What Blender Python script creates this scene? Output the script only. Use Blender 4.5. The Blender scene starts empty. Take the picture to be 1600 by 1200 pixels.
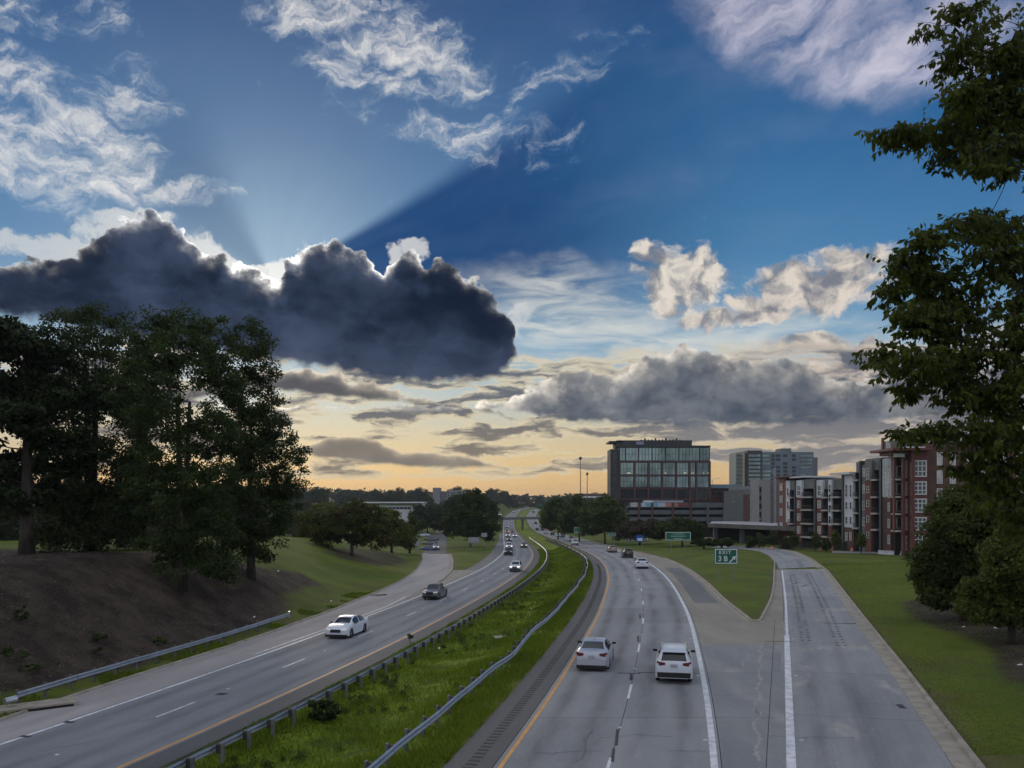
import bpy, bmesh, math, random
import numpy as np
from mathutils import Vector, Matrix

R = math.radians
SC = bpy.context.scene
COL = SC.collection
rng = np.random.default_rng(7)
random.seed(7)

# ------------------------------------------------------------------ camera
FOC, HOR, EYE = 1300.0, 785.0, 9.1          # focal length and horizon row of a 1600 px wide picture, eye height in metres
cam_data = bpy.data.cameras.new('camera')
cam = bpy.data.objects.new('camera', cam_data)
COL.objects.link(cam)
cam.location = (0, 0, EYE)
cam.rotation_euler = (R(90), 0, 0)
cam_data.sensor_width = 36
cam_data.lens = 36 * FOC / 1600
cam_data.shift_y = (HOR - 600) / 1600       # rising front: verticals stay upright
cam_data.clip_start = 0.5
cam_data.clip_end = 9000
SC.camera = cam
SC.render.resolution_x, SC.render.resolution_y = 1024, 768
SC.view_settings.view_transform = 'Standard'
SC.view_settings.look = 'None'
SC.view_settings.gamma = 1
SC.view_settings.exposure = 0
SC.view_settings.use_curve_mapping = False
SC.cycles.use_denoising = True
SC.cycles.use_adaptive_sampling = True
SC.cycles.adaptive_threshold = 0.02
SC.cycles.adaptive_min_samples = 16
SC.cycles.max_bounces = 5
SC.cycles.diffuse_bounces = 3
SC.cycles.glossy_bounces = 3
SC.cycles.transmission_bounces = 4
SC.cycles.transparent_max_bounces = 8
SC.cycles.volume_bounces = 0
SC.cycles.caustics_reflective = False
SC.cycles.caustics_refractive = False
SC.cycles.sample_clamp_indirect = 4

# ------------------------------------------------------------------ sky and sun
SUN_AZ, SUN_EL = -16.1, 14.6                # degrees, azimuth from +Y towards +X

class S:
    """a node socket with arithmetic"""
    nt = None
    def __init__(s, k): s.k = k
    @staticmethod
    def put(sock, v):
        if isinstance(v, S): S.nt.links.new(v.k, sock)
        elif sock.type == 'VECTOR' and hasattr(v, '__len__'): sock.default_value = v[:3]
        else: sock.default_value = v
    @staticmethod
    def m(op, a, b=None, c=None, clamp=False):
        n = S.nt.nodes.new('ShaderNodeMath'); n.operation = op; n.use_clamp = clamp
        S.put(n.inputs[0], a)
        if b is not None: S.put(n.inputs[1], b)
        if c is not None: S.put(n.inputs[2], c)
        return S(n.outputs[0])
    def __add__(s, o): return S.m('ADD', s, o)
    __radd__ = __add__
    def __sub__(s, o): return S.m('SUBTRACT', s, o)
    def __rsub__(s, o): return S.m('SUBTRACT', o, s)
    def __mul__(s, o): return S.m('MULTIPLY', s, o)
    __rmul__ = __mul__
    def __truediv__(s, o): return S.m('DIVIDE', s, o)

def smx(*a):
    r = a[0]
    for b in a[1:]: r = S.m('MAXIMUM', r, b)
    return r
def smn(a, b): return S.m('MINIMUM', a, b)
def sst(x, a, b, lo=0.0, hi=1.0):            # smoothstep
    n = S.nt.nodes.new('ShaderNodeMapRange'); n.interpolation_type = 'SMOOTHSTEP'
    S.put(n.inputs[0], x); n.inputs[1].default_value = a; n.inputs[2].default_value = b
    n.inputs[3].default_value = lo; n.inputs[4].default_value = hi
    return S(n.outputs[0])
def slin(x, a, b, lo=0.0, hi=1.0):
    n = S.nt.nodes.new('ShaderNodeMapRange'); n.clamp = True
    S.put(n.inputs[0], x); n.inputs[1].default_value = a; n.inputs[2].default_value = b
    n.inputs[3].default_value = lo; n.inputs[4].default_value = hi
    return S(n.outputs[0])
def svec(x, y, z=0.0):
    n = S.nt.nodes.new('ShaderNodeCombineXYZ')
    for i, v in enumerate((x, y, z)): S.put(n.inputs[i], v)
    return S(n.outputs[0])
def snoise(v, scale, detail=6, rough=0.55, dist=0.0, lac=2.0):
    n = S.nt.nodes.new('ShaderNodeTexNoise'); n.noise_dimensions = '3D'
    S.put(n.inputs['Vector'], v)
    n.inputs['Scale'].default_value = scale; n.inputs['Detail'].default_value = detail
    n.inputs['Roughness'].default_value = rough; n.inputs['Distortion'].default_value = dist
    n.inputs['Lacunarity'].default_value = lac
    return S(n.outputs[0])
def svoro(v, scale, smooth=0.6):
    n = S.nt.nodes.new('ShaderNodeTexVoronoi'); n.feature = 'SMOOTH_F1'; n.voronoi_dimensions = '2D'
    S.put(n.inputs['Vector'], v); n.inputs['Scale'].default_value = scale
    n.inputs['Smoothness'].default_value = smooth
    return S(n.outputs['Distance'])
def scol(r, g, b): return (r, g, b, 1.0)
def smix(f, a, b):
    n = S.nt.nodes.new('ShaderNodeMix'); n.data_type = 'RGBA'; n.clamp_factor = True
    S.put(n.inputs[0], f); S.put(n.inputs[6], a); S.put(n.inputs[7], b)
    return S(n.outputs[2])
def sscale(c, f):                             # colour times a number
    n = S.nt.nodes.new('ShaderNodeVectorMath'); n.operation = 'SCALE'
    S.put(n.inputs[0], c); S.put(n.inputs[3], f)
    return S(n.outputs[0])
def sadd(a, b):
    n = S.nt.nodes.new('ShaderNodeVectorMath'); n.operation = 'ADD'
    S.put(n.inputs[0], a); S.put(n.inputs[1], b)
    return S(n.outputs[0])
def sramp(x, stops):
    n = S.nt.nodes.new('ShaderNodeValToRGB'); S.put(n.inputs[0], x)
    el = n.color_ramp.elements
    el[0].position, el[0].color = stops[0][0], (*stops[0][1], 1)
    el[1].position, el[1].color = stops[-1][0], (*stops[-1][1], 1)
    for p, c in stops[1:-1]:
        e = el.new(p); e.color = (*c, 1)
    return S(n.outputs[0])
def scurve(x01, pts):                         # piecewise curve over 0..1
    n = S.nt.nodes.new('ShaderNodeFloatCurve'); S.put(n.inputs[1], x01)
    c = n.mapping.curves[0]
    c.points[0].location = pts[0]; c.points[1].location = pts[-1]
    for p in pts[1:-1]: c.points.new(*p)
    n.mapping.extend = 'HORIZONTAL'
    n.mapping.update()
    return S(n.outputs[0])
def srgb(r, g, b):                            # 0..255 display values to linear
    f = lambda v: (v / 12.92 if v <= 0.04045 else ((v + 0.055) / 1.055) ** 2.4)
    return (f(r / 255), f(g / 255), f(b / 255))
def ang(x, y):                                # picture position to azimuth and elevation in degrees
    return (math.degrees(math.atan((x - 800) / FOC)),
            math.degrees(math.atan((HOR - y) / math.hypot(FOC, x - 800))))

def build_world():
    w = bpy.data.worlds.new('World'); SC.world = w; w.use_nodes = True
    nt = w.node_tree; nt.nodes.clear(); S.nt = nt
    out = nt.nodes.new('ShaderNodeOutputWorld')
    sky = nt.nodes.new('ShaderNodeTexSky'); sky.sky_type = 'NISHITA'; sky.sun_disc = False
    sky.sun_elevation = R(SUN_EL); sky.sun_rotation = R(SUN_AZ)
    sky.air_density = 1.0; sky.dust_density = 1.2; sky.ozone_density = 1.6
    tc = nt.nodes.new('ShaderNodeTexCoord')
    sp = nt.nodes.new('ShaderNodeSeparateXYZ'); nt.links.new(tc.outputs['Generated'], sp.inputs[0])
    dx, dy, dz = S(sp.outputs[0]), S(sp.outputs[1]), S(sp.outputs[2])
    A = S.m('ARCTAN2', dx, dy) * 57.2958      # azimuth and elevation in degrees
    E = S.m('ARCSINE', dz) * 57.2958
    P = svec(A, E, 0.0)
    # --- clear air: a graded Nishita sky
    warm = sst(S.m('ABSOLUTE', A + 4.0), 12.0, 60.0, 1.0, 0.0)
    e01 = slin(E, 0.0, 45.0)
    cool = sramp(e01, [(0.0, srgb(150, 150, 150)), (0.1, srgb(150, 160, 172)), (0.2, srgb(122, 150, 182)), (0.34, srgb(60, 114, 166)),
                       (0.5, srgb(28, 88, 146)), (0.68, srgb(24, 74, 130)), (1.0, srgb(24, 60, 112))])
    hot = sramp(e01, [(0.0, srgb(224, 174, 104)), (0.045, srgb(220, 182, 120)), (0.09, srgb(205, 188, 150)), (0.15, srgb(176, 188, 186)),
                      (0.24, srgb(116, 162, 194)), (0.36, srgb(58, 124, 172)), (0.5, srgb(34, 100, 152)), (0.68, srgb(14, 72, 126)), (1.0, srgb(12, 60, 112))])
    base = smix(warm, cool, hot)
    base = sadd(sscale(base, 0.92), sscale(S(sky.outputs[0]), 0.006))
    # --- glow and shadow rays around the hidden sun
    sa, se = ang(425, 438)
    ra, re = A - sa, E - se
    rad = S.m('SQRT', ra * ra + re * re)
    th = S.m('ARCTAN2', re, ra) * 57.2958     # 0 = to the right, 90 = up
    streak = snoise(svec(th * 0.07, rad * 0.02, 3.0), 1.0, 3, 0.5)
    glow = S.m('EXPONENT', rad * rad * (-1 / 30.0)) * 0.46 + S.m('EXPONENT', rad * rad * (-1 / 200.0)) * 0.05
    base = smix(glow * (0.75 + 0.5 * (streak - 0.5)), base, scol(0.50, 0.68, 0.80))
    wob = (snoise(P, 0.25, 3) - 0.5) * 3.0
    wedge = sst(th + wob * 0.7, 34.0, 27.0) * sst(th + wob, -14.0, 8.0) * sst(rad, 2.0, 6.0) * sst(rad, 36.0, 15.0)
    base = smix(wedge * (0.92 + 0.3 * (streak - 0.5)), base, scol(*srgb(4, 62, 116)))
    left = sst(th + wob, 104.0, 130.0) * sst(th + wob, 172.0, 140.0) * sst(rad, 15.0, 6.0)
    base = smix(left * 0.38, base, scol(*srgb(16, 66, 112)))
    col = base

    def blob(cx, cy, rx, ry, aw, ew, tilt=0.0):
        a0, e0 = ang(cx, cy)
        k = 57.2958 / FOC * 0.95
        u, v = aw - a0, ew - e0
        if tilt:
            c, s = math.cos(R(tilt)), math.sin(R(tilt))
            u, v = u * c + v * s, v * c - u * s
        u, v = u * (1 / (rx * k)), v * (1 / (ry * k))
        return 1.0 - (u * u + v * v)
    # domain warp shared by the layers
    w1 = snoise(svec(A, E, 11.0), 0.22, 6, 0.6) - 0.5
    w2 = snoise(svec(A, E, 27.0), 0.22, 6, 0.6) - 0.5
    Aw, Ew = A + w1 * 5.0, E + w2 * 3.6

    # --- high cirrus
    fib = snoise(svec(Aw * 0.55 + Ew * 0.25, Ew * 1.6 - Aw * 0.35, 5.0), 0.42, 7, 0.66, 0.5)
    puff = snoise(svec(Aw, Ew * 1.35, 9.0), 0.62, 6, 0.68, 0.4)
    m = smx(blob(60, 205, 225, 105, Aw, Ew, -18) * 1.4, blob(205, 150, 70, 70, Aw, Ew) * 0.85, blob(20, 20, 120, 50, Aw, Ew) * 0.55,
            blob(150, 25, 110, 50, Aw, Ew, -30) * 0.5)
    m = smx(m, blob(270, 300, 135, 26, Aw, Ew, 4) * 1.25, blob(335, 25, 40, 40, Aw, Ew) * 0.35)
    m = smx(m, blob(590, 75, 235, 95, Aw, Ew, -14) * 1.08, blob(560, 175, 125, 40, Aw, Ew, -25) * 0.6, blob(690, 115, 110, 60, Aw, Ew) * 0.9)
    m = smx(m, blob(740, 210, 165, 42, Aw, Ew, 2) * 0.85, blob(880, 105, 150, 42, Aw, Ew, 18) * 0.62, blob(845, 235, 80, 60, Aw, Ew) * 0.45)
    d = sst(m, -0.35, 1.1) * 0.9 + (fib * 0.66 + puff * 0.34 - 0.5) * 3.4 * sst(m, -0.6, 0.15) - 0.34
    al = sst(d, 0.0, 1.35) * 1.0
    cc = smix(sst(d, 0.05, 0.7), scol(*srgb(168, 194, 216)), scol(*srgb(244, 241, 236)))
    col = smix(al, col, cc)
    # thin violet veil, upper right, and its surroundings all round the sky
    veil = smx(blob(1330, 30, 300, 110, Aw, Ew, -16), blob(1180, 10, 120, 60, Aw, Ew) * 0.6, sst(S.m('ABSOLUTE', A), 36.0, 60.0) * sst(E, 8.0, 20.0) * 0.75)
    vs = snoise(svec(Aw * 0.30 + Ew * 0.16, Ew * 0.9 - Aw * 0.34, 2.0), 0.5, 6, 0.6, 0.15)
    dv = sst(veil, -0.25, 0.9) * (vs * 1.9 - 0.42)
    col = smix(sst(dv, 0.02, 1.0) * 0.95, col, scol(*srgb(206, 202, 218)))
    haze2 = sst(snoise(svec(Aw * 0.3, Ew * 1.0, 8.0), 0.3, 6, 0.6), 0.45, 0.8) * sst(E, 11.0, 20.0) * sst(A, -6.0, 12.0)
    col = smix(haze2 * 0.25, col, scol(*srgb(120, 135, 175)))
    # unseen broken cloud behind us, made bright to fill fronts and roads with light
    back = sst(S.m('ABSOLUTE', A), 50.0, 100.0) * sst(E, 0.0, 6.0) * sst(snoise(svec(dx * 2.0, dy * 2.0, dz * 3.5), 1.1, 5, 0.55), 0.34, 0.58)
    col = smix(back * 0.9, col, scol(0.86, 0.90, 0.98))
    over = sst(E, 36.0, 52.0) * sst(snoise(svec(dx * 2.2, dy * 2.2, dz * 1.5), 1.3, 5, 0.6), 0.36, 0.62)  # unseen bright cloud overhead, added to lift the light on the roads
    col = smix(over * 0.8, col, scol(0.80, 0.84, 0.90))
    # --- pale fan of high cloud, right of the dark cloud
    fan = smx(blob(930, 520, 230, 95, Aw, Ew, -22), blob(1130, 560, 330, 90, Aw, Ew, -4) * 0.8)
    fs = snoise(svec(A * 0.5 + E * 0.9, E * 2.2 - A * 0.1, 4.0), 0.35, 7, 0.6, 0.6)
    col = smix(sst(fan, -0.3, 0.8) * sst(fs, 0.28, 0.72) * 0.8, col, scol(*srgb(222, 222, 214)))

    # --- fair weather cumulus, right: lit tops, grey bellies
    def cumulus(col, blobs, amp, lit, belly, rate, seed, dif=0.7, soft=0.55, sq=1.25):
        mm = None
        for b in blobs:
            t = blob(*b[:4], Aw, Ew, b[4] if len(b) > 4 else 0.0)
            mm = t if mm is None else smx(mm, t)
        n1 = snoise(svec(Aw, Ew * sq, seed), rate, 6, 0.54)
        n2 = snoise(svec(Aw + dif * 0.9, Ew * sq - dif * 1.5, seed), rate, 3, 0.5)
        dd = smx(mm, -1.2) * 0.8 + (n1 - 0.5) * amp
        aa = sst(dd, -0.05, soft)
        sh = (n1 - n2) * 2.2 + 0.62 - dd * 0.22
        c = smix(sst(sh, 0.1, 0.85), scol(*belly), scol(*lit))
        return smix(aa * 0.94, col, c)
    col = cumulus(col, [(1060, 440, 82, 52), (1015, 405, 40, 26), (1110, 440, 45, 36)], 2.3, srgb(232, 222, 208), srgb(128, 130, 138), 0.62, 1.0)
    col = cumulus(col, [(1290, 445, 120, 52), (1330, 405, 60, 28), (1120, 497, 90, 16), (1190, 480, 60, 24)], 2.3, srgb(226, 214, 200), srgb(122, 124, 134), 0.58, 2.0)
    col = cumulus(col, [(1275, 535, 70, 15), (1350, 555, 60, 26), (1330, 580, 110, 22)], 2.0, srgb(222, 210, 196), srgb(118, 122, 130), 0.6, 6.0)
    # low, broken, sun-warmed streaks above the horizon
    st = snoise(svec(A * 0.22 + w1 * 1.2, E * 1.05 + w2 * 1.5, 3.3), 0.85, 6, 0.58, 0.3)
    band = sst(E, 1.2, 2.6) * sst(E, 11.0, 8.0)
    sd = (st - 0.455 + sst(A, 4.0, 16.0) * 0.07) * band
    col = smix(sst(sd, 0.0, 0.05) * 0.75, col, smix(sst(A, 4.0, 22.0), scol(*srgb(228, 212, 178)), scol(*srgb(200, 186, 172))))
    col = smix(sst(sd, 0.028, 0.15) * 0.92, col, smix(sst(E, 2.5, 8.0), smix(sst(A, 2.0, 14.0), scol(*srgb(122, 112, 102)), scol(*srgb(126, 124, 126))), scol(*srgb(84, 94, 110))))
    # --- grey stratocumulus bank, right
    def bank(col, top, bot, amp, rate, seed, rim, rimw, body, body2, gsun, botsoft, warp=1.0, inner=0.3, relief=0.5, gain=1.9, ragged=0.0, patchy=0.0):
        a01 = slin(A + w1 * 2.6 * warp, -60.0, 60.0)
        mk = lambda pts: scurve(a01, [((ang(x, y)[0] + 60) / 120, max(0.0, ang(x, y)[1]) / 45) for x, y in pts]) * 45.0
        t, b = mk(top), mk(bot)
        nb = snoise(svec(A, E * 1.15, seed), rate, 6, 0.6) - 0.5
        nb = nb + (snoise(svec(A * 1.2 + w2 * 1.4, E * 1.2 + w1 * 1.4, seed + 3), rate * 0.32, 3, 0.5) - 0.5) * 0.9 * ragged
        nvk = 0.7 if not ragged else 0.4
        nv = 0.5 - svoro(svec(A + w1 * 1.5, E * 1.1 + w2 * 1.5), rate * 1.15)
        ft = t - E + nb * amp + nv * amp * nvk
        fb = E - b + nb * amp * 0.8
        dd = smn(ft, fb * (1 / botsoft))
        aa = sst(dd, -0.03, 0.24)
        # transmission: thin rims let the sun through, thick cores are slate
        rr = S.m('EXPONENT', smx(ft, 0.0) * (-1.0 / rimw))
        g = S.m('EXPONENT', rad * (-1 / gsun))
        inn = snoise(svec(A * 0.8 + w1 * 3, E * 1.2 + w2 * 3, seed + 5), inner, 5, 0.6)
        c = smix(sst(inn, 0.3, 0.75), scol(*body), scol(*body2))
        rel = snoise(svec(A * 0.9 + w1 * 2.0, E * 1.1 + w2 * 2.0, seed + 9), rate * 0.55, 4, 0.55) - 0.5
        c = smix(sst(rel, 0.0, 0.3) * S.m('EXPONENT', smx(ft, 0.0) * -0.5) * relief, c, scol(*[x * 1.9 for x in body2]))
        pt_ = 1.0 - patchy + patchy * 1.9 * sst(snoise(svec(A, E, seed + 12), 0.55, 4, 0.6), 0.38, 0.66)
        c = sadd(c, sscale(scol(*rim), rr * pt_ * (0.10 + g * gain)))
        bb = S.m('EXPONENT', smx(fb, 0.0) * -1.6) * 0.10
        c = sadd(c, sscale(scol(0.9, 0.75, 0.55), bb * g))
        return smix(aa, col, c)
    col = bank(col, [(700, 640), (790, 628), (830, 604), (870, 588), (905, 578), (950, 590), (985, 572), (1030, 552), (1090, 546), (1150, 560), (1230, 562),
                     (1290, 590), (1380, 598), (1500, 606), (1700, 640)],
               [(700, 642), (790, 640), (850, 652), (920, 664), (1000, 670), (1100, 664), (1250, 668), (1400, 660), (1500, 655), (1700, 650)],
               1.5, 0.75, 14.0, (1.0, 0.88, 0.70), 0.8, srgb(58, 70, 88), srgb(112, 118, 126), 26.0, 1.6, 0.7, 0.45, 0.8, gain=1.3, ragged=1.0, patchy=0.7)
    # smaller dark shreds under the big cloud
    col = bank(col, [(250, 600), (380, 590), (430, 576), (500, 582), (580, 600), (660, 622), (760, 640), (820, 660)],
               [(250, 640), (430, 612), (520, 622), (600, 628), (700, 636), (760, 648), (820, 662)],
               0.9, 0.8, 31.0, (1.0, 0.85, 0.62), 0.22, srgb(62, 66, 78), srgb(92, 92, 96), 14.0, 1.3)
    col = bank(col, [(440, 700), (490, 690), (530, 680), (575, 682), (610, 700), (660, 706), (720, 712), (790, 730)],
               [(440, 702), (490, 716), (560, 722), (620, 730), (720, 731), (790, 732)],
               0.55, 0.8, 41.0, (1.0, 0.80, 0.5), 0.2, srgb(112, 106, 100), srgb(140, 130, 116), 14.0, 1.2)
    # bright puffs that stand behind its edge
    puffs = smx(blob(190, 352, 95, 26, Aw, Ew, 14), blob(75, 385, 95, 24, Aw, Ew, 0) * 0.9, blob(345, 400, 60, 26, Aw, Ew, -30) * 0.9, blob(430, 425, 50, 24, Aw, Ew), blob(640, 405, 34, 24, Aw, Ew), blob(800, 500, 22, 30, Aw, Ew) * 0.8)
    pd = sst(puffs, -0.6, 0.9) * 0.75 + (snoise(svec(Aw, Ew * 1.1, 55.0), 0.9, 6, 0.6) - 0.5) * 1.5
    col = smix(sst(pd, 0.28, 0.7) * 0.7, col, smix(S.m('EXPONENT', rad * (-1 / 9.0)), scol(0.55, 0.58, 0.60), scol(1.15, 1.1, 1.0)))
    # --- the big dark cumulus with its silver lining
    col = bank(col, [(-900, 760), (-500, 420), (-200, 385), (0, 396), (62, 406), (112, 402), (124, 376), (160, 356), (200, 338), (243, 334), (272, 352), (305, 378), (350, 402),
                     (400, 426), (432, 440), (450, 412), (480, 391), (515, 375), (552, 386), (585, 414), (606, 424), (622, 398), (640, 388), (658, 400), (668, 410),
                     (692, 406), (718, 422), (748, 438), (768, 464), (792, 494), (806, 545), (830, 640)],
               [(-900, 765), (-500, 480), (0, 500), (140, 520), (300, 550), (430, 570), (500, 580), (560, 594), (620, 600), (680, 604), (740, 600), (780, 590), (800, 570), (806, 552), (830, 640)],
               1.75, 0.85, 21.0, (1.0, 0.96, 0.88), 0.24, srgb(11, 26, 48), srgb(66, 80, 106), 8.5, 3.0, 0.6, 0.17, 0.6, gain=3.6, ragged=0.9, patchy=0.85)
    # below the horizon: dull earth colour
    col = smix(sst(E, -0.2, -1.5), col, scol(0.05, 0.05, 0.045))
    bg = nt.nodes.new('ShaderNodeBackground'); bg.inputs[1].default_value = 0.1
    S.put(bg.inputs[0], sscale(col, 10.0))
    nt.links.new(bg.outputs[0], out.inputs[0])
    w.cycles.sampling_method = 'MANUAL'; w.cycles.sample_map_resolution = 512
build_world()

sun_data = bpy.data.lights.new('sun', 'SUN')
sun_data.energy = 0.5; sun_data.angle = R(14); sun_data.color = (1.0, 0.86, 0.68)
sun = bpy.data.objects.new('sun', sun_data); COL.objects.link(sun)
sd_ = Vector((math.sin(R(SUN_AZ)) * math.cos(R(SUN_EL)), math.cos(R(SUN_AZ)) * math.cos(R(SUN_EL)), math.sin(R(SUN_EL))))
sun.rotation_euler = sd_.to_track_quat('Z', 'Y').to_euler(); sun.location = (0, 0, 60)
# ------------------------------------------------------------------ helpers
def tag(o, label=None, cat=None, group=None, kind=None):
    if label: o['label'] = label
    if cat: o['category'] = cat
    if group: o['group'] = group
    if kind: o['kind'] = kind
    return o
def empty(name, loc=(0, 0, 0), rz=0.0):
    o = bpy.data.objects.new(name, None); COL.objects.link(o)
    o.location = loc; o.rotation_euler = (0, 0, rz); o.empty_display_size = 0.3
    return o
def link(name, me, parent=None, loc=None, rz=None):
    o = bpy.data.objects.new(name, me); COL.objects.link(o)
    if parent is not None: o.parent = parent
    if loc is not None: o.location = loc
    if rz is not None: o.rotation_euler = (0, 0, rz)
    return o
def copy_tree(o, parent=None):
    c = o.copy(); COL.objects.link(c)
    if parent is not None: c.parent = parent
    for ch in list(o.children): copy_tree(ch, c)
    return c
def np_mesh(name, V, F, mats=(), smooth=False, midx=None, uv=None):
    """V (n,3), F (m,3) or (m,4) index array"""
    V = np.asarray(V, dtype=np.float32); F = np.asarray(F, dtype=np.int32)
    me = bpy.data.meshes.new(name); k = F.shape[1]
    me.vertices.add(len(V)); me.vertices.foreach_set('co', V.ravel())
    me.loops.add(F.size); me.loops.foreach_set('vertex_index', F.ravel())
    me.polygons.add(len(F)); me.polygons.foreach_set('loop_start', np.arange(0, F.size, k, dtype=np.int32))
    for m_ in (mats if isinstance(mats, (list, tuple)) else [mats]): me.materials.append(m_)
    if midx is not None: me.polygons.foreach_set('material_index', np.asarray(midx, dtype=np.int32))
    me.polygons.foreach_set('use_smooth', np.full(len(F), bool(smooth)))
    if uv is not None:
        l = me.uv_layers.new(name='UVMap'); l.data.foreach_set('uv', np.asarray(uv, dtype=np.float32)[F.ravel()].ravel())
    me.update(calc_edges=True); me.validate()
    return me
class MB:
    """collects simple solids for ONE mesh"""
    def __init__(s): s.v, s.f, s.m = [], [], []
    def add(s, vs, fs, mi=0):
        n = len(s.v); s.v += [tuple(p) for p in vs]; s.f += [tuple(i + n for i in f) for f in fs]; s.m += [mi] * len(fs); return s
    def box(s, c, d, rz=0.0, mi=0):
        x, y, z = (k / 2 for k in d); cs, sn = math.cos(rz), math.sin(rz)
        P = [(c[0] + px * cs - py * sn, c[1] + px * sn + py * cs, c[2] + pz) for px in (-x, x) for py in (-y, y) for pz in (-z, z)]
        return s.add(P, [(0, 1, 3, 2), (4, 6, 7, 5), (0, 4, 5, 1), (2, 3, 7, 6), (0, 2, 6, 4), (1, 5, 7, 3)], mi)
    def tube(s, pts, rad, n=8, mi=0, caps=True):
        pts = [Vector(p) for p in pts]
        if not hasattr(rad, '__len__'): rad = [rad] * len(pts)
        b = len(s.v); u = None
        for i, p in enumerate(pts):
            t = (pts[min(i + 1, len(pts) - 1)] - pts[max(i - 1, 0)])
            t = t.normalized() if t.length > 1e-9 else Vector((0, 0, 1))
            if u is None: u = t.orthogonal().normalized()
            u = (u - t * u.dot(t)); u = u.normalized() if u.length > 1e-6 else t.orthogonal().normalized()
            w = t.cross(u)
            for k in range(n):
                a = 2 * math.pi * k / n
                s.v.append(tuple(p + (u * math.cos(a) + w * math.sin(a)) * rad[i]))
        for i in range(len(pts) - 1):
            for k in range(n):
                s.f.append((b + i * n + k, b + i * n + (k + 1) % n, b + (i + 1) * n + (k + 1) % n, b + (i + 1) * n + k)); s.m.append(mi)
        if caps:
            s.f.append(tuple(b + k for k in range(n))[::-1]); s.m.append(mi)
            s.f.append(tuple(b + (len(pts) - 1) * n + k for k in range(n))); s.m.append(mi)
        return s
    def prism(s, poly, z0, z1, mi=0):
        n = len(poly); P = [(x, y, z0) for x, y in poly] + [(x, y, z1) for x, y in poly]
        return s.add(P, [tuple(range(n))[::-1], tuple(range(n, 2 * n))] + [(i, (i + 1) % n, n + (i + 1) % n, n + i) for i in range(n)], mi)
    def mesh(s, name, mats, smooth=False):
        me = bpy.data.meshes.new(name); me.from_pydata(s.v, [], s.f)
        for m_ in (mats if isinstance(mats, (list, tuple)) else [mats]): me.materials.append(m_)
        me.polygons.foreach_set('material_index', s.m)
        if smooth: me.polygons.foreach_set('use_smooth', [True] * len(s.f))
        me.update(); return me
    def build(s, name, mats, parent=None, loc=None, rz=None, smooth=False):
        return link(name, s.mesh(name, mats, smooth), parent, loc, rz)

# ------------------------------------------------------------------ materials
MATS = {}
def mat(name, c, rough=0.7, c2=None, scale=3.0, metal=0.0, bump=0.0, bscale=None, spec=0.5, coords='Position', emit=None, estr=0.0, detail=5,
        stretch=(1, 1, 1), rand=0.0, coat=0.0, trans=0.0):
    m = bpy.data.materials.new(name); m.use_nodes = True; nt = m.node_tree
    b = nt.nodes['Principled BSDF']
    b.inputs['Roughness'].default_value = rough; b.inputs['Metallic'].default_value = metal
    b.inputs['Specular IOR Level'].default_value = spec; b.inputs['Base Color'].default_value = (*c, 1)
    b.inputs['Coat Weight'].default_value = coat; b.inputs['Coat Roughness'].default_value = 0.06
    if trans: b.inputs['Transmission Weight'].default_value = trans
    if emit: b.inputs['Emission Color'].default_value = (*emit, 1); b.inputs['Emission Strength'].default_value = estr
    S.nt = nt
    def vec():
        if coords == 'Position': g = nt.nodes.new('ShaderNodeNewGeometry').outputs['Position']
        else: g = nt.nodes.new('ShaderNodeTexCoord').outputs[coords]
        if stretch != (1, 1, 1):
            v = nt.nodes.new('ShaderNodeVectorMath'); v.operation = 'MULTIPLY'; nt.links.new(g, v.inputs[0]); v.inputs[1].default_value = stretch; g = v.outputs[0]
        return S(g)
    v = vec() if (c2 is not None or bump) else None
    colr = None
    if c2 is not None:
        n = snoise(v, scale, detail, 0.6); colr = smix(sst(n, 0.32, 0.68), (*c, 1), (*c2, 1))
    if rand:
        oi = nt.nodes.new('ShaderNodeObjectInfo'); hs = nt.nodes.new('ShaderNodeHueSaturation')
        S.put(hs.inputs['Color'], colr if colr else (*c, 1)); S.put(hs.inputs['Value'], slin(S(oi.outputs['Random']), 0, 1, 1 - rand, 1 + rand))
        colr = S(hs.outputs[0])
    if colr: S.put(b.inputs['Base Color'], colr)
    if bump:
        bn = nt.nodes.new('ShaderNodeBump'); bn.inputs['Strength'].default_value = bump; bn.inputs['Distance'].default_value = 0.05
        S.put(bn.inputs['Height'], snoise(v, bscale or scale * 4, 4, 0.6)); nt.links.new(bn.outputs[0], b.inputs['Normal'])
    MATS[name] = m
    return m

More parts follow.
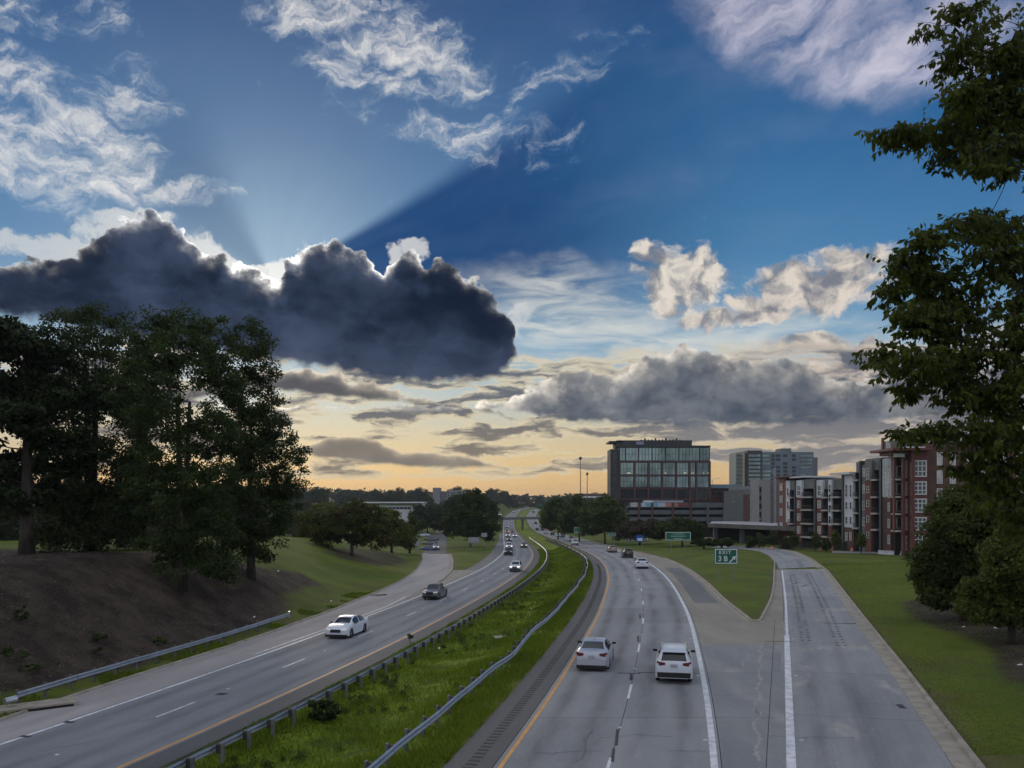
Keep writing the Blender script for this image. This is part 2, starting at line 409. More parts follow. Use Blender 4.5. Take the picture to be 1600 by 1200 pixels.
def road_mat(name, c, c2, tracks=(), track=0.3, rough=0.82, tine=0.0, rand=0.0, blotch=None):
    """paving: mottled, wheel tracks along the lane (UV u = metres across, v = metres along)"""
    m = bpy.data.materials.new(name); m.use_nodes = True; nt = m.node_tree; S.nt = nt
    b = nt.nodes['Principled BSDF']; b.inputs['Specular IOR Level'].default_value = 0.22
    uvn = nt.nodes.new('ShaderNodeUVMap'); sp = nt.nodes.new('ShaderNodeSeparateXYZ'); nt.links.new(uvn.outputs[0], sp.inputs[0])
    u, v = S(sp.outputs[0]), S(sp.outputs[1])
    big = snoise(svec(u * 0.35, v * 0.06, 1.0), 1.0, 6, 0.62)
    fine = snoise(svec(u, v, 5.0), 9.0, 3, 0.7)
    col = smix(sst(big, 0.3, 0.7), (*c, 1), (*c2, 1))
    dark = None
    jit = (snoise(svec(0.0, v * 0.05, 2.0), 1.0, 2) - 0.5) * 0.5
    for t in tracks:
        q = (u + jit - t) * (1 / 0.42); g = S.m('EXPONENT', q * q * -1.0)
        dark = g if dark is None else dark + g
    val = 1.0 + (fine - 0.5) * 0.5 + (snoise(svec(u * 1.2, v * 0.35, 21.0), 1.0, 5, 0.7) - 0.5) * 0.35
    if dark is not None:
        val = val - dark * track * sst(snoise(svec(u * 0.8, v * 0.12, 8.0), 1.0, 4), 0.2, 0.7)
    if tine: val = val + (snoise(svec(u * 3.5, v * 0.02, 3.0), 1.0, 3, 0.7) - 0.5) * tine
    if rand:
        oi = nt.nodes.new('ShaderNodeObjectInfo'); val = val + (S(oi.outputs['Random']) - 0.5) * rand
    if blotch is not None:
        col = smix(sst(snoise(svec(u * 0.4, v * 0.16, 12.0), 1.0, 6, 0.65), 0.54, 0.7) * 0.8, col, (*blotch, 1))
    S.put(b.inputs['Base Color'], sscale(col, val * 1.17))
    S.put(b.inputs['Roughness'], rough + (big - 0.5) * 0.2)
    bn = nt.nodes.new('ShaderNodeBump'); bn.inputs['Strength'].default_value = 0.25; bn.inputs['Distance'].default_value = 0.02
    S.put(bn.inputs['Height'], fine); nt.links.new(bn.outputs[0], b.inputs['Normal'])
    return m

M_slab = road_mat('lane_concrete', (.185, .195, .210), (.245, .250, .258), (0.9, 2.6, 4.55, 6.3), 0.42, rand=0.16)
M_gore = road_mat('gore_concrete', (.160, .168, .180), (.215, .220, .226), (), rand=0.12, blotch=(.28, .27, .25))
M_gore2 = road_mat('stained_concrete', (.192, .174, .148), (.250, .234, .204), (), rand=0.08)
M_ramp = road_mat('ramp_concrete', (.185, .197, .215), (.250, .256, .266), (1.5, 3.4), 0.24, tine=0.34, rand=0.12, blotch=(.34, .325, .295))
M_asph = road_mat('left_paving', (.150, .162, .180), (.200, .211, .228), (-6.1, -4.4, -2.6, -0.9), 0.34)
M_lramp = road_mat('left_ramp_concrete', (.235, .225, .228), (.300, .286, .285), (-13.0, -10.2), 0.14, tine=0.15)
M_shoul = road_mat('shoulder_asphalt', (.075, .077, .08), (.10, .10, .102), (), rough=0.75)
M_patch = road_mat('asphalt_patch', (.105, .11, .115), (.15, .153, .155), (), rough=0.75)
M_seal = mat('joint_sealant', (.035, .035, .036), 0.7)
M_kerb = mat('kerb_concrete', (.36, .325, .27), 0.8, (.24, .215, .18), 1.2, bump=0.2)
M_white = mat('white_paint', (.74, .76, .80), 0.6, (.46, .48, .51), 2.2, detail=7)
M_yellow = mat('yellow_paint', (.66, .34, .085), 0.6, (.48, .25, .08), 1.5, detail=7)
M_steel = mat('galvanised_steel', (.46, .50, .55), 0.38, (.36, .39, .43), 1.5, metal=0.75)
M_post = mat('weathered_post', (.10, .10, .105), 0.7, (.16, .16, .16), 2.0)
M_wood = mat('dark_block', (.045, .04, .038), 0.8)

# ------------------------------------------------------------------ the lie of the land
YS = np.arange(-40.0, 1300.0, 1.0)
def smooth(a, s):
    k = np.arange(-int(3 * s), int(3 * s) + 1); w = np.exp(-0.5 * (k / s) ** 2); w /= w.sum(); n = len(k) // 2
    l = a[0] + (a[1] - a[0]) * np.arange(-n, 0); r = a[-1] + (a[-1] - a[-2]) * np.arange(1, n + 1)
    return np.convolve(np.concatenate([l, a, r]), w, 'valid')
def profile(pts, s):
    P = np.array(pts, dtype=float); a = np.interp(YS, P[:, 0], P[:, 1])
    lo = YS < P[0, 0]; a[lo] = P[0, 1] + (P[1, 1] - P[0, 1]) / (P[1, 0] - P[0, 0]) * (YS[lo] - P[0, 0])
    hi = YS > P[-1, 0]; a[hi] = P[-1, 1] + (P[-1, 1] - P[-2, 1]) / (P[-1, 0] - P[-2, 0]) * (YS[hi] - P[-1, 0])
    return smooth(a, s)
ZR = profile([(-40, 0), (70, 0), (130, -.5), (200, -1.9), (330, -5.0), (450, -6.9), (520, -6.9), (640, -2.6), (900, 1), (1300, 2.0)], 14)
ZL = profile([(-40, -1.1), (70, -1.1), (130, -1.7), (200, -2.8), (330, -5.3), (450, -6.9), (520, -6.9), (640, -2.6), (900, 1), (1300, 2.0)], 14)
XR = profile([(28.5, -.42), (35.9, 1.21), (46.9, 3.33), (56.1, 5.0), (66.7, 6.95), (84, 9.5), (101, 11.8), (120.8, 13.8), (142, 15.2), (165, 16.0), (186, 16.2),
              (219, 16.2), (279, 16.0), (355, 14.9), (459, 13.1), (544, 11.6), (595, 11.1), (690, 12.2), (900, 21), (1100, 45)], 6)
XL = profile([(32, -15.1), (36.2, -14.0), (41.2, -12.8), (46.5, -11.6), (53, -10.15), (61.7, -8.3), (80.7, -5.0), (103.8, -1.6), (118.8, .25), (133, 1.8), (157, 3.5),
              (188, 4.75), (209, 4.95), (241, 4.8), (303, 4.0), (374, 3.1), (481, 2.0), (537, 1.5), (600, 1.2), (720, 3.7), (910, 11.5), (1100, 30)], 6)
def zr(Y): return np.interp(Y, YS, ZR)
def zl(Y): return np.interp(Y, YS, ZL)
SR = np.sqrt(1 + np.gradient(XR) ** 2); SL = np.sqrt(1 + np.gradient(XL) ** 2)
def right(d): return lambda Y: np.interp(Y, YS, XR + d * SR)       # edges parallel to the yellow line of each carriageway
def left(d): return lambda Y: np.interp(Y, YS, XL + d * SL)
ARC_R = np.concatenate([[0], np.cumsum((SR[1:] + SR[:-1]) / 2)]); ARC_L = np.concatenate([[0], np.cumsum((SL[1:] + SL[:-1]) / 2)])
def px_prof(pts, zf):
    out = []
    for x, y in pts:
        Y = np.linspace(15, 900, 60000); yy = HOR + FOC * (EYE - zf(Y)) / Y
        i = np.nonzero(yy <= y)[0][0]; out.append((Y[i], (x - 800) * Y[i] / FOC))
    return out
LO = profile(px_prof([(0, 1127), (125, 1085), (225, 1052), (300, 1030), (400, 997.5), (475, 970), (525, 952.5), (575, 931), (600, 921.5), (632.5, 905.6), (652, 891),
                      (661.8, 874.7)], zl) + [(190, -20.5), (230, -24.5), (450, -38), (700, -50)], 4)
LI = profile(px_prof([(567, 967), (632, 936), (655, 921), (684.5, 907), (701.6, 891), (703.5, 875)], zl) + [(192, -14.8), (230, -18.3), (450, -34.5), (700, -46)], 3)
GE = profile(px_prof([(650, 926), (690, 910), (727, 891), (745, 881), (760, 871), (772, 858), (778, 846), (780, 838)], zl) + [(420, -6.5), (560, -7.5), (700, -6)], 4)
# exit ramp, right: left line, gutter joint, kerb back, island edges (X as a function of Y)
RL = profile(px_prof([(1222, 1195), (1222, 1100), (1222, 1000), (1222, 940), (1220, 912), (1218, 890)], zr), 3)
RG = profile(px_prof([(1491, 1200), (1450, 1137.5), (1410, 1075), (1375, 1025), (1340, 972.5), (1312.5, 935), (1287.5, 900), (1276, 885)], zr), 3)
RB = profile(px_prof([(1537, 1200), (1462.5, 1105), (1412.5, 1040), (1375, 995), (1335, 945), (1300, 900), (1286, 883)], zr), 3)
IL = profile(px_prof([(1178, 975), (1159, 961), (1131, 939), (1105, 912.5), (1080, 893), (1056, 880), (1028, 869), (1000, 862), (975, 859)], zr) +
             [(219, 26.5), (279, 27), (355, 26), (459, 23.5), (640, 22), (900, 31)], 3)
IR = profile(px_prof([(1190, 972), (1201, 950), (1208, 935), (1211, 912.5), (1211, 890)], zr), 3)
NOSE = 63.0                                                        # distance of the island's tip
f_LO, f_LI, f_GE, f_RL, f_RG, f_RB, f_IL, f_IR = [(lambda a: (lambda Y: np.interp(Y, YS, a)))(a) for a in (LO, LI, GE, RL, RG, RB, IL, IR)]

def sstep(x, a, b):
    t = np.clip((x - a) / (b - a), 0, 1); return t * t * (3 - 2 * t)
def Hb(X, Y):
    """bare height of the land and of every road on it"""
    X = np.asarray(X, float); Y = np.asarray(Y, float)
    a, b = left(1.5)(Y), right(-1.9)(Y)
    t = sstep(X, a, b)
    Z = zl(Y) * (1 - t) + zr(Y) * t
    m = np.clip((X - a) / np.maximum(b - a, 1e-3), 0, 1)
    Z = Z - 0.55 * np.sin(np.pi * m) ** 1.5 * ((X > a) & (X < b))
    # right-hand lawns: stay up while the highway dips
    dr = X - f_IL(Y)
    zr2 = np.interp(Y, [-40, 70, 130, 165, 200, 330, 520, 900, 1300], [0, 0, -.45, -.9, -1.6, -2.2, -2.0, 0, 2])
    g = sstep(dr, 2.0, 26.0); Z = Z * (1 - g) + zr2 * g
    lawn = sstep(X - np.interp(Y, YS, RB), 1.0, 22.0) * sstep(Y, 5, 40) * sstep(Y, 150, 95); Z = Z + 1.5 * lawn
    isl = sstep(X, f_IL(Y) + 0.6, f_IL(Y) + 8) * sstep(f_IR(Y) - X, 0.6, 8) * sstep(Y, NOSE, 100) * sstep(Y, 190, 150); Z = Z + 0.7 * isl
    # left: bank rising from the ramp, street falling away behind the crest
    d = f_LO(Y) - X
    amp = np.interp(Y, [-40, 20, 60, 110, 150, 185, 230, 1300], [5.2, 5.4, 6.0, 5.6, 4.8, 3.8, .5, 0])
    Ln = np.interp(Y, [-40, 80, 118, 1300], [14.0, 14.0, 25.0, 25.0]); Z = Z + amp * sstep(d / Ln, 0.05, 1.0)
    far = sstep(f_GE(Y) - X, -1.0, 9.0)
    Z = Z + far * np.interp(Y, [-40, 178, 192, 215, 260, 330, 450, 700, 1300], [0, 0, -.1, -1.6, .1, 2.2, 4.4, 6.0, 6.0])
    Z = Z + far * sstep(f_GE(Y) - X, 0, 7) * sstep(X - f_LI(Y), 0, 5) * sstep(Y, 140, 175) * 0.8 * sstep(Y, 260, 210)
    # far woods stand on higher ground
    Z = Z + sstep(Y, 900, 1300) * 4.0 + sstep(np.abs(X), 120, 500) * sstep(Y, 150, 600) * 6.0
    return Z
def pt(X, Y, dz=0.0): return (float(X), float(Y), float(Hb(X, Y)) + dz)

# paved areas as outlines, for cutting the grass sheet
def outline(fa, fb, y0, y1, step=1.5):
    y = np.arange(y0, y1 + step * .5, step); return np.concatenate([np.stack([fa(y), y], 1), np.stack([fb(y), y], 1)[::-1]])
def site(px, py, y0=18.0, y1=900.0):
    """ground point seen at a picture position"""
    Y = np.linspace(y0, y1, 30000); X = (px - 800) * Y / FOC
    yy = HOR + FOC * (EYE - Hb(X, Y)) / Y
    i = np.nonzero(yy <= py)[0]; i = i[0] if len(i) else len(Y) - 1
    return np.array([X[i], Y[i], Hb(X[i], Y[i])])

# top bend of the exit ramp (turns left behind the island)
BEND_IN = [tuple(site(x, y)[:2]) for x, y in ((1217, 889), (1212, 878), (1203, 868.5), (1190, 862.5), (1165, 858.5), (1140, 856.5), (1112, 855.5))]
BEND_OUT = [tuple(site(x, y)[:2]) for x, y in ((1276, 886), (1265, 873), (1243, 863), (1215, 857.8), (1190, 855.2), (1160, 853.2), (1125, 852.2))]
PAVED = [outline(f_LO, left(1.5), -40, 205), outline(lambda Y: np.where(Y < 192, left(-9)(Y), f_GE(Y)), left(1.5), 200, 1290, 4), outline(f_LO, f_LI, 200, 700, 4),
         outline(right(-1.9), f_RB, -40, NOSE), outline(right(-1.9), f_IL, NOSE - 1, 1290, 2), outline(f_IR, f_RB, NOSE - 1, 118),
         np.array(BEND_IN + BEND_OUT[::-1])]
# grass wedge between the left ramp and the main road is cut out of the first outline
WEDGE = outline(lambda Y: f_LI(Y) + 0.9, lambda Y: f_GE(Y), 134, 206, 1.5)
def poly_dist(px, py, poly):
    """signed distance, negative inside"""
    A = poly; B = np.roll(poly, -1, 0); best = np.full(px.shape, 1e9); ins = np.zeros(px.shape, bool)
    for (ax, ay), (bx, by) in zip(A, B):
        ex, ey = bx - ax, by - ay; L = ex * ex + ey * ey + 1e-12
        t = np.clip(((px - ax) * ex + (py - ay) * ey) / L, 0, 1)
        best = np.minimum(best, (px - ax - t * ex) ** 2 + (py - ay - t * ey) ** 2)
        c = (ay > py) != (by > py)
        if ey != 0: ins ^= c & (px < ex * (py - ay) / ey + ax)
    best = np.sqrt(best); return np.where(ins, -best, best)
def paved_dist(x, y):
    d = np.full(x.shape, 1e9)
    for P in PAVED:
        lo, hi = P.min(0) - 4, P.max(0) + 4
        k = (x > lo[0]) & (x < hi[0]) & (y > lo[1]) & (y < hi[1])
        if k.any():
            dd = poly_dist(x[k], y[k], P)
            d[k] = np.minimum(d[k], dd)
    k = (y > 130) & (y < 210) & (x > -25) & (x < 5)
    w = -poly_dist(x[k], y[k], WEDGE); d[k] = np.maximum(d[k], w)
    return d

def grow(a, b, s0, s1):                        # growing spacing
    out = [a]; n = 0
    while out[-1] < b: out.append(out[-1] + s0 + (s1 - s0) * ((out[-1] - a) / (b - a)) ** 1.5)
    return out
gx = np.array(sorted(set([-x for x in grow(45, 2600, 1.2, 160)] + list(np.arange(-44, 62, 0.8)) + grow(62, 2600, 1.2, 160))))
gy = np.array(list(np.arange(-40, 8, 4.0)) + list(np.arange(8, 100, 0.8)) + list(np.arange(100, 215, 1.3)) + grow(215, 4200, 2.2, 190))
GX, GY = np.meshgrid(gx, gy)
near = GY < 1290
PD = np.full(GX.shape, 1e9); PD[near] = paved_dist(GX[near], GY[near])
GZ = Hb(GX, np.minimum(GY, 1290)) - 0.03 + 0.06 * sstep(PD, 0, 1.6) - 0.32 * sstep(-PD, 0.0, 1.0)
from mathutils import noise as mnoise
bum = np.array([mnoise.noise(Vector((x * .21, y * .21, 0))) + .5 * mnoise.noise(Vector((x * .6, y * .6, 3))) for x, y in zip(GX.ravel(), GY.ravel())]).reshape(GX.shape)
GZ += bum * 0.10 * sstep(PD, 0.5, 5.0)

# which ground is mulch or bare earth, which is mown lawn, which is rough grass: attributes of the place
MULCH_L = np.array([site(x, y)[:2] for x, y in ((-60, 1100), (60, 1075), (200, 1048), (320, 1014), (430, 972), (452, 950), (440, 930), (500, 915), (470, 895), (420, 890), (375, 880), (300, 868), (190, 864), (100, 861), (0, 858), (-300, 856))] + [(-75, 62), (-70, 25), (-40, 20)])
MULCH_R = np.array([site(x, y)[:2] for x, y in ((1405, 942), (1445, 935), (1480, 931), (1600, 930), (1800, 960), (1900, 1000), (1700, 1120), (1600, 1075), (1575, 1066), (1560, 1040), (1535, 1005), (1505, 992), (1480, 986), (1455, 976), (1425, 965))])
MULCH_T = np.array([site(x, y)[:2] for x, y in ((512, 858), (560, 857), (600, 862), (625, 870), (640, 880), (590, 884), (545, 876), (515, 866))])
GRAV = np.array([(x, y) for x, y in ((0, 0), (1, 0), (0, 1))])
def mask(poly, soft):
    m = np.zeros(GX.shape); lo, hi = poly.min(0) - soft * 3, poly.max(0) + soft * 3
    k = (GX > lo[0]) & (GX < hi[0]) & (GY > lo[1]) & (GY < hi[1])
    m[k] = sstep(-poly_dist(GX[k], GY[k], poly) + bum[k] * soft * 1.4, -soft, soft); return m
mul = np.maximum(np.maximum(mask(MULCH_L, 0.5), mask(MULCH_R, 0.35)), mask(MULCH_T, 1.0) * 0.8)
verge = sstep(PD, 0.9, 0.15) * (GY < 260) * 0.75 * (0.5 + 0.5 * np.clip(bum * 2 + .4, 0, 1))
med = ((GX > left(1.4)(GY)) & (GX < right(-1.8)(GY))).astype(float)
nv = GX.size; idx = np.arange(nv).reshape(GX.shape)
F = np.stack([idx[:-1, :-1], idx[:-1, 1:], idx[1:, 1:], idx[1:, :-1]], -1).reshape(-1, 4)

def ground_mat():
    m = bpy.data.materials.new('grass_and_earth'); m.use_nodes = True; nt = m.node_tree; S.nt = nt
    b = nt.nodes['Principled BSDF']; b.inputs['Roughness'].default_value = 0.9; b.inputs['Specular IOR Level'].default_value = 0.15
    g = S(nt.nodes.new('ShaderNodeNewGeometry').outputs['Position'])
    def attr(n):
        a = nt.nodes.new('ShaderNodeAttribute'); a.attribute_name = n; return S(a.outputs['Fac'])
    big = snoise(g, 0.09, 5, 0.6); mid = snoise(g, 0.5, 6, 0.65); fine = snoise(g, 7.0, 5, 0.7)
    lawn = smix(sst(big, 0.32, 0.68), (.066, .102, .012, 1), (.112, .146, .018, 1))
    lawn = smix(sst(snoise(g, 0.16, 5, 0.7), 0.48, 0.64) * 0.55, lawn, (.105, .082, .036, 1))
    rough_ = smix(sst(big, 0.36, 0.62), (.112, .170, .011, 1), (.172, .228, .013, 1))
    lawn = smix(sst(mid, 0.52, 0.72) * 0.5, lawn, (.040, .058, .012, 1))
    rough_ = smix(sst(mid, 0.45, 0.7) * 0.85, rough_, (.034, .050, .010, 1))
    grass = smix(attr('median'), lawn, rough_)
    grass = sscale(grass, 0.45 + fine * 1.1)
    earth = smix(sst(mid, 0.35, 0.65), (.030, .023, .019, 1), (.068, .053, .043, 1))
    chips = snoise(g, 11.0, 6, 0.8)
    earth = sscale(earth, 0.35 + sst(chips, 0.3, 0.75) * 1.5)
    earth = smix(sst(snoise(g, 24.0, 3, 0.8), 0.66, 0.74) * 0.4, earth, (.22, .18, .15, 1))
    dirt = sscale(smix(mid, (.13, .10, .065, 1), (.20, .16, .11, 1)), 0.6 + fine * 0.7)
    c = smix(attr('mulch'), grass, earth); c = smix(attr('verge'), c, dirt)
    S.put(b.inputs['Base Color'], c)
    bn = nt.nodes.new('ShaderNodeBump'); bn.inputs['Strength'].default_value = 0.7; bn.inputs['Distance'].default_value = 0.15
    S.put(bn.inputs['Height'], fine + mid); nt.links.new(bn.outputs[0], b.inputs['Normal'])
    return m
me = np_mesh('ground', np.stack([GX, GY, GZ], -1).reshape(-1, 3), F, ground_mat(), smooth=True)
for n, a in (('mulch', mul), ('verge', verge), ('median', med)):
    at = me.attributes.new(n, 'FLOAT', 'POINT'); at.data.foreach_set('value', a.ravel().astype(np.float32))
ground = tag(link('ground', me), kind='structure')
def gz(X, Y):
    """height of the finished ground sheet (bilinear)"""
    i = int(np.clip(np.searchsorted(gy, Y) - 1, 0, len(gy) - 2)); j = int(np.clip(np.searchsorted(gx, X) - 1, 0, len(gx) - 2))
    t = (Y - gy[i]) / (gy[i + 1] - gy[i]); s = (X - gx[j]) / (gx[j + 1] - gx[j])
    return float((GZ[i, j] * (1 - s) + GZ[i, j + 1] * s) * (1 - t) + (GZ[i + 1, j] * (1 - s) + GZ[i + 1, j + 1] * s) * t)

# ------------------------------------------------------------------ roads
def strip_mesh(name, fa, fb, y0, y1, dz, m, step=2.0, nu=2, thick=0.25, arc=None, ref=None, skew=0.0):
    n = max(1, int(round((y1 - y0) / step))); ys = np.linspace(y0, y1, n + 1)
    V, U = [], []
    for y in ys:
        a, b = float(fa(y)), float(fb(y))
        for k in range(nu + 1):
            t = k / nu; yy = y + skew * (t - .5)
            x = a + (b - a) * t
            V.append((x, yy, float(Hb(x, yy)) + dz))
            U.append(((x - float(ref(yy))) if ref is not None else x, float(np.interp(yy, YS, arc)) if arc is not None else yy))
    w = nu + 1; Fq = [(i * w + k, i * w + k + 1, (i + 1) * w + k + 1, (i + 1) * w + k) for i in range(n) for k in range(nu)]
    if thick:
        ring = [i * w for i in range(n, -1, -1)] + [k for k in range(1, w)] + [i * w + nu for i in range(1, n + 1)] + [n * w + k for k in range(nu - 1, 0, -1)]
        o = len(V); V += [(V[i][0], V[i][1], V[i][2] - thick) for i in ring]; U += [U[i] for i in ring]; r = len(ring)
        Fq += [(ring[i], o + i, o + (i + 1) % r, ring[(i + 1) % r]) for i in range(r)]
    return np_mesh(name, V, Fq, m, uv=U)
def strip(name, *a, parent=None, kind=None, **k):
    o = link(name, strip_mesh(name, *a, **k), parent)
    return tag(o, kind=kind) if kind else o
off = lambda f, d: (lambda Y: f(Y) + d)
Rref, Lref = right(0), left(0)

road_r = strip('road', right(-0.25), right(7.45), -30, 205, -0.06, M_seal, thick=0, kind='structure', step=2)
seg = strip('road_surface', right(-0.25), right(7.45), 205, 1250, 0, M_slab, step=5, nu=4, arc=ARC_R, ref=Rref, parent=road_r)
J = 0.014
ROWS = [35.2 + 9.2 * k for k in range(-6, 19)]
for y0, y1 in zip(ROWS[:-1], ROWS[1:]):
    y1 = min(y1, 205)
    for d0, d1 in ((-0.25, 3.62), (3.62, 7.45)):
        strip('slab', right(d0 + J), right(d1 - J), y0 + J, y1 - J, random.uniform(-.003, .003), M_slab, step=2.3, nu=2, arc=ARC_R, ref=Rref, parent=road_r, skew=0.0)
gore = strip('gore_paving', right(7.45), f_RL, -30, NOSE + 2, -0.06, M_seal, thick=0, kind='structure')
ramp = strip('exit_ramp', f_RL, f_RG, -30, 118, -0.06, M_seal, thick=0, kind='structure')
for y0, y1 in zip(ROWS[:-1], ROWS[1:]):
    if y0 < NOSE:
        ye = min(y1, NOSE + 2); mm = M_gore2 if y0 > 52 else M_gore
        strip('slab', off(right(7.45), J), off(f_RL, -.55 - J), y0 + J, ye - J, random.uniform(-.003, .003), mm, nu=3, parent=gore)
        strip('slab', off(f_RL, -.55 + J), off(f_RL, .12 - J), y0 + J, ye - J, random.uniform(-.003, .003), mm, nu=1, parent=gore)
    if y0 < 110:
        ye = min(y1, 118)
        strip('slab', off(f_RL, .12 + J), off(f_RG, -J), y0 + J, ye - J, random.uniform(-.003, .003), M_ramp, nu=3, parent=ramp, ref=f_RL, skew=-1.2 if y0 < 60 else 0)
# shoulders and gutters
strip('shoulder', right(-1.9), right(-0.27), -30, 230, -0.004, M_shoul, kind='structure', arc=ARC_R, ref=Rref)
strip('shoulder', right(7.47), f_IL, NOSE + 2.05, 420, -0.006, M_gore2, kind='structure', nu=3, thick=.2)
strip('shoulder_patch', off(f_IL, -2.9), off(f_IL, -.75), 76, 122, 0.006, M_patch, kind='structure', nu=2, thick=.02)
strip('gutter', f_IR, off(f_RL, .1), NOSE + 2.05, 118, -0.006, M_gore2, kind='structure', nu=2)
b_in, b_out = np.array(BEND_IN), np.array(BEND_OUT)
tt = np.linspace(0, 1, 40)
def along(P, t):
    s = np.concatenate([[0], np.cumsum(np.linalg.norm(np.diff(P, axis=0), axis=1))]); s /= s[-1]
    return np.stack([np.interp(t, s, P[:, 0]), np.interp(t, s, P[:, 1])], 1)
pi_, po_ = along(b_in, tt), along(b_out, tt)
Vb, Ub = [], []
for i in range(40):
    for k in range(5):
        q = pi_[i] + (po_[i] - pi_[i]) * k / 4; Vb.append((q[0], q[1], float(Hb(q[0], q[1])) + 0.01)); Ub.append((k * 1.4, i * 1.7))
Fb = [(i * 5 + k, i * 5 + k + 1, (i + 1) * 5 + k + 1, (i + 1) * 5 + k) for i in range(39) for k in range(4)]
link('ramp_bend', np_mesh('ramp_bend', Vb, Fb, M_ramp, uv=Ub), ramp)

# left carriageway, its ramp and the street behind
road_l = strip('road', left(-7.25), left(0.22), -30, 1250, 0, M_asph, nu=6, step=2.5, arc=ARC_L, ref=Lref, kind='structure')
strip('shoulder', left(0.24), left(1.5), -30, 420, -0.005, M_shoul, kind='structure', arc=ARC_L, ref=Lref)
lramp = strip('entrance_ramp', f_LO, lambda Y: np.minimum(left(-7.27)(Y), f_LI(Y)), -30, 206, -0.005, M_lramp, nu=4, kind='structure', arc=ARC_L, ref=Lref)
strip('gore_paving', f_LI, lambda Y: np.maximum(left(-7.3)(Y), f_LI(Y) + .02), 76, 134, -0.008, M_gore2, kind='structure', nu=2)
strip('shoulder', f_GE, left(-7.3), 134, 420, -0.008, M_patch, kind='structure', nu=2)
street = strip('street', f_LO, f_LI, 206, 640, 0.0, M_shoul, nu=3, step=4, kind='structure')

# painted lines: each a thin sheet on its road
def line(name, f, w, y0, y1, m, parent, step=2.0, dz=0.006): return strip(name, off(f, -w / 2), off(f, w / 2), y0, y1, dz, m, step=step, nu=1, thick=0, parent=parent)
line('edge_line', right(0.0), 0.16, -25, 900, M_yellow, road_r)
line('edge_line', right(7.2), 0.26, -25, 900, M_white, road_r)
line('edge_line', left(0.0), 0.16, -25, 900, M_yellow, road_l)
line('edge_line', left(-7.0), 0.2, 34, 900, M_white, road_l)
line('edge_line', off(f_RL, .32), 0.34, -25, NOSE - 6, M_white, ramp, dz=0.008)
line('edge_line', off(f_RL, .34), 0.2, NOSE - 6, 116, M_white, ramp, dz=0.008)
line('ramp_line', lambda Y: np.minimum(left(-7.6)(Y), f_LI(Y) - .25), 0.14, 56, 92, M_white, lramp)
def dashes(f, arc, y_start, parent):
    s0 = float(np.interp(y_start, YS, arc)); far = MB()
    for k in range(-4, 70):
        a, b = s0 + 12.19 * k, s0 + 12.19 * k + 3.05
        ya, yb = float(np.interp(a, arc, YS)), float(np.interp(b, arc, YS))
        if ya < -25 or yb > 800: continue
        if ya < 200: line('lane_dash', f, 0.125, ya, yb, M_white, parent, step=1.0)
        else: far.add([(float(f(y)) + q, y, float(Hb(f(y), y)) + .006) for y, q in ((ya, -.06), (ya, .06), (yb, .06), (yb, -.06))], [(0, 1, 2, 3)])
    tag(far.build('far_lane_dashes', M_white, parent), kind='stuff')
dashes(right(3.62), ARC_R, 38.6, road_r)
dashes(left(-3.55), ARC_L, 39.5, road_l)
# dowel bar patches sawn into the ramp, rumble grooves in the shoulder, dark joint scars
dm = MB()
for c0, ya, yb in ((1.55, 55, 108), (3.75, 53, 112)):
    for y in np.arange(ya, yb, 1.15):
        for q in (-.24, .24):
            if random.random() < .12: continue
            x = float(f_RL(y)) + c0 + q; y += random.uniform(-.06, .06); w = random.uniform(.05, .085)
            dm.box((x, y, float(Hb(x, y)) + .004), (w * 2, random.uniform(.32, .5), .008))
for x_, y_ in ((1.75, 96), (2.6, 92.5)):
    X0 = float(f_RL(y_)) + x_; dm.box((X0, y_, float(Hb(X0, y_)) + .005), (.16, 2.6, .01), -.55)
tag(dm.build('dowel_patches', M_seal, ramp), kind='stuff')
rm = MB()
for y in np.arange(18, 130, .42):
    x = float(right(-1.05)(y)); rm.box((x, y, float(Hb(x, y)) + .002), (.40, .17, .012), -math.atan(float(np.interp(y, YS, np.gradient(XR)))))
tag(rm.build('rumble_grooves', mat('groove_dark', (.05, .05, .052), .9), road_r), kind='stuff')  # dark bars laid on the shoulder mark the grooves
sm_ = MB()
for px, py, l, w in ((983, 1052, 1.2, .16), (964, 1152, .12, 2.2), (958, 1180, .1, 1.6), (1014, 1051, 1.1, .12), (986, 1058, .14, 1.6), (997, 998, .14, 2.4), (1000, 963, .14, 2.6), (1216, 1002.5, 1.6, .14), (346, 1084.5, .5, .5), (1408, 1104, .28, .7), (108, 1128.5, .5, .3), (40, 1151, .5, .25)):
    q = site(px, py); sm_.box((q[0], q[1], q[2] + .004), (l, w, .012), -.15)
tag(sm_.build('joint_scars', M_seal, road_r), kind='stuff')
# sealed gutter joint and a pale lime streak in the gore
line('joint', off(f_RG, .02), .07, -25, 116, M_seal, ramp)
def streak(pts, w, parent, m, seed):
    g = np.random.default_rng(seed); P = np.array([site(*p)[:2] for p in pts]); s = np.concatenate([[0], np.cumsum(np.linalg.norm(np.diff(P, axis=0), axis=1))]); V, F = [], []
    qs = np.arange(0, s[-1], .16)
    for i, q in enumerate(qs):
        c = np.array([np.interp(q, s, P[:, 0]), np.interp(q, s, P[:, 1])]); c[0] += .10 * math.sin(q * 1.7) + .04 * g.normal(); ww = w * (.25 + 1.1 * abs(mnoise.noise(Vector((q * .9, seed, 0)))) + .25 * g.random())
        for k in (-1, 1): V.append((c[0] + k * ww / 2, c[1], float(Hb(c[0], c[1])) + .0065))
        if i: F.append((2 * i - 2, 2 * i - 1, 2 * i + 1, 2 * i))
    link('stain', np_mesh('stain', V, F, m), parent)
M_lime = mat('lime_stain', (.34, .33, .31), .8, (.24, .245, .245), 1.5, detail=7)
M_oil = mat('oil_stain', (.085, .088, .094), .6, (.13, .135, .142), 1.2, detail=7)
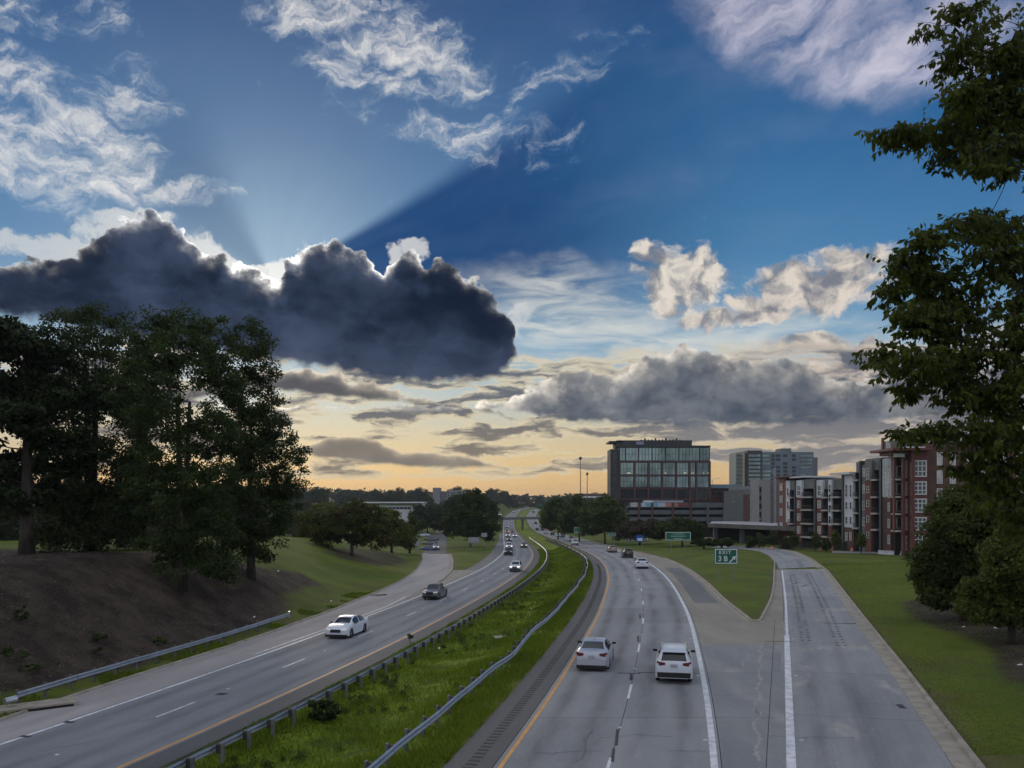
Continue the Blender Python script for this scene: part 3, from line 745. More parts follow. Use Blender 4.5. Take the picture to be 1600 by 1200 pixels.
streak([(1189, 1004), (1188, 1040), (1186, 1062), (1183, 1100), (1181, 1135), (1184, 1165), (1188, 1190)], .26, gore, M_lime, 3)
streak([(1172, 1006), (1165, 1030), (1158, 1046)], .12, gore, M_lime, 5)
streak([(1181, 1108), (1183, 1120)], .55, gore, M_lime, 8)
streak([(903, 1190), (918, 1160), (925, 1140)], .12, road_r, M_oil, 9)
# hairline cracks across the slabs
cr = MB()
for i, (px, py, an, l) in enumerate(((1000, 1150, .2, 3.2), (1080, 1175, -.1, 1.6), (900, 1175, .1, 3.0), (1280, 1150, .05, 3.8), (1380, 1100, -.15, 2.6), (1150, 1085, .1, 2.2), (1260, 1010, 0, 2.5), (1005, 1040, .15, 3.0), (950, 1000, 0, 2.8), (250, 1120, .9, 3.0), (350, 1060, 1.1, 2.5), (120, 1165, .7, 2.6), (460, 1025, 1.0, 3.0))):
    q = site(px, py); g = np.random.default_rng(i); x, y = q[0] - l / 2 * math.cos(an), q[1] - l / 2 * math.sin(an); n = int(l / .18); a = an
    for k in range(n):
        a = an + g.normal() * .5; x2, y2 = x + .18 * math.cos(a), y + .18 * math.sin(a); nx, ny = -math.sin(a) * .011, math.cos(a) * .011; z = float(Hb(x, y)) + .0062
        cr.add([(x - nx, y - ny, z), (x2 - nx, y2 - ny, z), (x2 + nx, y2 + ny, z), (x + nx, y + ny, z)], [(0, 1, 2, 3)]); x, y = x2, y2
tag(cr.build('cracks', M_seal, road_r), kind='stuff')
# raised reflectors beside the lines
rf = MB()
refl = [right(7.0)(y) for y in ()]
for f, dd in ((right(3.62), 4.8), (off(f_RL, .75), 3.0), (right(6.95), 3.0), (left(-3.55), 4.8)):
    for k in range(12):
        y = 28.8 + dd + k * 12.1 * (.98 if f is not None else 1); x = float(f(y))
        rf.box((x, y, float(Hb(x, y)) + .012), (.14, .12, .024))
tag(rf.build('road_reflectors', M_white, road_r), kind='stuff')

# kerbs: face, flat top, cut into 3 m lengths like the cast stones
def kerb(P, side, w=0.22, h=0.14, gut=0.0, label=None):
    """P polyline on the road edge; side = +1 when the kerb lies to the right of travel"""
    P = np.array(P); s = np.concatenate([[0], np.cumsum(np.linalg.norm(np.diff(P, axis=0), axis=1))])
    L = s[-1]; n = max(1, int(L / 3.05)); base = MB()
    root = tag(empty('kerb', pt(P[0, 0], P[0, 1])), kind='structure')
    for i in range(n):
        ss = np.linspace(i * L / n + .008, (i + 1) * L / n - .008, 4)
        C = np.stack([np.interp(ss, s, P[:, 0]), np.interp(ss, s, P[:, 1])], 1)
        T = np.gradient(C, axis=0); T /= np.linalg.norm(T, axis=1)[:, None]; N = np.stack([T[:, 1], -T[:, 0]], 1) * side
        sec = [(-gut, -.2), (-gut, .012), (0, .014), (.035, h - .02), (.07, h), (w, h - .005), (w, -.2)] if gut else [(0, -.2), (0, .014), (.03, h - .02), (.06, h), (w, h - .005), (w, -.2)]
        V = []
        for c, nn in zip(C, N):
            z = float(Hb(c[0], c[1]))
            V += [(c[0] + nn[0] * a, c[1] + nn[1] * a, z + b) for a, b in sec]
        V = np.array(V) - np.array(root.location); k = len(sec)
        Fk = [(r * k + a, r * k + a + 1, (r + 1) * k + a + 1, (r + 1) * k + a) for r in range(3) for a in range(k - 1)]
        mb = MB().add(V, Fk); mb.add(V[:k], [tuple(range(k))]); mb.add(V[-k:], [tuple(range(k))[::-1]])
        mb.build('kerbstone', M_kerb, root)
    return root
yk = np.arange(-20, 116, 2.0)
kerb(list(np.stack([f_RB(yk) - .25, yk], 1)) + [tuple(np.array(q) + (.0, -.1)) for q in BEND_OUT[1:5]], 1, gut=0.72)
yi = np.arange(NOSE + 3, 150, 2.0)
islk = list(np.stack([f_IL(yi), yi], 1)[::-1]) + [tuple(site(*q)[:2]) for q in ((1171, 971.5), (1180, 972.5), (1190, 970.5))]
kerb(islk, -1, gut=.35)
yi = np.arange(NOSE + 2.5, 112, 2.0)
kerb([tuple(site(1190, 970.5)[:2])] + list(np.stack([f_IR(yi), yi], 1)) + BEND_IN[1:4], -1)
yi = np.arange(36, 190, 2.5)
kerb(np.stack([f_LO(yi), yi], 1), -1, w=.18, h=.11)
yi = np.arange(101, 192, 2.5)
kerb(np.stack([f_LI(yi) + .35, yi], 1), 1, w=.3, h=.12, gut=.3)
# ------------------------------------------------------------------ trees
def leaf_mat(name, c, c2, transl=0.25, autumn=None):
    m = bpy.data.materials.new(name); m.use_nodes = True; nt = m.node_tree; S.nt = nt
    out = nt.nodes['Material Output']; b = nt.nodes['Principled BSDF']
    a = nt.nodes.new('ShaderNodeAttribute'); a.attribute_name = 'tone'; t = S(a.outputs['Fac'])
    oi = nt.nodes.new('ShaderNodeObjectInfo'); r = S(oi.outputs['Random'])
    col = smix(t, (*c, 1), (*c2, 1))
    if autumn:
        g = S(nt.nodes.new('ShaderNodeTexCoord').outputs['Object'])
        col = smix(sst(snoise(g, 0.28, 3), 0.52, 0.68) * 0.8, col, (*autumn, 1))
    col = sscale(col, 0.75 + r * 0.5)
    S.put(b.inputs['Base Color'], col); b.inputs['Roughness'].default_value = 0.6; b.inputs['Specular IOR Level'].default_value = 0.25
    tr = nt.nodes.new('ShaderNodeBsdfTranslucent'); S.put(tr.inputs[0], sscale(col, 1.3))
    mx = nt.nodes.new('ShaderNodeMixShader'); mx.inputs[0].default_value = transl
    nt.links.new(b.outputs[0], mx.inputs[1]); nt.links.new(tr.outputs[0], mx.inputs[2]); nt.links.new(mx.outputs[0], out.inputs[0])
    return m
L_dark = leaf_mat('dark_leaf', (.024, .042, .012), (.056, .085, .018), .35)
L_pine = leaf_mat('pine_needles', (.016, .028, .010), (.030, .046, .014), 0.15)
L_near = leaf_mat('broad_leaf', (.028, .044, .008), (.088, .112, .010), 0.4)
L_mid = leaf_mat('mid_leaf', (.036, .056, .014), (.062, .086, .018))
L_aut = leaf_mat('turning_leaf', (.045, .062, .012), (.085, .095, .016), 0.25, autumn=(.11, .062, .016))
L_yel = leaf_mat('yellow_green_leaf', (.055, .082, .010), (.095, .115, .014))
L_yel2 = leaf_mat('lawn_tree_leaf', (.042, .062, .010), (.082, .106, .016), .3)
L_far = leaf_mat('distant_leaf', (.030, .042, .018), (.050, .062, .024), 0.1)
L_brn = leaf_mat('brownish_leaf', (.040, .038, .018), (.060, .055, .024), 0.1)
M_bark = mat('bark', (.035, .028, .022), 0.9, (.075, .062, .05), 5.0, bump=0.5, stretch=(1, 1, .25))

def quads_mesh(name, P, A, B, tone, m, shape=None):
    """leaves: centre P, half length vectors A, half width vectors B"""
    n = len(P)
    if shape == 'pointed':                     # folded, pointed leaf of six corners
        N = np.cross(A, B); N /= np.linalg.norm(N, axis=1)[:, None] + 1e-9
        wl = np.linalg.norm(B, axis=1)[:, None]
        V = np.stack([P - A, P - A * .25 + B + N * wl * .35, P + A * .4 + B * .72 + N * wl * .2, P + A, P + A * .4 - B * .72 + N * wl * .2, P - A * .25 - B + N * wl * .35], 1).reshape(-1, 3)
        i = np.arange(n)[:, None] * 6
        F = np.concatenate([i + np.array([[0, 1, 2, 3]]), i + np.array([[0, 3, 4, 5]])], 1).reshape(-1, 4); k = 2
    else:
        V = np.stack([P - A, P + B - A * .1, P + A, P - B - A * .1], 1).reshape(-1, 3)
        F = np.arange(n * 4).reshape(-1, 4); k = 1
    me = np_mesh(name, V, F, m)
    at = me.attributes.new('tone', 'FLOAT', 'FACE'); at.data.foreach_set('value', np.repeat(tone, k).astype(np.float32))
    return me
def unit(v): return v / (np.linalg.norm(v, axis=-1, keepdims=True) + 1e-9)
def leaves(cent, rads, per, size, g, flat=0.65, droop=0.0, clump_tone=None):
    n = len(cent); c = np.repeat(np.arange(n), per); N = len(c)
    d = g.normal(size=(N, 3)); d = unit(d) * (g.random((N, 1)) ** 0.45)
    P = cent[c] + d * rads[c][:, None] * np.array([1, 1, flat])
    A = unit(g.normal(size=(N, 3)) + np.array([0, 0, -droop]) + d * 0.4)
    B = unit(np.cross(A, g.normal(size=(N, 3)) + np.array([0, 0, 1.0])))
    s = size * g.uniform(.65, 1.25, (N, 1))
    tone = np.clip((clump_tone if clump_tone is not None else g.random(n))[c] * .6 + g.random(N) * .5, 0, 1)
    return P, A * s, B * s * g.uniform(.42, .62, (N, 1)), tone
def branches(trunk, cent, g, r0, taper=0.62, n=5):
    """limbs that reach from the trunk (list of (x,y,z,r)) to every clump; returns an MB"""
    mb = MB(); mb.tube([p[:3] for p in trunk], [p[3] for p in trunk], 8)
    nodes = [np.array(p) for p in trunk[len(trunk) // 3:]]
    top = np.array(trunk[-1][:3]); order = np.argsort(np.linalg.norm(cent - np.array(trunk[len(trunk) // 2][:3]), axis=1))
    for i in order:
        c = cent[i]; Q = np.array(nodes); dv = c - Q[:, :3]; dist = np.linalg.norm(dv, axis=1)
        cost = dist + 1.2 * np.maximum(0, Q[:, 2] - c[2] + 0.15 * dist) - Q[:, 3] * 2.0
        k = int(np.argmin(cost)); a = Q[k]; L = dist[k]
        ra = min(a[3] * taper, 0.018 * L + 0.02 + r0 * .05); pts, rr = [], []
        mid = (a[:3] + c) / 2 + g.normal(size=3) * L * .09 + np.array([0, 0, -.06 * L])
        for t in np.linspace(0, 1, n):
            q = (1 - t) ** 2 * a[:3] + 2 * t * (1 - t) * mid + t * t * c; r = ra * (1 - t * .75)
            pts.append(q); rr.append(max(r, .012))
            if t > .2: nodes.append(np.array([*q, r]))
        mb.tube(pts, rr, 5, caps=False)
    return mb
def shell_points(lobes, n, g, low=0.35):
    """points in a union of ellipsoids, most of them near the skin"""
    L = np.array(lobes, float); w = (L[:, 3] * L[:, 4] * L[:, 5]) ** .67; w /= w.sum()
    k = g.choice(len(L), n, p=w); d = unit(g.normal(size=(n, 3))); r = low + (1 - low) * g.random(n) ** .6
    return L[k, :3] + d * r[:, None] * L[k, 3:6]
def make_tree(name, base, lobes, label, leaf, nclump, per, size, crad, seed, trunk_h, tr=0.3, lean=(0, 0), flat=0.65, cat='tree', group=None, droop=.2, nstem=1, low=.35):
    """base: ground point; lobes: (x, y, z, rx, ry, rz) relative to base"""
    g = np.random.default_rng(seed); root = empty(name, base); tag(root, label, cat, group)
    C = shell_points(lobes, nclump, g, low); C = C[C[:, 2] > .25]
    trk = None
    for s in range(nstem):
        a = s * 2.4; sp = 0.0 if nstem == 1 else .35
        T = [(math.cos(a) * sp * t * 2 + lean[0] * t + math.sin(t * 5 + seed) * .12 * t, math.sin(a) * sp * t * 2 + lean[1] * t, -.25 + (trunk_h + .25) * t, tr * (1.35 - .9 * t) if t > 0 else tr * 1.7) for t in np.linspace(0, 1, 7)]
        sub = C[s::nstem]; b = branches(T, sub, g, tr)
        if trk is None: trk = b
        else: trk.add(b.v, b.f)
    trk.build('trunk', M_bark, root, smooth=True)
    P, A, B, t = leaves(C, g.uniform(.6, 1.25, len(C)) * crad, per, size, g, flat, droop)
    link('crown', quads_mesh('crown', P, A, B, t, leaf), root)
    return root
def px_lobes(lst, Y, base, depth=1.0):
    k = Y / FOC; out = []
    for i, (x, y, rx, ry) in enumerate(lst):
        out.append(((x - 800) * k - base[0], ((i * 37) % 11 - 5) * .12 * rx * k * depth, EYE + (HOR - y) * k - base[2], rx * k, rx * k * .9 * depth, ry * k))
    return out
def at(px, Y, dz=0.0):
    X = (px - 800) * Y / FOC; return (X, Y, gz(X, Y) + dz)

# --- the dark group on the bank, left
b = at(42, 70); make_tree('pine_tree', b, px_lobes([(25, 545, 85, 42), (-30, 610, 80, 50), (70, 610, 70, 35), (15, 665, 80, 35), (95, 690, 55, 26), (20, 735, 70, 30), (-60, 700, 60, 40), (85, 560, 40, 25), (10, 600, 70, 40), (20, 775, 50, 24), (-20, 520, 50, 25), (60, 640, 50, 30)], 70, b),
    'tall pine with a bare straight trunk at the far left of the bank', L_pine, 300, 135, .24, 1.15, 11, 18.0, .42, flat=.5, low=.1)
b = at(140, 76); make_tree('broadleaf_tree', b, px_lobes([(140, 620, 88, 120), (150, 760, 90, 80), (112, 516, 48, 36), (172, 512, 44, 34), (150, 575, 62, 42), (205, 560, 40, 40), (110, 640, 60, 45), (195, 645, 55, 50), (150, 710, 70, 40), (120, 780, 55, 45), (175, 800, 55, 50), (140, 835, 65, 28), (215, 740, 40, 40), (190, 845, 50, 18), (100, 845, 30, 16)], 76, b),
    'tallest dense tree on the bank, dark to the ground, right beside the pine', L_dark, 470, 118, .150, 1.08, 12, 17.0, .36, nstem=2)
b = at(285, 67); make_tree('broadleaf_tree', b, px_lobes([(285, 625, 85, 105), (295, 770, 88, 90), (240, 560, 40, 50), (250, 520, 40, 32), (285, 512, 40, 30), (330, 510, 24, 26), (300, 565, 55, 40), (235, 590, 40, 40), (345, 600, 40, 40), (260, 660, 50, 40), (335, 680, 55, 45), (245, 740, 50, 40), (320, 760, 60, 45), (270, 810, 55, 45), (330, 840, 50, 45), (345, 885, 28, 28), (290, 865, 40, 30), (300, 885, 45, 22), (255, 860, 40, 26)], 67, b),
    'many-stemmed dark tree in the middle of the bank with branches hanging down to the mulch', L_dark, 520, 114, .140, .92, 13, 15.0, .24, nstem=4)
b = at(392, 79); make_tree('broadleaf_tree', b, px_lobes([(390, 640, 55, 100), (405, 760, 70, 80), (385, 530, 40, 34), (352, 545, 26, 34), (405, 575, 34, 34), (380, 620, 46, 40), (425, 650, 30, 28), (390, 690, 52, 42), (440, 690, 34, 34), (395, 760, 55, 40), (445, 760, 32, 40), (430, 815, 38, 32), (385, 840, 48, 26), (360, 855, 34, 20), (425, 850, 34, 20), (400, 868, 24, 12), (455, 730, 20, 40)], 79, b),
    'rightmost tree of the dark group on the bank, its leafy side over the lawn', L_dark, 430, 120, .145, 1.0, 14, 14.5, .3)
b = at(225, 84); make_tree('broadleaf_tree', b, px_lobes([(215, 545, 30, 40), (220, 640, 40, 50), (225, 730, 40, 40), (210, 800, 40, 40)], 84, b),
    'slim dark tree half hidden between the tallest tree and the many-stemmed one', L_dark, 130, 190, .16, 1.05, 15, 15.0, .22)

# --- lawn trees beyond the bank
def lawn_tree(px, py, lobes, label, leaf, seed, n=90, per=90, size=.30, crad=1.0, th=.5, tr=.25, Y=None, flat=.65, group=None, name='lawn_tree', low=.35):
    b = at(px, Y) if Y else tuple(site(px, py)); Yb = b[1]
    H = EYE + (HOR - min(l[1] for l in lobes)) * Yb / FOC - b[2]
    return make_tree(name, b, px_lobes(lobes, Yb, b), label, leaf, int(n * 1.9), per, size, crad * 1.2, seed, max(1.0, H * th), tr, flat=flat, group=group, low=low)
lawn_tree(550, 868, [(530, 812, 36, 22), (575, 815, 34, 24), (545, 830, 50, 22), (590, 838, 26, 18), (505, 838, 20, 20), (550, 800, 28, 16)], 'round lawn tree with yellow and rust tinted leaves, trunk in a ring of mulch', L_aut, 21, 140, 100, .26, .95)
lawn_tree(500, 858, [(490, 820, 26, 30), (505, 805, 24, 18), (480, 835, 20, 18)], 'olive brown tree behind the round lawn tree, beside the dark group', L_aut, 22, 80, 80, .3, 1.0, Y=172)
lawn_tree(612, 850, [(605, 820, 28, 24), (622, 835, 24, 20), (598, 806, 18, 12)], 'bright yellow green tree right of the round lawn tree', L_yel, 23, 90, 90, .3, 1.0, Y=185)
lawn_tree(640, 852, [(638, 835, 14, 22), (645, 820, 10, 12)], 'small dark green tree at the street corner behind the entrance ramp', L_mid, 24, 40, 70, .3, .9, Y=196)
# bushes and trees either side of the sunken street
lawn_tree(735, 850, [(735, 812, 32, 30), (712, 818, 20, 24), (758, 822, 22, 22), (740, 785, 20, 20)], 'dark bushy tree behind the sign backs, right of the sunken street', L_mid, 25, 130, 100, .36, 1.5, Y=242)
lawn_tree(765, 845, [(765, 806, 16, 26), (757, 790, 12, 14)], 'narrow dark tree beside the left end of the footbridge', L_mid, 26, 50, 80, .45, 1.6, Y=330)
lawn_tree(705, 840, [(706, 800, 16, 24), (715, 788, 14, 14)], 'dark tree where the sunken street disappears', L_far, 27, 50, 80, .45, 1.6, Y=360)
lawn_tree(668, 835, [(668, 800, 22, 22), (655, 812, 18, 16), (684, 812, 12, 18)], 'broad dark tree left of the sunken street, in front of the long white building', L_far, 28, 70, 80, .45, 1.6, Y=330)
# right of the motorway
lawn_tree(872, 838, [(868, 803, 22, 24), (886, 812, 18, 22), (858, 812, 14, 18)], 'dark tree on the right verge next to the far end of the traffic queue', L_mid, 31, 80, 90, .42, 1.5, Y=300)
lawn_tree(905, 838, [(903, 800, 26, 24), (918, 815, 22, 22), (895, 818, 20, 18)], 'dark rounded tree on the right verge behind the square green sign', L_mid, 32, 90, 90, .42, 1.5, Y=268)
lawn_tree(945, 838, [(942, 803, 30, 24), (960, 818, 24, 22), (925, 815, 20, 22), (948, 785, 16, 10)], 'largest dark tree on the right verge, left of the parking deck', L_mid, 33, 110, 95, .40, 1.5, Y=240)
lawn_tree(1000, 842, [(985, 828, 26, 14), (1012, 826, 28, 14), (1030, 830, 16, 12)], 'low brownish thicket below the coloured banner of the parking deck', L_brn, 34, 90, 90, .34, 1.1, Y=226, name='thicket')
lawn_tree(1066, 845, [(1062, 824, 30, 13), (1082, 830, 20, 13), (1045, 828, 18, 12)], 'dark flat-topped tree behind the wide green sign', L_dark, 35, 100, 95, .32, 1.1, Y=205)
for i, (px, Y, h, w) in enumerate(((1100, 186, 10, 26), (1128, 184, 11, 18))):
    lawn_tree(px, 850, [(px - 8, 847, w * .5, h * .5), (px + 8, 847, w * .5, h * .5)], ['long dark hedge right of the wide green sign', 'dark hedge end beside the concrete barrier'][i], L_dark, 40 + i, 45, 80, .2, .45, Y=Y, name='hedge')
young = [(1172, 192, 836, 14, 'leftmost of the three young trees in front of the raised roadway'), (1189, 190, 833, 12, 'middle of the three young trees in front of the raised roadway'),
         (1207, 188, 830, 14, 'rightmost of the three young trees in front of the raised roadway'), (1227, 183, 840, 13, 'dark shrubby tree at the red end of the apartment row'),
         (1239, 178, 832, 10, 'pale young tree in front of the first dark balconies'), (1274, 172, 834, 11, 'yellow green young tree in front of the brick strip between the balconies'),
         (1305, 168, 830, 11, 'pale young tree in front of the second dark balconies'), (1345, 160, 832, 10, 'thin young tree before the white panelled bay'), (1291, 172, 843, 10, 'low dark bush between two young trees along the fence')]
for i, (px, Y, ty, w, lab) in enumerate(young):
    lawn_tree(px, 860, [(px, ty + 9, w * .62, 7), (px + 1, ty + 16, w * .6, 6), (px, ty + 3, w * .34, 4)], lab, L_mid if i in (0, 1, 2, 3, 8) else L_yel, 50 + i, 26, 60, .17, .38, Y=Y, tr=.09, name='young_tree' if i != 8 else 'bush')
# round trees on the right lawn
b = at(1505, 62); make_tree('round_tree', b, px_lobes([(1490, 825, 52, 45), (1540, 800, 55, 45), (1470, 880, 42, 40), (1520, 880, 50, 45), (1470, 920, 36, 26), (1500, 790, 35, 25), (1510, 935, 50, 24), (1455, 890, 26, 40)], 62, b),
    'low rounded tree on the right lawn whose branches touch the mulch bed', L_yel2, 330, 150, .16, .9, 61, 4.0, .22, low=.3)
b = at(1580, 52); make_tree('round_tree', b, px_lobes([(1570, 885, 45, 50), (1600, 850, 50, 50), (1555, 925, 40, 30), (1610, 930, 50, 35), (1650, 880, 50, 60), (1560, 955, 50, 20), (1600, 960, 50, 20)], 52, b),
    'bushy tree at the right edge, in front of the other rounded tree', L_yel2, 330, 150, .15, .8, 62, 3.5, .2, low=.3)

# --- the big tree that overhangs the right edge: twigs with drooping pointed leaves
def overhanging_tree():
    g = np.random.default_rng(77); Y0 = 27.0; k = Y0 / FOC
    bx, by = (1775 - 800) * k, Y0 + 1.0; base = (bx, by, gz(bx, by)); root = empty('overhanging_tree', base)
    tag(root, 'tall leafy tree whose branches reach in over the right edge of the view', 'tree')
    lob = [(1475, 18, 42, 24), (1450, 38, 18, 9), (1500, 70, 42, 40), (1590, 60, 60, 80), (1560, 120, 56, 48), (1500, 145, 36, 22), (1415, 193, 48, 13), (1470, 178, 46, 16), (1530, 195, 60, 40), (1520, 248, 32, 22), (1575, 225, 45, 38), (1605, 160, 50, 90),
           (1565, 335, 56, 30), (1500, 345, 30, 20), (1450, 362, 36, 18), (1430, 397, 38, 20), (1415, 436, 34, 20), (1480, 415, 64, 44), (1560, 400, 56, 56), (1432, 490, 42, 26), (1500, 480, 66, 46), (1402, 540, 36, 20), (1440, 560, 48, 32), (1388, 577, 20, 14), (1500, 560, 66, 46), (1440, 598, 40, 16), (1570, 540, 56, 90), (1520, 615, 56, 24), (1590, 630, 50, 60),
           (1432, 672, 38, 10), (1480, 670, 45, 14), (1530, 672, 50, 26), (1580, 690, 52, 44), (1590, 760, 46, 50), (1555, 722, 36, 30), (1610, 440, 36, 90), (1615, 820, 36, 60), (1690, 300, 60, 240), (1700, 700, 60, 150)]
    L = [((x + 16 - 800) * k - base[0], ((i * 29) % 13 - 6) * .16, EYE + (HOR - y) * k - base[2], rx * k, max(rx, 30) * k * .8, ry * k) for i, (x, y, rx, ry) in enumerate(lob)]
    C = shell_points(L, 1450, g, .08)
    out_ = [(1740, 90, 90, 110), (1820, 40, 100, 120), (1780, -90, 90, 90), (1770, 300, 110, 140), (1880, 250, 90, 130), (1760, 520, 110, 120), (1880, 520, 100, 130), (1790, 680, 100, 70), (1700, 430, 80, 120)]
    C = np.concatenate([C, shell_points([((x - 800) * k - base[0], ((i * 31) % 9 - 4) * .35, EYE + (HOR - y) * k - base[2], rx * k, rx * k * .95, ry * k) for i, (x, y, rx, ry) in enumerate(out_)], 800, g, .2)])
    T = [(math.sin(t * 4) * .25, 0, -.3 + 24 * t, .34 * (1.12 - t)) for t in np.linspace(0, 1, 10)]
    branches(T, C, g, .34).build('trunk', M_bark, root, smooth=True)
    # twigs: every clump is a spray of leaves that hang from short twigs
    n = len(C); Pn, An, Bn, Tn = [], [], [], []; tw = MB(); ct = g.random(n)
    for i in range(n):
        for q in range(4):
            d = unit(g.normal(size=3) * np.array([1, 1, .45])); tip = C[i] + d * g.uniform(.25, .72)
            tw.tube([C[i], (C[i] + tip) / 2 + np.array([0, 0, .04]), tip], [.010, .008, .005], 3, caps=False)
            for r in range(7):
                s = .25 + .75 * r / 6; p = C[i] + (tip - C[i]) * s
                a = unit(d * .6 + g.normal(size=3) * .55 + np.array([0, 0, -.95])); l = g.uniform(.085, .145)
                bb = unit(np.cross(a, g.normal(size=3)))
                Pn.append(p + a * l); An.append(a * l); Bn.append(bb * l * g.uniform(.40, .52)); Tn.append(min(1, ct[i] * .55 + g.random() * .45))
    tag(tw.build('twigs', M_bark, root), kind='stuff')
    link('crown', quads_mesh('crown', np.array(Pn), np.array(An), np.array(Bn), np.array(Tn), L_near, 'pointed'), root)
    # one bare twig sticking up out of the middle mass
overhanging_tree()

# --- woods behind: five kinds of tree, copied and turned
def template(seed, leaf, H, W, n, per, size, crad):
    g = np.random.default_rng(seed)
    lob = [(g.normal() * W * .25, g.normal() * W * .25, H * z, W * r * .5, W * r * .5, H * .2) for z, r in ((.16, .9), (.38, 1.05), (.58, 1.0), (.74, .8), (.88, .5))]
    C = shell_points(lob, n, g, .4); T = [(0, 0, -.5 + H * .75 * t, .34 * (1.2 - t)) for t in np.linspace(0, 1, 5)]
    P, A, B, t = leaves(C, g.uniform(.7, 1.2, n) * crad, per, size, g)
    tb = MB(); tb.tube([p[:3] for p in T], [p[3] for p in T], 6)
    cm = quads_mesh('far_tree', P, A, B, t, leaf); V0 = len(cm.vertices)
    bm = bmesh.new(); bm.from_mesh(cm); tm = tb.mesh('t', M_bark)
    bm.from_mesh(tm); bm.to_mesh(cm); bm.free(); cm.materials.append(M_bark)
    mi = np.zeros(len(cm.polygons), np.int32); mi[len(P):] = 1; cm.polygons.foreach_set('material_index', mi)
    return cm
TPL = [template(201 + i, L_far, 17 + (i % 3) * 2, 12 + i % 4, 120, 80, .46, 2.2) for i in range(5)]
fg = np.random.default_rng(5)
def far_label(px): return 'dark tree in the wooded skyline left of the distant grey gridded block' if px < 675 else ('dark tree in the wooded skyline between the grey gridded block and the footbridge' if px < 800 else 'dark tree in the wooded skyline right of the vanishing motorway')
spots = []
for Y, xs, st in ((640, (-420, -20), 11), (760, (-480, -25), 12), (900, (-560, 620), 13), (985, (-60, 110), 9), (1060, (-640, 760), 15)):
    for x in np.arange(xs[0], xs[1], st):
        xx = x + fg.normal() * 3; yy = Y + fg.normal() * 22
        if abs(xx - (left(-3)(yy) + right(3)(yy)) / 2) < 34 and yy < 960: continue
        if xx > 130 and yy < 950: continue
        if fg.random() < .2 or abs(xx / yy) > .56: continue
        spots.append((xx, yy, fg.uniform(.85, 1.2)))
for Y, xs, st in ((420, (40, 120), 9), (520, (36, 150), 10), (600, (38, 120), 10), (360, (45, 85), 9), (430, (-150, -62), 9), (520, (-170, -20), 9), (350, (-110, -52), 9), (470, (-45, -16), 7), (300, (-130, -62), 9), (590, (-40, -14), 8)):
    for x in np.arange(xs[0], xs[1], st):
        spots.append((x + fg.normal() * 2, Y + fg.normal() * 12, fg.uniform(.5, .78)))
for yy, x0, x1, s in ((118, -82, -58, .5), (140, -100, -60, .55), (165, -118, -62, .6), (190, -130, -60, .65)):
    for x in np.arange(x0, x1, 6.5): spots.append((x + fg.normal() * 2, yy + fg.normal() * 5, s * fg.uniform(.85, 1.15)))
print('skyline trees', len(spots))
for i, (x, y, s) in enumerate(spots):
    o = link('skyline_tree', TPL[i % 5], None, (x, y, float(Hb(x, min(y, 1290))) - .3), fg.uniform(0, 6.28)); s *= .84
    o.scale = (s * fg.uniform(1.05, 1.45), s * fg.uniform(1.05, 1.45), s * (.92 if y > 600 else 1.0))
    lab = far_label(800 + FOC * x / y) if y > 620 else ('dark tree in the wood left of the sunken street' if x < -10 and y > 240 else ('tree behind the crest of the bank, seen between the trunks' if x < 0 else 'tree in the wood right of the motorway near the footbridge'))
    tag(o, lab, 'tree', 'trees of the wooded skyline' if y > 620 else ('trees left of the street' if x < -10 and y > 240 else ('trees behind the bank' if x < 0 else 'trees right of the motorway')))
# continuous woods further off, where single trees merge
g = np.random.default_rng(9); n = 30000
ux = g.uniform(-1900, 1900, n); uy = 1180 + g.random(n) * 700 + np.abs(ux) * .1; uz = Hb(ux, np.full(n, 1290.0)) + 1 + g.random(n) ** .55 * (11 + 2.5 * np.sin(ux * .021) + 1.8 * np.sin(ux * .083) + 1.2 * np.sin(ux * .31))
d = g.normal(size=(n, 3)); A = unit(g.normal(size=(n, 3))) * g.uniform(2.0, 3.4, (n, 1)); B = unit(np.cross(A, g.normal(size=(n, 3)))) * g.uniform(1.6, 2.8, (n, 1))
tag(link('distant_woods', quads_mesh('distant_woods', np.stack([ux, uy, uz], 1), A, B, g.random(n), L_far)), kind='stuff')

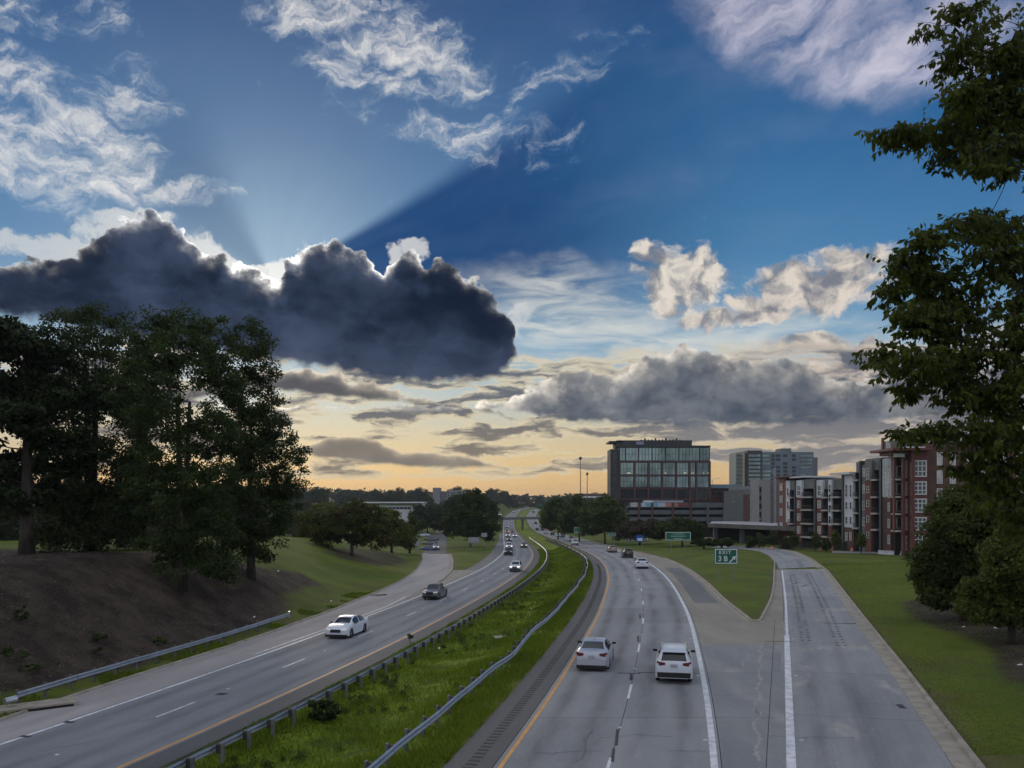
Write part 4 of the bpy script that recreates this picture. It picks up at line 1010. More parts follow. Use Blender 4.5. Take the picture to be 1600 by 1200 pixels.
# --- rough grass of the median and verges, weeds
def grass_blades():
    g = np.random.default_rng(31); pts = []
    N = 230000; Y = 24 + (g.random(N) ** 1.7) * 190; a, b = left(1.6)(Y), right(-2.0)(Y); t = g.random(N); X = a + (b - a) * t
    edge = np.exp(-((t - .12) / .08) ** 2) + np.exp(-((t - .72) / .10) ** 2) + np.exp(-((t - .93) / .08) ** 2)
    cl = np.array([mnoise.noise(Vector((x * .35, y * .35, 7))) for x, y in zip(X, Y)])
    keep = g.random(N) < np.clip(.35 + cl * .9 + edge * .4, .08, 1); X, Y, edge, cl = X[keep], Y[keep], edge[keep], cl[keep]
    h = (.10 + .10 * g.random(len(X)) + .14 * edge * g.random(len(X)) + .10 * np.clip(cl, 0, 1)) * (1 + Y / 260)
    # lawns: short tufts
    M = 60000; Y2 = 30 + g.random(M) ** 1.5 * 100; X2 = f_RB(Y2) + .1 + g.random(M) ** 1.4 * 22
    Y3 = 30 + g.random(26000) * 70; X3 = f_LO(Y3) - .25 - g.random(26000) ** 1.6 * 2.2
    k3 = np.array([mnoise.noise(Vector((x * .3, y * .3, 17))) for x, y in zip(X3, Y3)]) > .12; X3, Y3 = X3[k3], Y3[k3]
    X = np.concatenate([X, X2, X3]); Y = np.concatenate([Y, Y2, Y3]); h = np.concatenate([h, .035 + .06 * g.random(M), .06 + .2 * g.random(len(X3))])
    n = len(X)
    j = np.clip(np.searchsorted(gx, X) - 1, 0, len(gx) - 2); i = np.clip(np.searchsorted(gy, Y) - 1, 0, len(gy) - 2)
    s = (X - gx[j]) / (gx[j + 1] - gx[j]); t = (Y - gy[i]) / (gy[i + 1] - gy[i])
    Z = (GZ[i, j] * (1 - s) + GZ[i, j + 1] * s) * (1 - t) + (GZ[i + 1, j] * (1 - s) + GZ[i + 1, j + 1] * s) * t - .02
    P = np.stack([X, Y, Z], 1); an = g.uniform(0, 6.28, n); w = (.012 + .010 * g.random(n)) * (1 + Y / 50)
    side = np.stack([np.cos(an), np.sin(an), np.zeros(n)], 1) * w[:, None]; tip = P + np.stack([g.normal(size=n) * .35 * h, g.normal(size=n) * .35 * h, h], 1)
    V = np.stack([P - side, P + side, tip], 1).reshape(-1, 3)
    me = np_mesh('grass', V, np.arange(n * 3).reshape(-1, 3), leaf_mat('grass_blade', (.064, .105, .008), (.165, .225, .015), .35))
    t = np.clip(g.random(n) * .6 + np.array([.5 * mnoise.noise(Vector((x * .12, y * .12, 1))) for x, y in zip(X, Y)]) + .25, 0, 1)
    a_ = me.attributes.new('tone', 'FLOAT', 'FACE'); a_.data.foreach_set('value', t.astype(np.float32))
    tag(link('grass', me), kind='stuff')
grass_blades()
def bush(px, py, r, h, label, leaf, seed, n=26, per=70, size=.07, name='bush', Y=None):
    b = tuple(site(px, py)) if Y is None else at(px, Y)
    return make_tree(name, b, [(0, 0, h * .5, r, r, h * .5), (r * .5, r * .2, h * .35, r * .6, r * .6, h * .35)], label, leaf, n, per, size, .28 * max(r, .5), seed, h * .6, .025, cat='bush')
bush(505, 1128, .75, .95, 'dark bush growing through the guardrail of the left carriageway', L_dark, 81, 46, 110, .075)
bush(640, 1004, .35, .75, 'spindly weed standing at the yellow line of the left carriageway', L_dark, 82, 10, 40, .07, 'weed')
for i, (px, py, r, h, lab) in enumerate(((28, 1034, .8, .9, 'tallest weed clump at the left edge of the mulch bank'), (45, 1052, .55, .6, 'weed clump just above the end of the bank guardrail'), (155, 1006, .5, .7, 'lone green weed in the middle of the mulch above the guardrail'),
                                         (248, 1012, .45, .8, 'thin weed behind the guardrail right of the lone green weed'), (30, 975, .4, 1.2, 'tall thin sapling high on the mulch at the left edge'), (150, 1022, .4, .4, 'low weed tuft close behind the guardrail'))):
    bush(px, py, r, h, lab, L_mid, 90 + i, 16, 50, .07, 'weed')

def verge_weeds():
    """taller dark weeds that nobody mows along the rails"""
    g = np.random.default_rng(51); C, Rr = [], []
    for i in range(620):
        Y = 27 + g.random() ** 1.6 * 130; a, b = float(left(1.6)(Y)), float(right(-2.0)(Y)); t = g.choice([g.normal(.26, .07), g.normal(.40, .12), g.normal(.80, .05)], p=[.62, .23, .15]); x = a + (b - a) * float(np.clip(t, .04, .96))
        if mnoise.noise(Vector((x * .15, Y * .15, 4))) < -.08: continue
        r = g.uniform(.12, .34); C.append((x, Y, gz(x, Y) + r * .55)); Rr.append(r)
    C, Rr = np.array(C), np.array(Rr); P, A, B, t = leaves(C, Rr, 75, .055, g, .9)
    tag(link('weeds', quads_mesh('weeds', P, A, B, t, leaf_mat('weed_leaf', (.030, .050, .008), (.075, .115, .014), .25))), kind='stuff')
verge_weeds()
def mulch_litter():
    """dead twigs, bark chips and pale straw lying on the mulch beds"""
    g = np.random.default_rng(41); X, Y = [], []
    for poly, n in ((MULCH_L, 30000), (MULCH_R, 9000)):
        lo, hi = poly.min(0), poly.max(0); lo = np.maximum(lo, (-50, 30)); hi = np.minimum(hi, (45, 95))
        x, y = g.uniform(lo[0], hi[0], n), lo[1] + (hi[1] - lo[1]) * g.random(n) ** 1.2; k = poly_dist(x, y, poly) < -.05; X.append(x[k]); Y.append(y[k])
    X, Y = np.concatenate(X), np.concatenate(Y); n = len(X); Z = np.array([gz(a, b) for a, b in zip(X, Y)]) + .025
    a = g.uniform(0, 6.28, n); l = g.uniform(.04, .13, n) * (1 + (g.random(n) < .06) * 3.5); d = np.stack([np.cos(a), np.sin(a), g.normal(size=n) * .25], 1) * l[:, None]; w = np.stack([-np.sin(a), np.cos(a), np.zeros(n)], 1) * g.uniform(.008, .028, (n, 1))
    P = np.stack([X, Y, Z], 1)
    m = quads_mesh('twigs', P, d, w, g.random(n) ** 2.2, leaf_mat('dead_twig', (.045, .032, .024), (.26, .22, .18), 0))
    tag(link('mulch_litter', m), kind='stuff')
mulch_litter()
# ------------------------------------------------------------------ buildings
M_glass = mat('teal_glass', (.33, .48, .50), 0.08, (.15, .22, .24), .16, metal=0.85, detail=6, stretch=(1, 1, .6))
M_dglass = mat('dark_glass', (.035, .045, .055), 0.08, metal=0.3)
M_wglass = mat('pale_window_glass', (.70, .72, .70), 0.12, (.36, .38, .40), .3, metal=0.55)
M_redsteel = mat('oxide_red_frame', (.085, .034, .034), 0.6)
M_black = mat('charcoal_cladding', (.022, .024, .030), 0.6, (.03, .032, .038), .5)
M_mull = mat('dark_mullion', (.022, .024, .028), 0.5)
M_garage = mat('garage_concrete', (.115, .125, .15), 0.8, (.09, .10, .12), .4)
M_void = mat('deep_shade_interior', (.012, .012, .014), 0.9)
M_brick = mat('red_brick', (.155, .052, .040), 0.85, (.105, .042, .036), .9, bump=.2)
M_brick2 = mat('brown_brick', (.115, .058, .048), 0.85, (.085, .046, .040), .9, bump=.2)
M_redpan = mat('red_panel', (.125, .030, .028), 0.6, (.10, .028, .026), .6)
M_white_p = mat('white_siding', (.62, .64, .68), 0.7, (.54, .56, .60), 1.5)
M_grey_p = mat('grey_siding', (.17, .175, .18), 0.75, (.13, .135, .14), 1.2)
M_lgrey = mat('pale_concrete_wall', (.26, .265, .275), 0.8, (.20, .205, .215), .5)
M_navy = mat('navy_cladding', (.022, .032, .042), 0.6, (.03, .042, .052), .8)
M_slab_b = mat('balcony_slab', (.42, .39, .35), 0.8)
M_frame_w = mat('white_window_frame', (.60, .60, .60), 0.5)
M_rail = mat('black_railing', (.02, .02, .022), 0.5)
M_roofw = mat('white_roof_membrane', (.62, .64, .67), 0.7)
M_lamp = mat('ceiling_light', (.9, .85, .6), 0.5, emit=(1.0, .88, .55), estr=1.1)

def window(parent, c, w, h, nx, ny, face, fm, pm, bar=.08, label=None, depth=.10):
    """window in a wall: frame with glazing bars, and its pane. face: outward unit (x, y); c: centre on the wall"""
    r = math.atan2(face[0], -face[1])         # 0 when facing -Y
    o = MB(); t = depth
    o.box((0, -t / 2, h / 2 - bar / 2), (w, t, bar)); o.box((0, -t / 2, -h / 2 + bar / 2), (w, t, bar))
    for i in range(nx + 1):
        x = -w / 2 + bar / 2 + (w - bar) * i / nx; o.box((x, -t / 2 + (.01 if 0 < i < nx else 0), 0), (bar if i in (0, nx) else bar * .7, t, h - 2 * bar))
    for j in range(1, ny): o.box((0, -t / 2 + .02, -h / 2 + h * j / ny), (w - 2 * bar, t * .7, bar * .7))
    f = o.build('window', fm, parent, c, -r if False else math.atan2(face[1], face[0]) + math.pi / 2)
    p = MB(); p.box((0, -.02, 0), (w - bar, .03, h - bar)); p.build('pane', pm, f)
    if label: f['label'] = label
    return f

def front(Y): return Y / FOC
def px2(x, y, Y): return ((x - 800) * Y / FOC, EYE + (HOR - y) * Y / FOC)

# --- glass office block
def office():
    Y = 360.0; x0, _ = px2(967, 0, Y); x1, _ = px2(1110, 0, Y); g = -5.0; W = x1 - x0; D = 34.0
    Z = lambda py: px2(0, py, Y)[1]
    root = tag(empty('office_building', (0, 0, 0)), 'large glass office block with a red frame and black penthouse, tallest on the skyline', 'office building')
    MB().box(((x0 + x1) / 2, Y + D / 2 + .4, (g + Z(698)) / 2), (W - .2, D, Z(698) - g)).build('wall', M_black, root)
    # penthouse and its overhanging canopy at the left corner
    a, b = px2(964, 0, Y)[0], px2(1082, 0, Y)[0]
    MB().box(((a + b) / 2, Y + 8, (Z(698) + Z(687.5)) / 2), (b - a, 14, Z(687.5) - Z(698) - .1)).build('penthouse', M_black, root)
    MB().box((px2(963, 0, Y)[0], Y + 7, Z(690)), (6.0, 12, .7)).build('canopy', M_mull, root)
    for i in range(12): MB().box((a + 12 + i * 1.55, Y + 9, Z(687.5) + .4 + .35 * math.sin(i * 2.1)), (.7, 1.2, .9 + .7 * math.sin(i * 2.1) ** 2)).build('roof_plant', M_mull, root)
    sg = MB().box((px2(1000.5, 0, Y)[0], Y + .96, Z(692)), (3.2, .1, 1.4)); sg.build('roof_sign', mat('blue_grey_sign', (.22, .25, .38), .5), root)
    # left wing, narrow and dark
    wl = px2(953.5, 0, Y)[0]
    MB().box(((wl + x0) / 2 - .05, Y + 5, (g + Z(702)) / 2), (x0 - wl - .1, 12, Z(702) - g)).build('wing', M_black, root)
    for py0, py1 in ((704, 724), (726, 742), (744, 762)):
        window(root, ((wl + x0) / 2, Y - 1.05, (Z(py0) + Z(py1)) / 2), 2.0, Z(py0) - Z(py1) - .6, 1, 2, (0, -1), M_mull, M_dglass)
    cols = [968, 991.5, 1013.5, 1034.5, 1056.5, 1077.5, 1088, 1109]; cx = [px2(c, 0, Y)[0] for c in cols]
    top = [698.5, 720.5]; rows = [(722, 742), (743.5, 762), (764, 779)]
    # dark mullioned top storey
    tops = [968, 977.5, 998, 1019, 1040, 1061, 1093.5, 1109]
    MB().box(((x0 + x1) / 2, Y + .1, Z(697.6)), (W, .8, .8)).build('parapet', M_mull, root)
    for a_, b_ in zip(tops[:-1], tops[1:]):
        xa, xb = px2(a_, 0, Y)[0], px2(b_, 0, Y)[0]; n = max(1, round((b_ - a_) / 5))
        window(root, ((xa + xb) / 2, Y + .38, (Z(699.2) + Z(720)) / 2), xb - xa - .12, Z(699.2) - Z(720), n, 2, (0, -1), M_mull, M_glass, .16, depth=.2)
    # red frame
    fr = MB()
    for c in cx: fr.box((c, Y - .1, (Z(720.5) + g) / 2), (.72, .8, Z(720.5) - g))
    fr.build('column_frame', M_redsteel, root)
    for py in (721.2, 742.8, 763.2, 780):
        for ca, cb in zip(cx[:-1], cx[1:]): MB().box(((ca + cb) / 2, Y - .02, Z(py)), (cb - ca - .74, .6, .55)).build('beam', M_redsteel, root)
    for r, (a_, b_) in enumerate(rows):
        for i, (ca, cb) in enumerate(zip(cx[:-1], cx[1:])):
            w = cb - ca - .8; h = Z(a_) - Z(b_) - .2
            f = window(root, ((ca + cb) / 2, Y + .30, (Z(a_) + Z(b_)) / 2 - .05), w, h, 4 if i < 5 else 2, 2, (0, -1), M_mull, M_glass if r < 2 else M_dglass, .14, depth=.22)
            if r == 0 and i in (0, 3, 4, 5, 6):
                lm = MB()
                for q in {0: (.15, .5, .8, 1.2, 1.5), 3: (-1.6, -1.25), 4: (.6, 1.0, 1.4), 5: (-.4, .1), 6: (.3, 2.2)}[i]: lm.box((q, -.10, -h * .36), (.22, .06, .24))
                lm.build('ceiling_lights', M_lamp, f)
office()

# --- parking deck with a banner
def parking():
    Y = 330.0; Z = lambda py: px2(0, py, Y)[1]; x0, x1 = px2(983, 0, Y)[0], px2(1164, 0, Y)[0]; g = -5.0
    root = tag(empty('parking_deck', (0, 0, 0)), 'long open parking deck with a coloured banner along its top rail', 'parking garage')
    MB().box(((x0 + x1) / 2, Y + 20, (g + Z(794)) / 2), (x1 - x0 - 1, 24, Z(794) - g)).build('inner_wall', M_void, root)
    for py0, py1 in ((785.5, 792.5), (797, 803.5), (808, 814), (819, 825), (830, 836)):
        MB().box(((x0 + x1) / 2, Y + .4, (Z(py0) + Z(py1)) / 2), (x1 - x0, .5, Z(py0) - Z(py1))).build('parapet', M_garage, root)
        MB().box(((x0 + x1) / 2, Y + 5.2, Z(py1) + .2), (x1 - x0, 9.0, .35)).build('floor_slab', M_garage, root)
    for px, m in ((998.5, M_redsteel), (1019, M_redsteel), (1051.5, M_redsteel), (1079.5, M_redsteel), (1106, M_garage), (1131.5, M_garage), (1161, M_garage)):
        x = px2(px, 0, Y)[0]; MB().box((x, Y - .05, (Z(785) + g) / 2), (.9, .38, Z(785) - g)).build('column', m, root)
    cols = [(985.5, 996.5, (.52, .50, .50)), (1002, 1009, (.50, .55, .66)), (1009, 1028, (.16, .42, .58)), (1028, 1040, (.42, .48, .62)), (1040, 1059.5, (.42, .20, .16)), (1059.5, 1078.8, (.17, .055, .06))]
    for i, (a, b, c) in enumerate(cols):
        xa, xb = px2(a, 0, Y)[0], px2(b, 0, Y)[0]
        MB().box(((xa + xb) / 2, Y + .09, Z(788.6)), (xb - xa - .02, .06, Z(785.2) - Z(791.8))).build('banner_panel', mat('banner_cloth', c, .7, tuple(k * .8 for k in c), .8), root)
    for a, b, m in ((1014, 1026, M_roofw), (1026, 1075, mat('lilac_roof', (.32, .33, .40), .7))):
        xa, xb = px2(a, 0, Y)[0], px2(b, 0, Y)[0]; MB().box(((xa + xb) / 2, Y + 12, Z(783.4)), (xb - xa, 6, .8)).build('roof_canopy', m, root)
    for i in range(9):                         # plinths of the wall on the top deck
        pass
parking()

# --- mid-rise blocks between
def block(name, px0, px1, ytop, Y, D, m, label, g=-5.0, roof=None):
    Z = lambda py: px2(0, py, Y)[1]; x0, x1 = px2(px0, 0, Y)[0], px2(px1, 0, Y)[0]
    root = tag(empty(name, (0, 0, 0)), label, 'building')
    MB().box(((x0 + x1) / 2, Y + D / 2, (g + Z(ytop)) / 2), (x1 - x0, D, Z(ytop) - g)).build('wall', m, root)
    return root, x0, x1, Z
r, x0, x1, Z = block('brick_building', 1110.5, 1152, 763, 372, 30, M_brick2, 'low dark brick building with a blue roof edge right of the glass office block')
MB().box(((x0 + x1) / 2, 372 + 14, Z(760)), (x1 - x0 + .6, 31, Z(757) - Z(763))).build('roof_edge', mat('blue_roof_edge', (.16, .22, .30), .5), r)
for i in range(5): MB().box((x0 + 1.4 + i * 2.2, 372 - .1, Z(770)), (1.4, .2, 1.8)).build('window', M_dglass, r)
r, x0, x1, Z = block('grey_building', 1161, 1186, 766, 290, 26, M_grey_p, 'speckled grey and brown mid-rise between the parking deck and the concrete stair tower')
MB().box(((x0 + x1) / 2, 290 + 12, Z(762.5)), (x1 - x0 - 2, 22, 1.3)).build('roof', M_lgrey, r)
MB().box((px2(1166, 0, 290)[0], 289.6, Z(800)), (2.0, .9, Z(775) - Z(830))).build('bay', M_brick2, r)
for j, py in enumerate((779, 791, 803, 815)):
    for i, px in enumerate((1170.5, 1175, 1180)): window(r, (px2(px, 0, 290)[0], 290, Z(py)), .9, 1.5, 1, 2, (0, -1), M_frame_w, M_wglass if (i + j) % 3 == 0 else M_dglass, .1)
r, x0, x1, Z = block('grey_building', 1139, 1162, 768, 356, 14, M_grey_p, 'stubby grey building top showing above the right end of the parking deck')
for px in (1143, 1148, 1153, 1158): window(r, (px2(px, 0, 356)[0], 356, Z(775)), 1.0, 1.7, 1, 2, (0, -1), M_frame_w, M_dglass, .1)
r, x0, x1, Z = block('stair_tower', 1186, 1203, 749, 246, 9, M_lgrey, 'plain pale concrete stair tower left of the apartment row')
for py in (765, 778, 791, 804, 817): MB().box((x0 + .35, 245.9, Z(py)), (.5, .2, 1.5)).build('window', M_dglass, r)
r, x0, x1, Z = block('stair_tower', 1203.3, 1216, 752, 236, 8, M_grey_p, 'darker grey stair tower touching the red end of the apartment row')
for py in (768, 782, 796, 810, 824): MB().box(((x0 + x1) / 2 + .3, 235.9, Z(py)), (.45, .2, 1.6)).build('window', M_lgrey, r)
MB().box(((x0 + x1) / 2, 235.4, Z(775)), (.5, .9, 16)).build('pier', M_lgrey, r)

# --- tower block far off
def tower():
    Y = 640.0; Z = lambda py: px2(0, py, Y)[1]; X = lambda px: px2(px, 0, Y)[0]; g = 0
    root = tag(empty('tower_block', (0, 0, 0)), 'far blue glass tower block with balconies, behind the concrete stair towers', 'tower')
    MB().box(((X(1190) + X(1272)) / 2, Y + 12, (Z(706) + g) / 2), (X(1272) - X(1190), 22, Z(706) - g)).build('wall', mat('blue_cladding', (.10, .14, .19), .5, (.13, .17, .22), .1), root)
    MB().box(((X(1167) + X(1190)) / 2 , Y + 10, (Z(704) + g) / 2), (X(1190) - X(1167), 22, Z(704) - g)).build('wing', M_mull, root)
    MB().box(((X(1152) + X(1167)) / 2, Y + 14, (Z(706.5) + g) / 2), (X(1167) - X(1152), 20, Z(706.5) - g)).build('balcony_wing', mat('pale_tower_wall', (.22, .25, .24), .6), root)
    MB().box(((X(1221) + X(1237)) / 2, Y + 8, (Z(700.5) + Z(706)) / 2), (X(1237) - X(1221), 14, Z(700.5) - Z(706))).build('plant_room', M_grey_p, root)
    MB().box(((X(1272) + X(1282)) / 2, Y + 16, (Z(714) + g) / 2), (X(1282) - X(1272), 20, Z(714) - g)).build('side_block', M_grey_p, root)
    for i in range(8):
        py = 710 + i * 6.1
        MB().box((X(1156.5), Y + 3, Z(py)), (4.2, 2.2, .5)).build('balcony', M_lgrey, root)
        window(root, (X(1178.5), Y - 1, Z(py + 2)), 9.2, 2.2, 4, 1, (0, -1), M_mull, M_glass, .2)
        for a, b in ((1192, 1205), (1206, 1211), (1213, 1220), (1224, 1231), (1238, 1244), (1251, 1270)):
            if (i + a) % 5 != 0: window(root, ((X(a) + X(b)) / 2, Y + 1, Z(py + 2)), X(b) - X(a), 2.1, max(1, (b - a) // 4), 1, (0, -1), M_mull, M_glass if a > 1238 or a < 1200 else M_dglass, .2)
    MB().box((X(1163.5), Y + 3.4, (Z(708) + g) / 2), (1.6, 1.2, Z(708) - g)).build('cream_strip', mat('pale_strip', (.46, .45, .34), .5), root)  # plain pale cream strip down the tower front
tower()

# --- the apartment row, seen along its front
AP0 = np.array([(1215 - 800) * 212 / FOC, 212.0]); AP1 = np.array([(1396 - 800) * 158 / FOC, 158.0])
APD = (AP1 - AP0) / np.linalg.norm(AP1 - AP0); APN = np.array([APD[1], -APD[0]])     # along the row towards us; outward to the left
if APN[0] > 0: APN = -APN
def ap_u(px):
    k = (px - 800) / FOC; return float((k * AP0[1] - AP0[0]) / (APD[0] - k * APD[1]))
def ap(u, w): return AP0 + APD * u + APN * w
AP_RZ = math.atan2(APD[1], APD[0])
def ap_box(mb, u0, u1, w0, w1, z0, z1, mi=0):
    c = ap((u0 + u1) / 2, (w0 + w1) / 2); mb.box((c[0], c[1], (z0 + z1) / 2), (u1 - u0, abs(w1 - w0), z1 - z0), AP_RZ, mi); return mb
def ap_z(u, py, w=0.0):
    Y = ap(u, w)[1]; return EYE + (HOR - py) * Y / FOC
def apartments():
    root = tag(empty('apartment_row', (0, 0, 0)), 'long apartment row of brick, white and black bays with stacked balconies', 'apartment building')
    FL = 3.05
    def part(n, m, *a): return ap_box(MB(), *a).build(n, m, root)
    g = -3.0
    u = ap_u
    def bay(a, b, top, m, w=0.0, z0=g, depth=12.0, name='wall'):
        return part(name, m, u(a), u(b), w - depth, w, z0, ap_z((u(a) + u(b)) / 2, top, w))
    base = lambda a: ap_z(u(a), 853)
    def wins(a, b, ys, w=0.0, nx=1, wd=None, hgt=1.75, pm=M_wglass, fm=M_frame_w):
        uc = (u(a) + u(b)) / 2; c = ap(uc, w + .01); ww = wd or min(1.7, (u(b) - u(a)) * .62)
        for y in ys: window(root, (c[0], c[1], ap_z(uc, y)), ww, hgt, nx, 2, APN, fm, pm, .11)
    def balconies(a, b, slabs, top, sid=M_grey_p, rec=2.2, doors=1):
        ua, ub = u(a), u(b); uc = (ua + ub) / 2
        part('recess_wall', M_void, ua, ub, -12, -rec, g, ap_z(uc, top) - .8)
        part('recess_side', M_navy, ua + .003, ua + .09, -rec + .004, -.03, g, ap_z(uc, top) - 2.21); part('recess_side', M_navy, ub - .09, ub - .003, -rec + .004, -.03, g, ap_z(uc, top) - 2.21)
        part('head_panel', sid, ua, ub, -12, -.2, ap_z(uc, top) - 2.2, ap_z(uc, top))
        for k, y in enumerate(slabs):
            z = ap_z(uc, y)
            s = part('balcony', M_slab_b, ua + .05, ub - .05, -rec + .02, .75, z - .16, z + .16)
            rl = MB(); ap_box(rl, ua + .08, ub - .08, .62, .68, z + 1.05, z + 1.12); ap_box(rl, ua + .08, ub - .08, .62, .66, z + .28, z + .33)
            n = max(3, int((ub - ua) / .22))
            for i in range(n + 1):
                q = ua + .1 + (ub - ua - .2) * i / n; ap_box(rl, q - .014, q + .014, .63, .66, z + .3, z + 1.06)
            rl.build('railing', M_rail, s)
            for dd in range(doors):
                q = ua + (ub - ua) * (dd + .5) / doors; c = ap(q, -rec + .03)
                window(root, (c[0], c[1], z + 1.45), min(1.9, (ub - ua) / doors * .7), 2.2, 2, 1, APN, M_mull, M_dglass, .08)
    S5 = (777.5, 797.5, 818.5, 839)
    # red end
    bay(1215, 1228, 746.5, M_redpan); wins(1216.5, 1225.5, (761, 780, 800, 822), nx=2, pm=M_wglass)
    part('cornice', M_redpan, u(1214), u(1236.5), -12, .9, ap_z(u(1222), 746.4), ap_z(u(1222), 744.6))
    bay(1228, 1234, 751, M_white_p, z0=ap_z(u(1231), 816)); bay(1228, 1234, 816.3, M_brick); wins(1228.4, 1233.6, (768, 789), wd=.9, pm=M_dglass)
    part('white_canopy', M_roofw, u(1236.5), u(1258), -9, .5, ap_z(u(1248), 746.6), ap_z(u(1248), 744.4))
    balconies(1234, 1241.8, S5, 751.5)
    def pier(a, b, top, m=M_navy, w=.6): part('pier', m, u(b) - .55, u(b), -11.9, w, g, ap_z(u(b), top)); part('pier_face', m, u(a), u(b) - .56, -11.9, .15, g, ap_z(u(b), top) - .02)
    pier(1241.8, 1246, 750.5)
    for a, b, top in ((1246, 1255, 750.5), (1278, 1287.5, 750)):
        uc = u((a + b) / 2); bay(a, b, top, M_white_p, w=.35, z0=ap_z(uc, 777.3)); bay(a, b, 777.6, M_brick, w=.35); wins(a + .8, b - .6, (762.5, 770.5), w=.35, nx=2, hgt=1.15, pm=M_dglass); wins(a + .8, b - .6, (788, 808, 828), w=.35, nx=2)
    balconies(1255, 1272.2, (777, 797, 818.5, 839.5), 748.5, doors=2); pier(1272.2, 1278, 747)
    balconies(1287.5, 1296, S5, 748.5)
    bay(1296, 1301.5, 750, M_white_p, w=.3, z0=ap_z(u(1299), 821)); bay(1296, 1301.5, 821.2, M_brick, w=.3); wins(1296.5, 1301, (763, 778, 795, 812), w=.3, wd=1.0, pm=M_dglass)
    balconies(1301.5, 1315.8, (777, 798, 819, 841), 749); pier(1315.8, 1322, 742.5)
    bay(1322, 1336.3, 739, M_white_p, w=.4, z0=ap_z(u(1329), 824)); bay(1322, 1336.3, 824.2, M_brick2, w=.4)
    for a, b in ((1323, 1328.5), (1329.8, 1334.8)): wins(a, b, (763, 771, 790, 813), w=.4, pm=M_dglass, hgt=1.6); wins(a, b, (838,), w=.4)
    part('white_cornice', M_roofw, u(1305), u(1336.3), -10, 1.3, ap_z(u(1325), 741.5), ap_z(u(1325), 738))
    # taller part
    balconies(1336.3, 1344.6, (750.5, 777.5, 802, 825.5), 722); pier(1344.6, 1348.5, 720)
    bay(1348.5, 1355, 726, M_grey_p, w=.2); wins(1349, 1354.4, (738, 764, 790, 815, 840), w=.2, wd=1.1)
    bay(1355, 1365.3, 720.5, M_grey_p, w=.5, z0=ap_z(u(1360), 751)); bay(1355, 1365.3, 751.3, M_brick, w=.5); wins(1356.5, 1364, (737, 744, 765, 787, 811, 836), w=.5, wd=.95, hgt=1.3, pm=M_dglass)
    balconies(1365.3, 1374.6, (750, 777, 802.5, 828), 717); pier(1374.6, 1381, 716)
    bay(1381, 1395, 716.5, M_white_p, w=.3, z0=ap_z(u(1388), 776)); bay(1381, 1395, 776.3, M_brick2, w=.3); wins(1383, 1388, (733, 745, 761, 771), w=.3, hgt=1.5); wins(1389.2, 1394, (733, 745, 761, 771, 792, 818, 843), w=.3)
    part('roof_block', M_grey_p, u(1350), u(1394), -11, -.3, ap_z(u(1372), 719), ap_z(u(1372), 715.3))
    # set back roof pieces on the skyline
    part('roof_house', M_lgrey, u(1306), u(1322), -11, -5, 10, ap_z(u(1314), 731, -8)); part('chimney', M_lgrey, u(1318), u(1326), -11, -6, 10, ap_z(u(1322), 722, -8)); part('chimney_pot', M_black, u(1321), u(1324.5), -10, -8, 12, ap_z(u(1322), 714.5, -9))
    # lamp arm on the roof
    # --- red corner tower
    tw = tag(empty('corner_tower', (0, 0, 0)), 'oxblood red corner tower with white windows at the near end of the apartments', 'apartment building')
    Yt = 151.0; X = lambda px, d=0.0: px2(px, 0, Yt + d)[0]; Zt = lambda py: px2(0, py, Yt)[1]
    c0 = ap(u(1396), 0); xa = X(1427); e = u(1396)
    def tpart(n, m, c, d): return MB().box(c, d).build(n, m, tw)
    # body behind
    tpart('wall', M_redpan, ((X(1425) + X(1452)) / 2, Yt + 5.0, (g + Zt(703)) / 2), (X(1452) - X(1425), 9.0, Zt(703) - g))
    tpart('wall', M_void, ((X(1399, 4) + X(1425, 4)) / 2, Yt + 4.3, (g + Zt(704)) / 2), (X(1425, 4) - X(1399, 4), .35, Zt(704) - g - .2))
    tpart('pier', M_redpan, (X(1397.6, 2.4), Yt + 2.4, (Zt(830) + Zt(703)) / 2), (.45, .6, Zt(703) - Zt(830)))
    tpart('pier', M_redpan, (X(1411.5, 1.2), Yt + 1.2, (g + Zt(703)) / 2), (.5, .6, Zt(703) - g))
    tpart('pier', M_redpan, (X(1426), Yt + .1, (g + Zt(703)) / 2), (.55, .7, Zt(703) - g))
    tpart('cornice', M_redpan, (X(1421), Yt + 3.5, Zt(702.2)), (X(1452) - X(1389), 9.5, .45))
    tpart('parapet', M_redpan, ((X(1397) + X(1426)) / 2, Yt + 3.4, Zt(706.5)), (X(1426) - X(1397), 5.2, .9))
    tpart('balcony_wall', M_redpan, ((X(1412, 2) + X(1425, 2)) / 2, Yt + 2.2, (g + Zt(704)) / 2), (X(1424.6, 2) - X(1412.2, 2), 1.0, Zt(704) - g))
    for py in (748.7, 776.5, 803.5, 830.5):
        s = tpart('balcony', M_slab_b, ((X(1398.6, 2) + X(1411, 2)) / 2, Yt + 2.6, Zt(py)), (X(1411, 2) - X(1398.6, 2), 2.2, .3))
        rl = MB(); xa_, xb_ = X(1398.6, 1.5), X(1411, 1.5); rl.box(((xa_ + xb_) / 2, Yt + 1.5, Zt(py) + 1.15), (xb_ - xa_, .05, .06))
        for i in range(9): rl.box((xa_ + (xb_ - xa_) * i / 8, Yt + 1.5, Zt(py) + .66), (.03, .03, .98))
        rl.build('railing', M_rail, s)
        window(tw, ((X(1402, 4) + X(1410, 4)) / 2, Yt + 4.12, Zt(py) + 1.5), 1.1, 2.1, 1, 1, (0, -1), M_frame_w, M_dglass, .09)
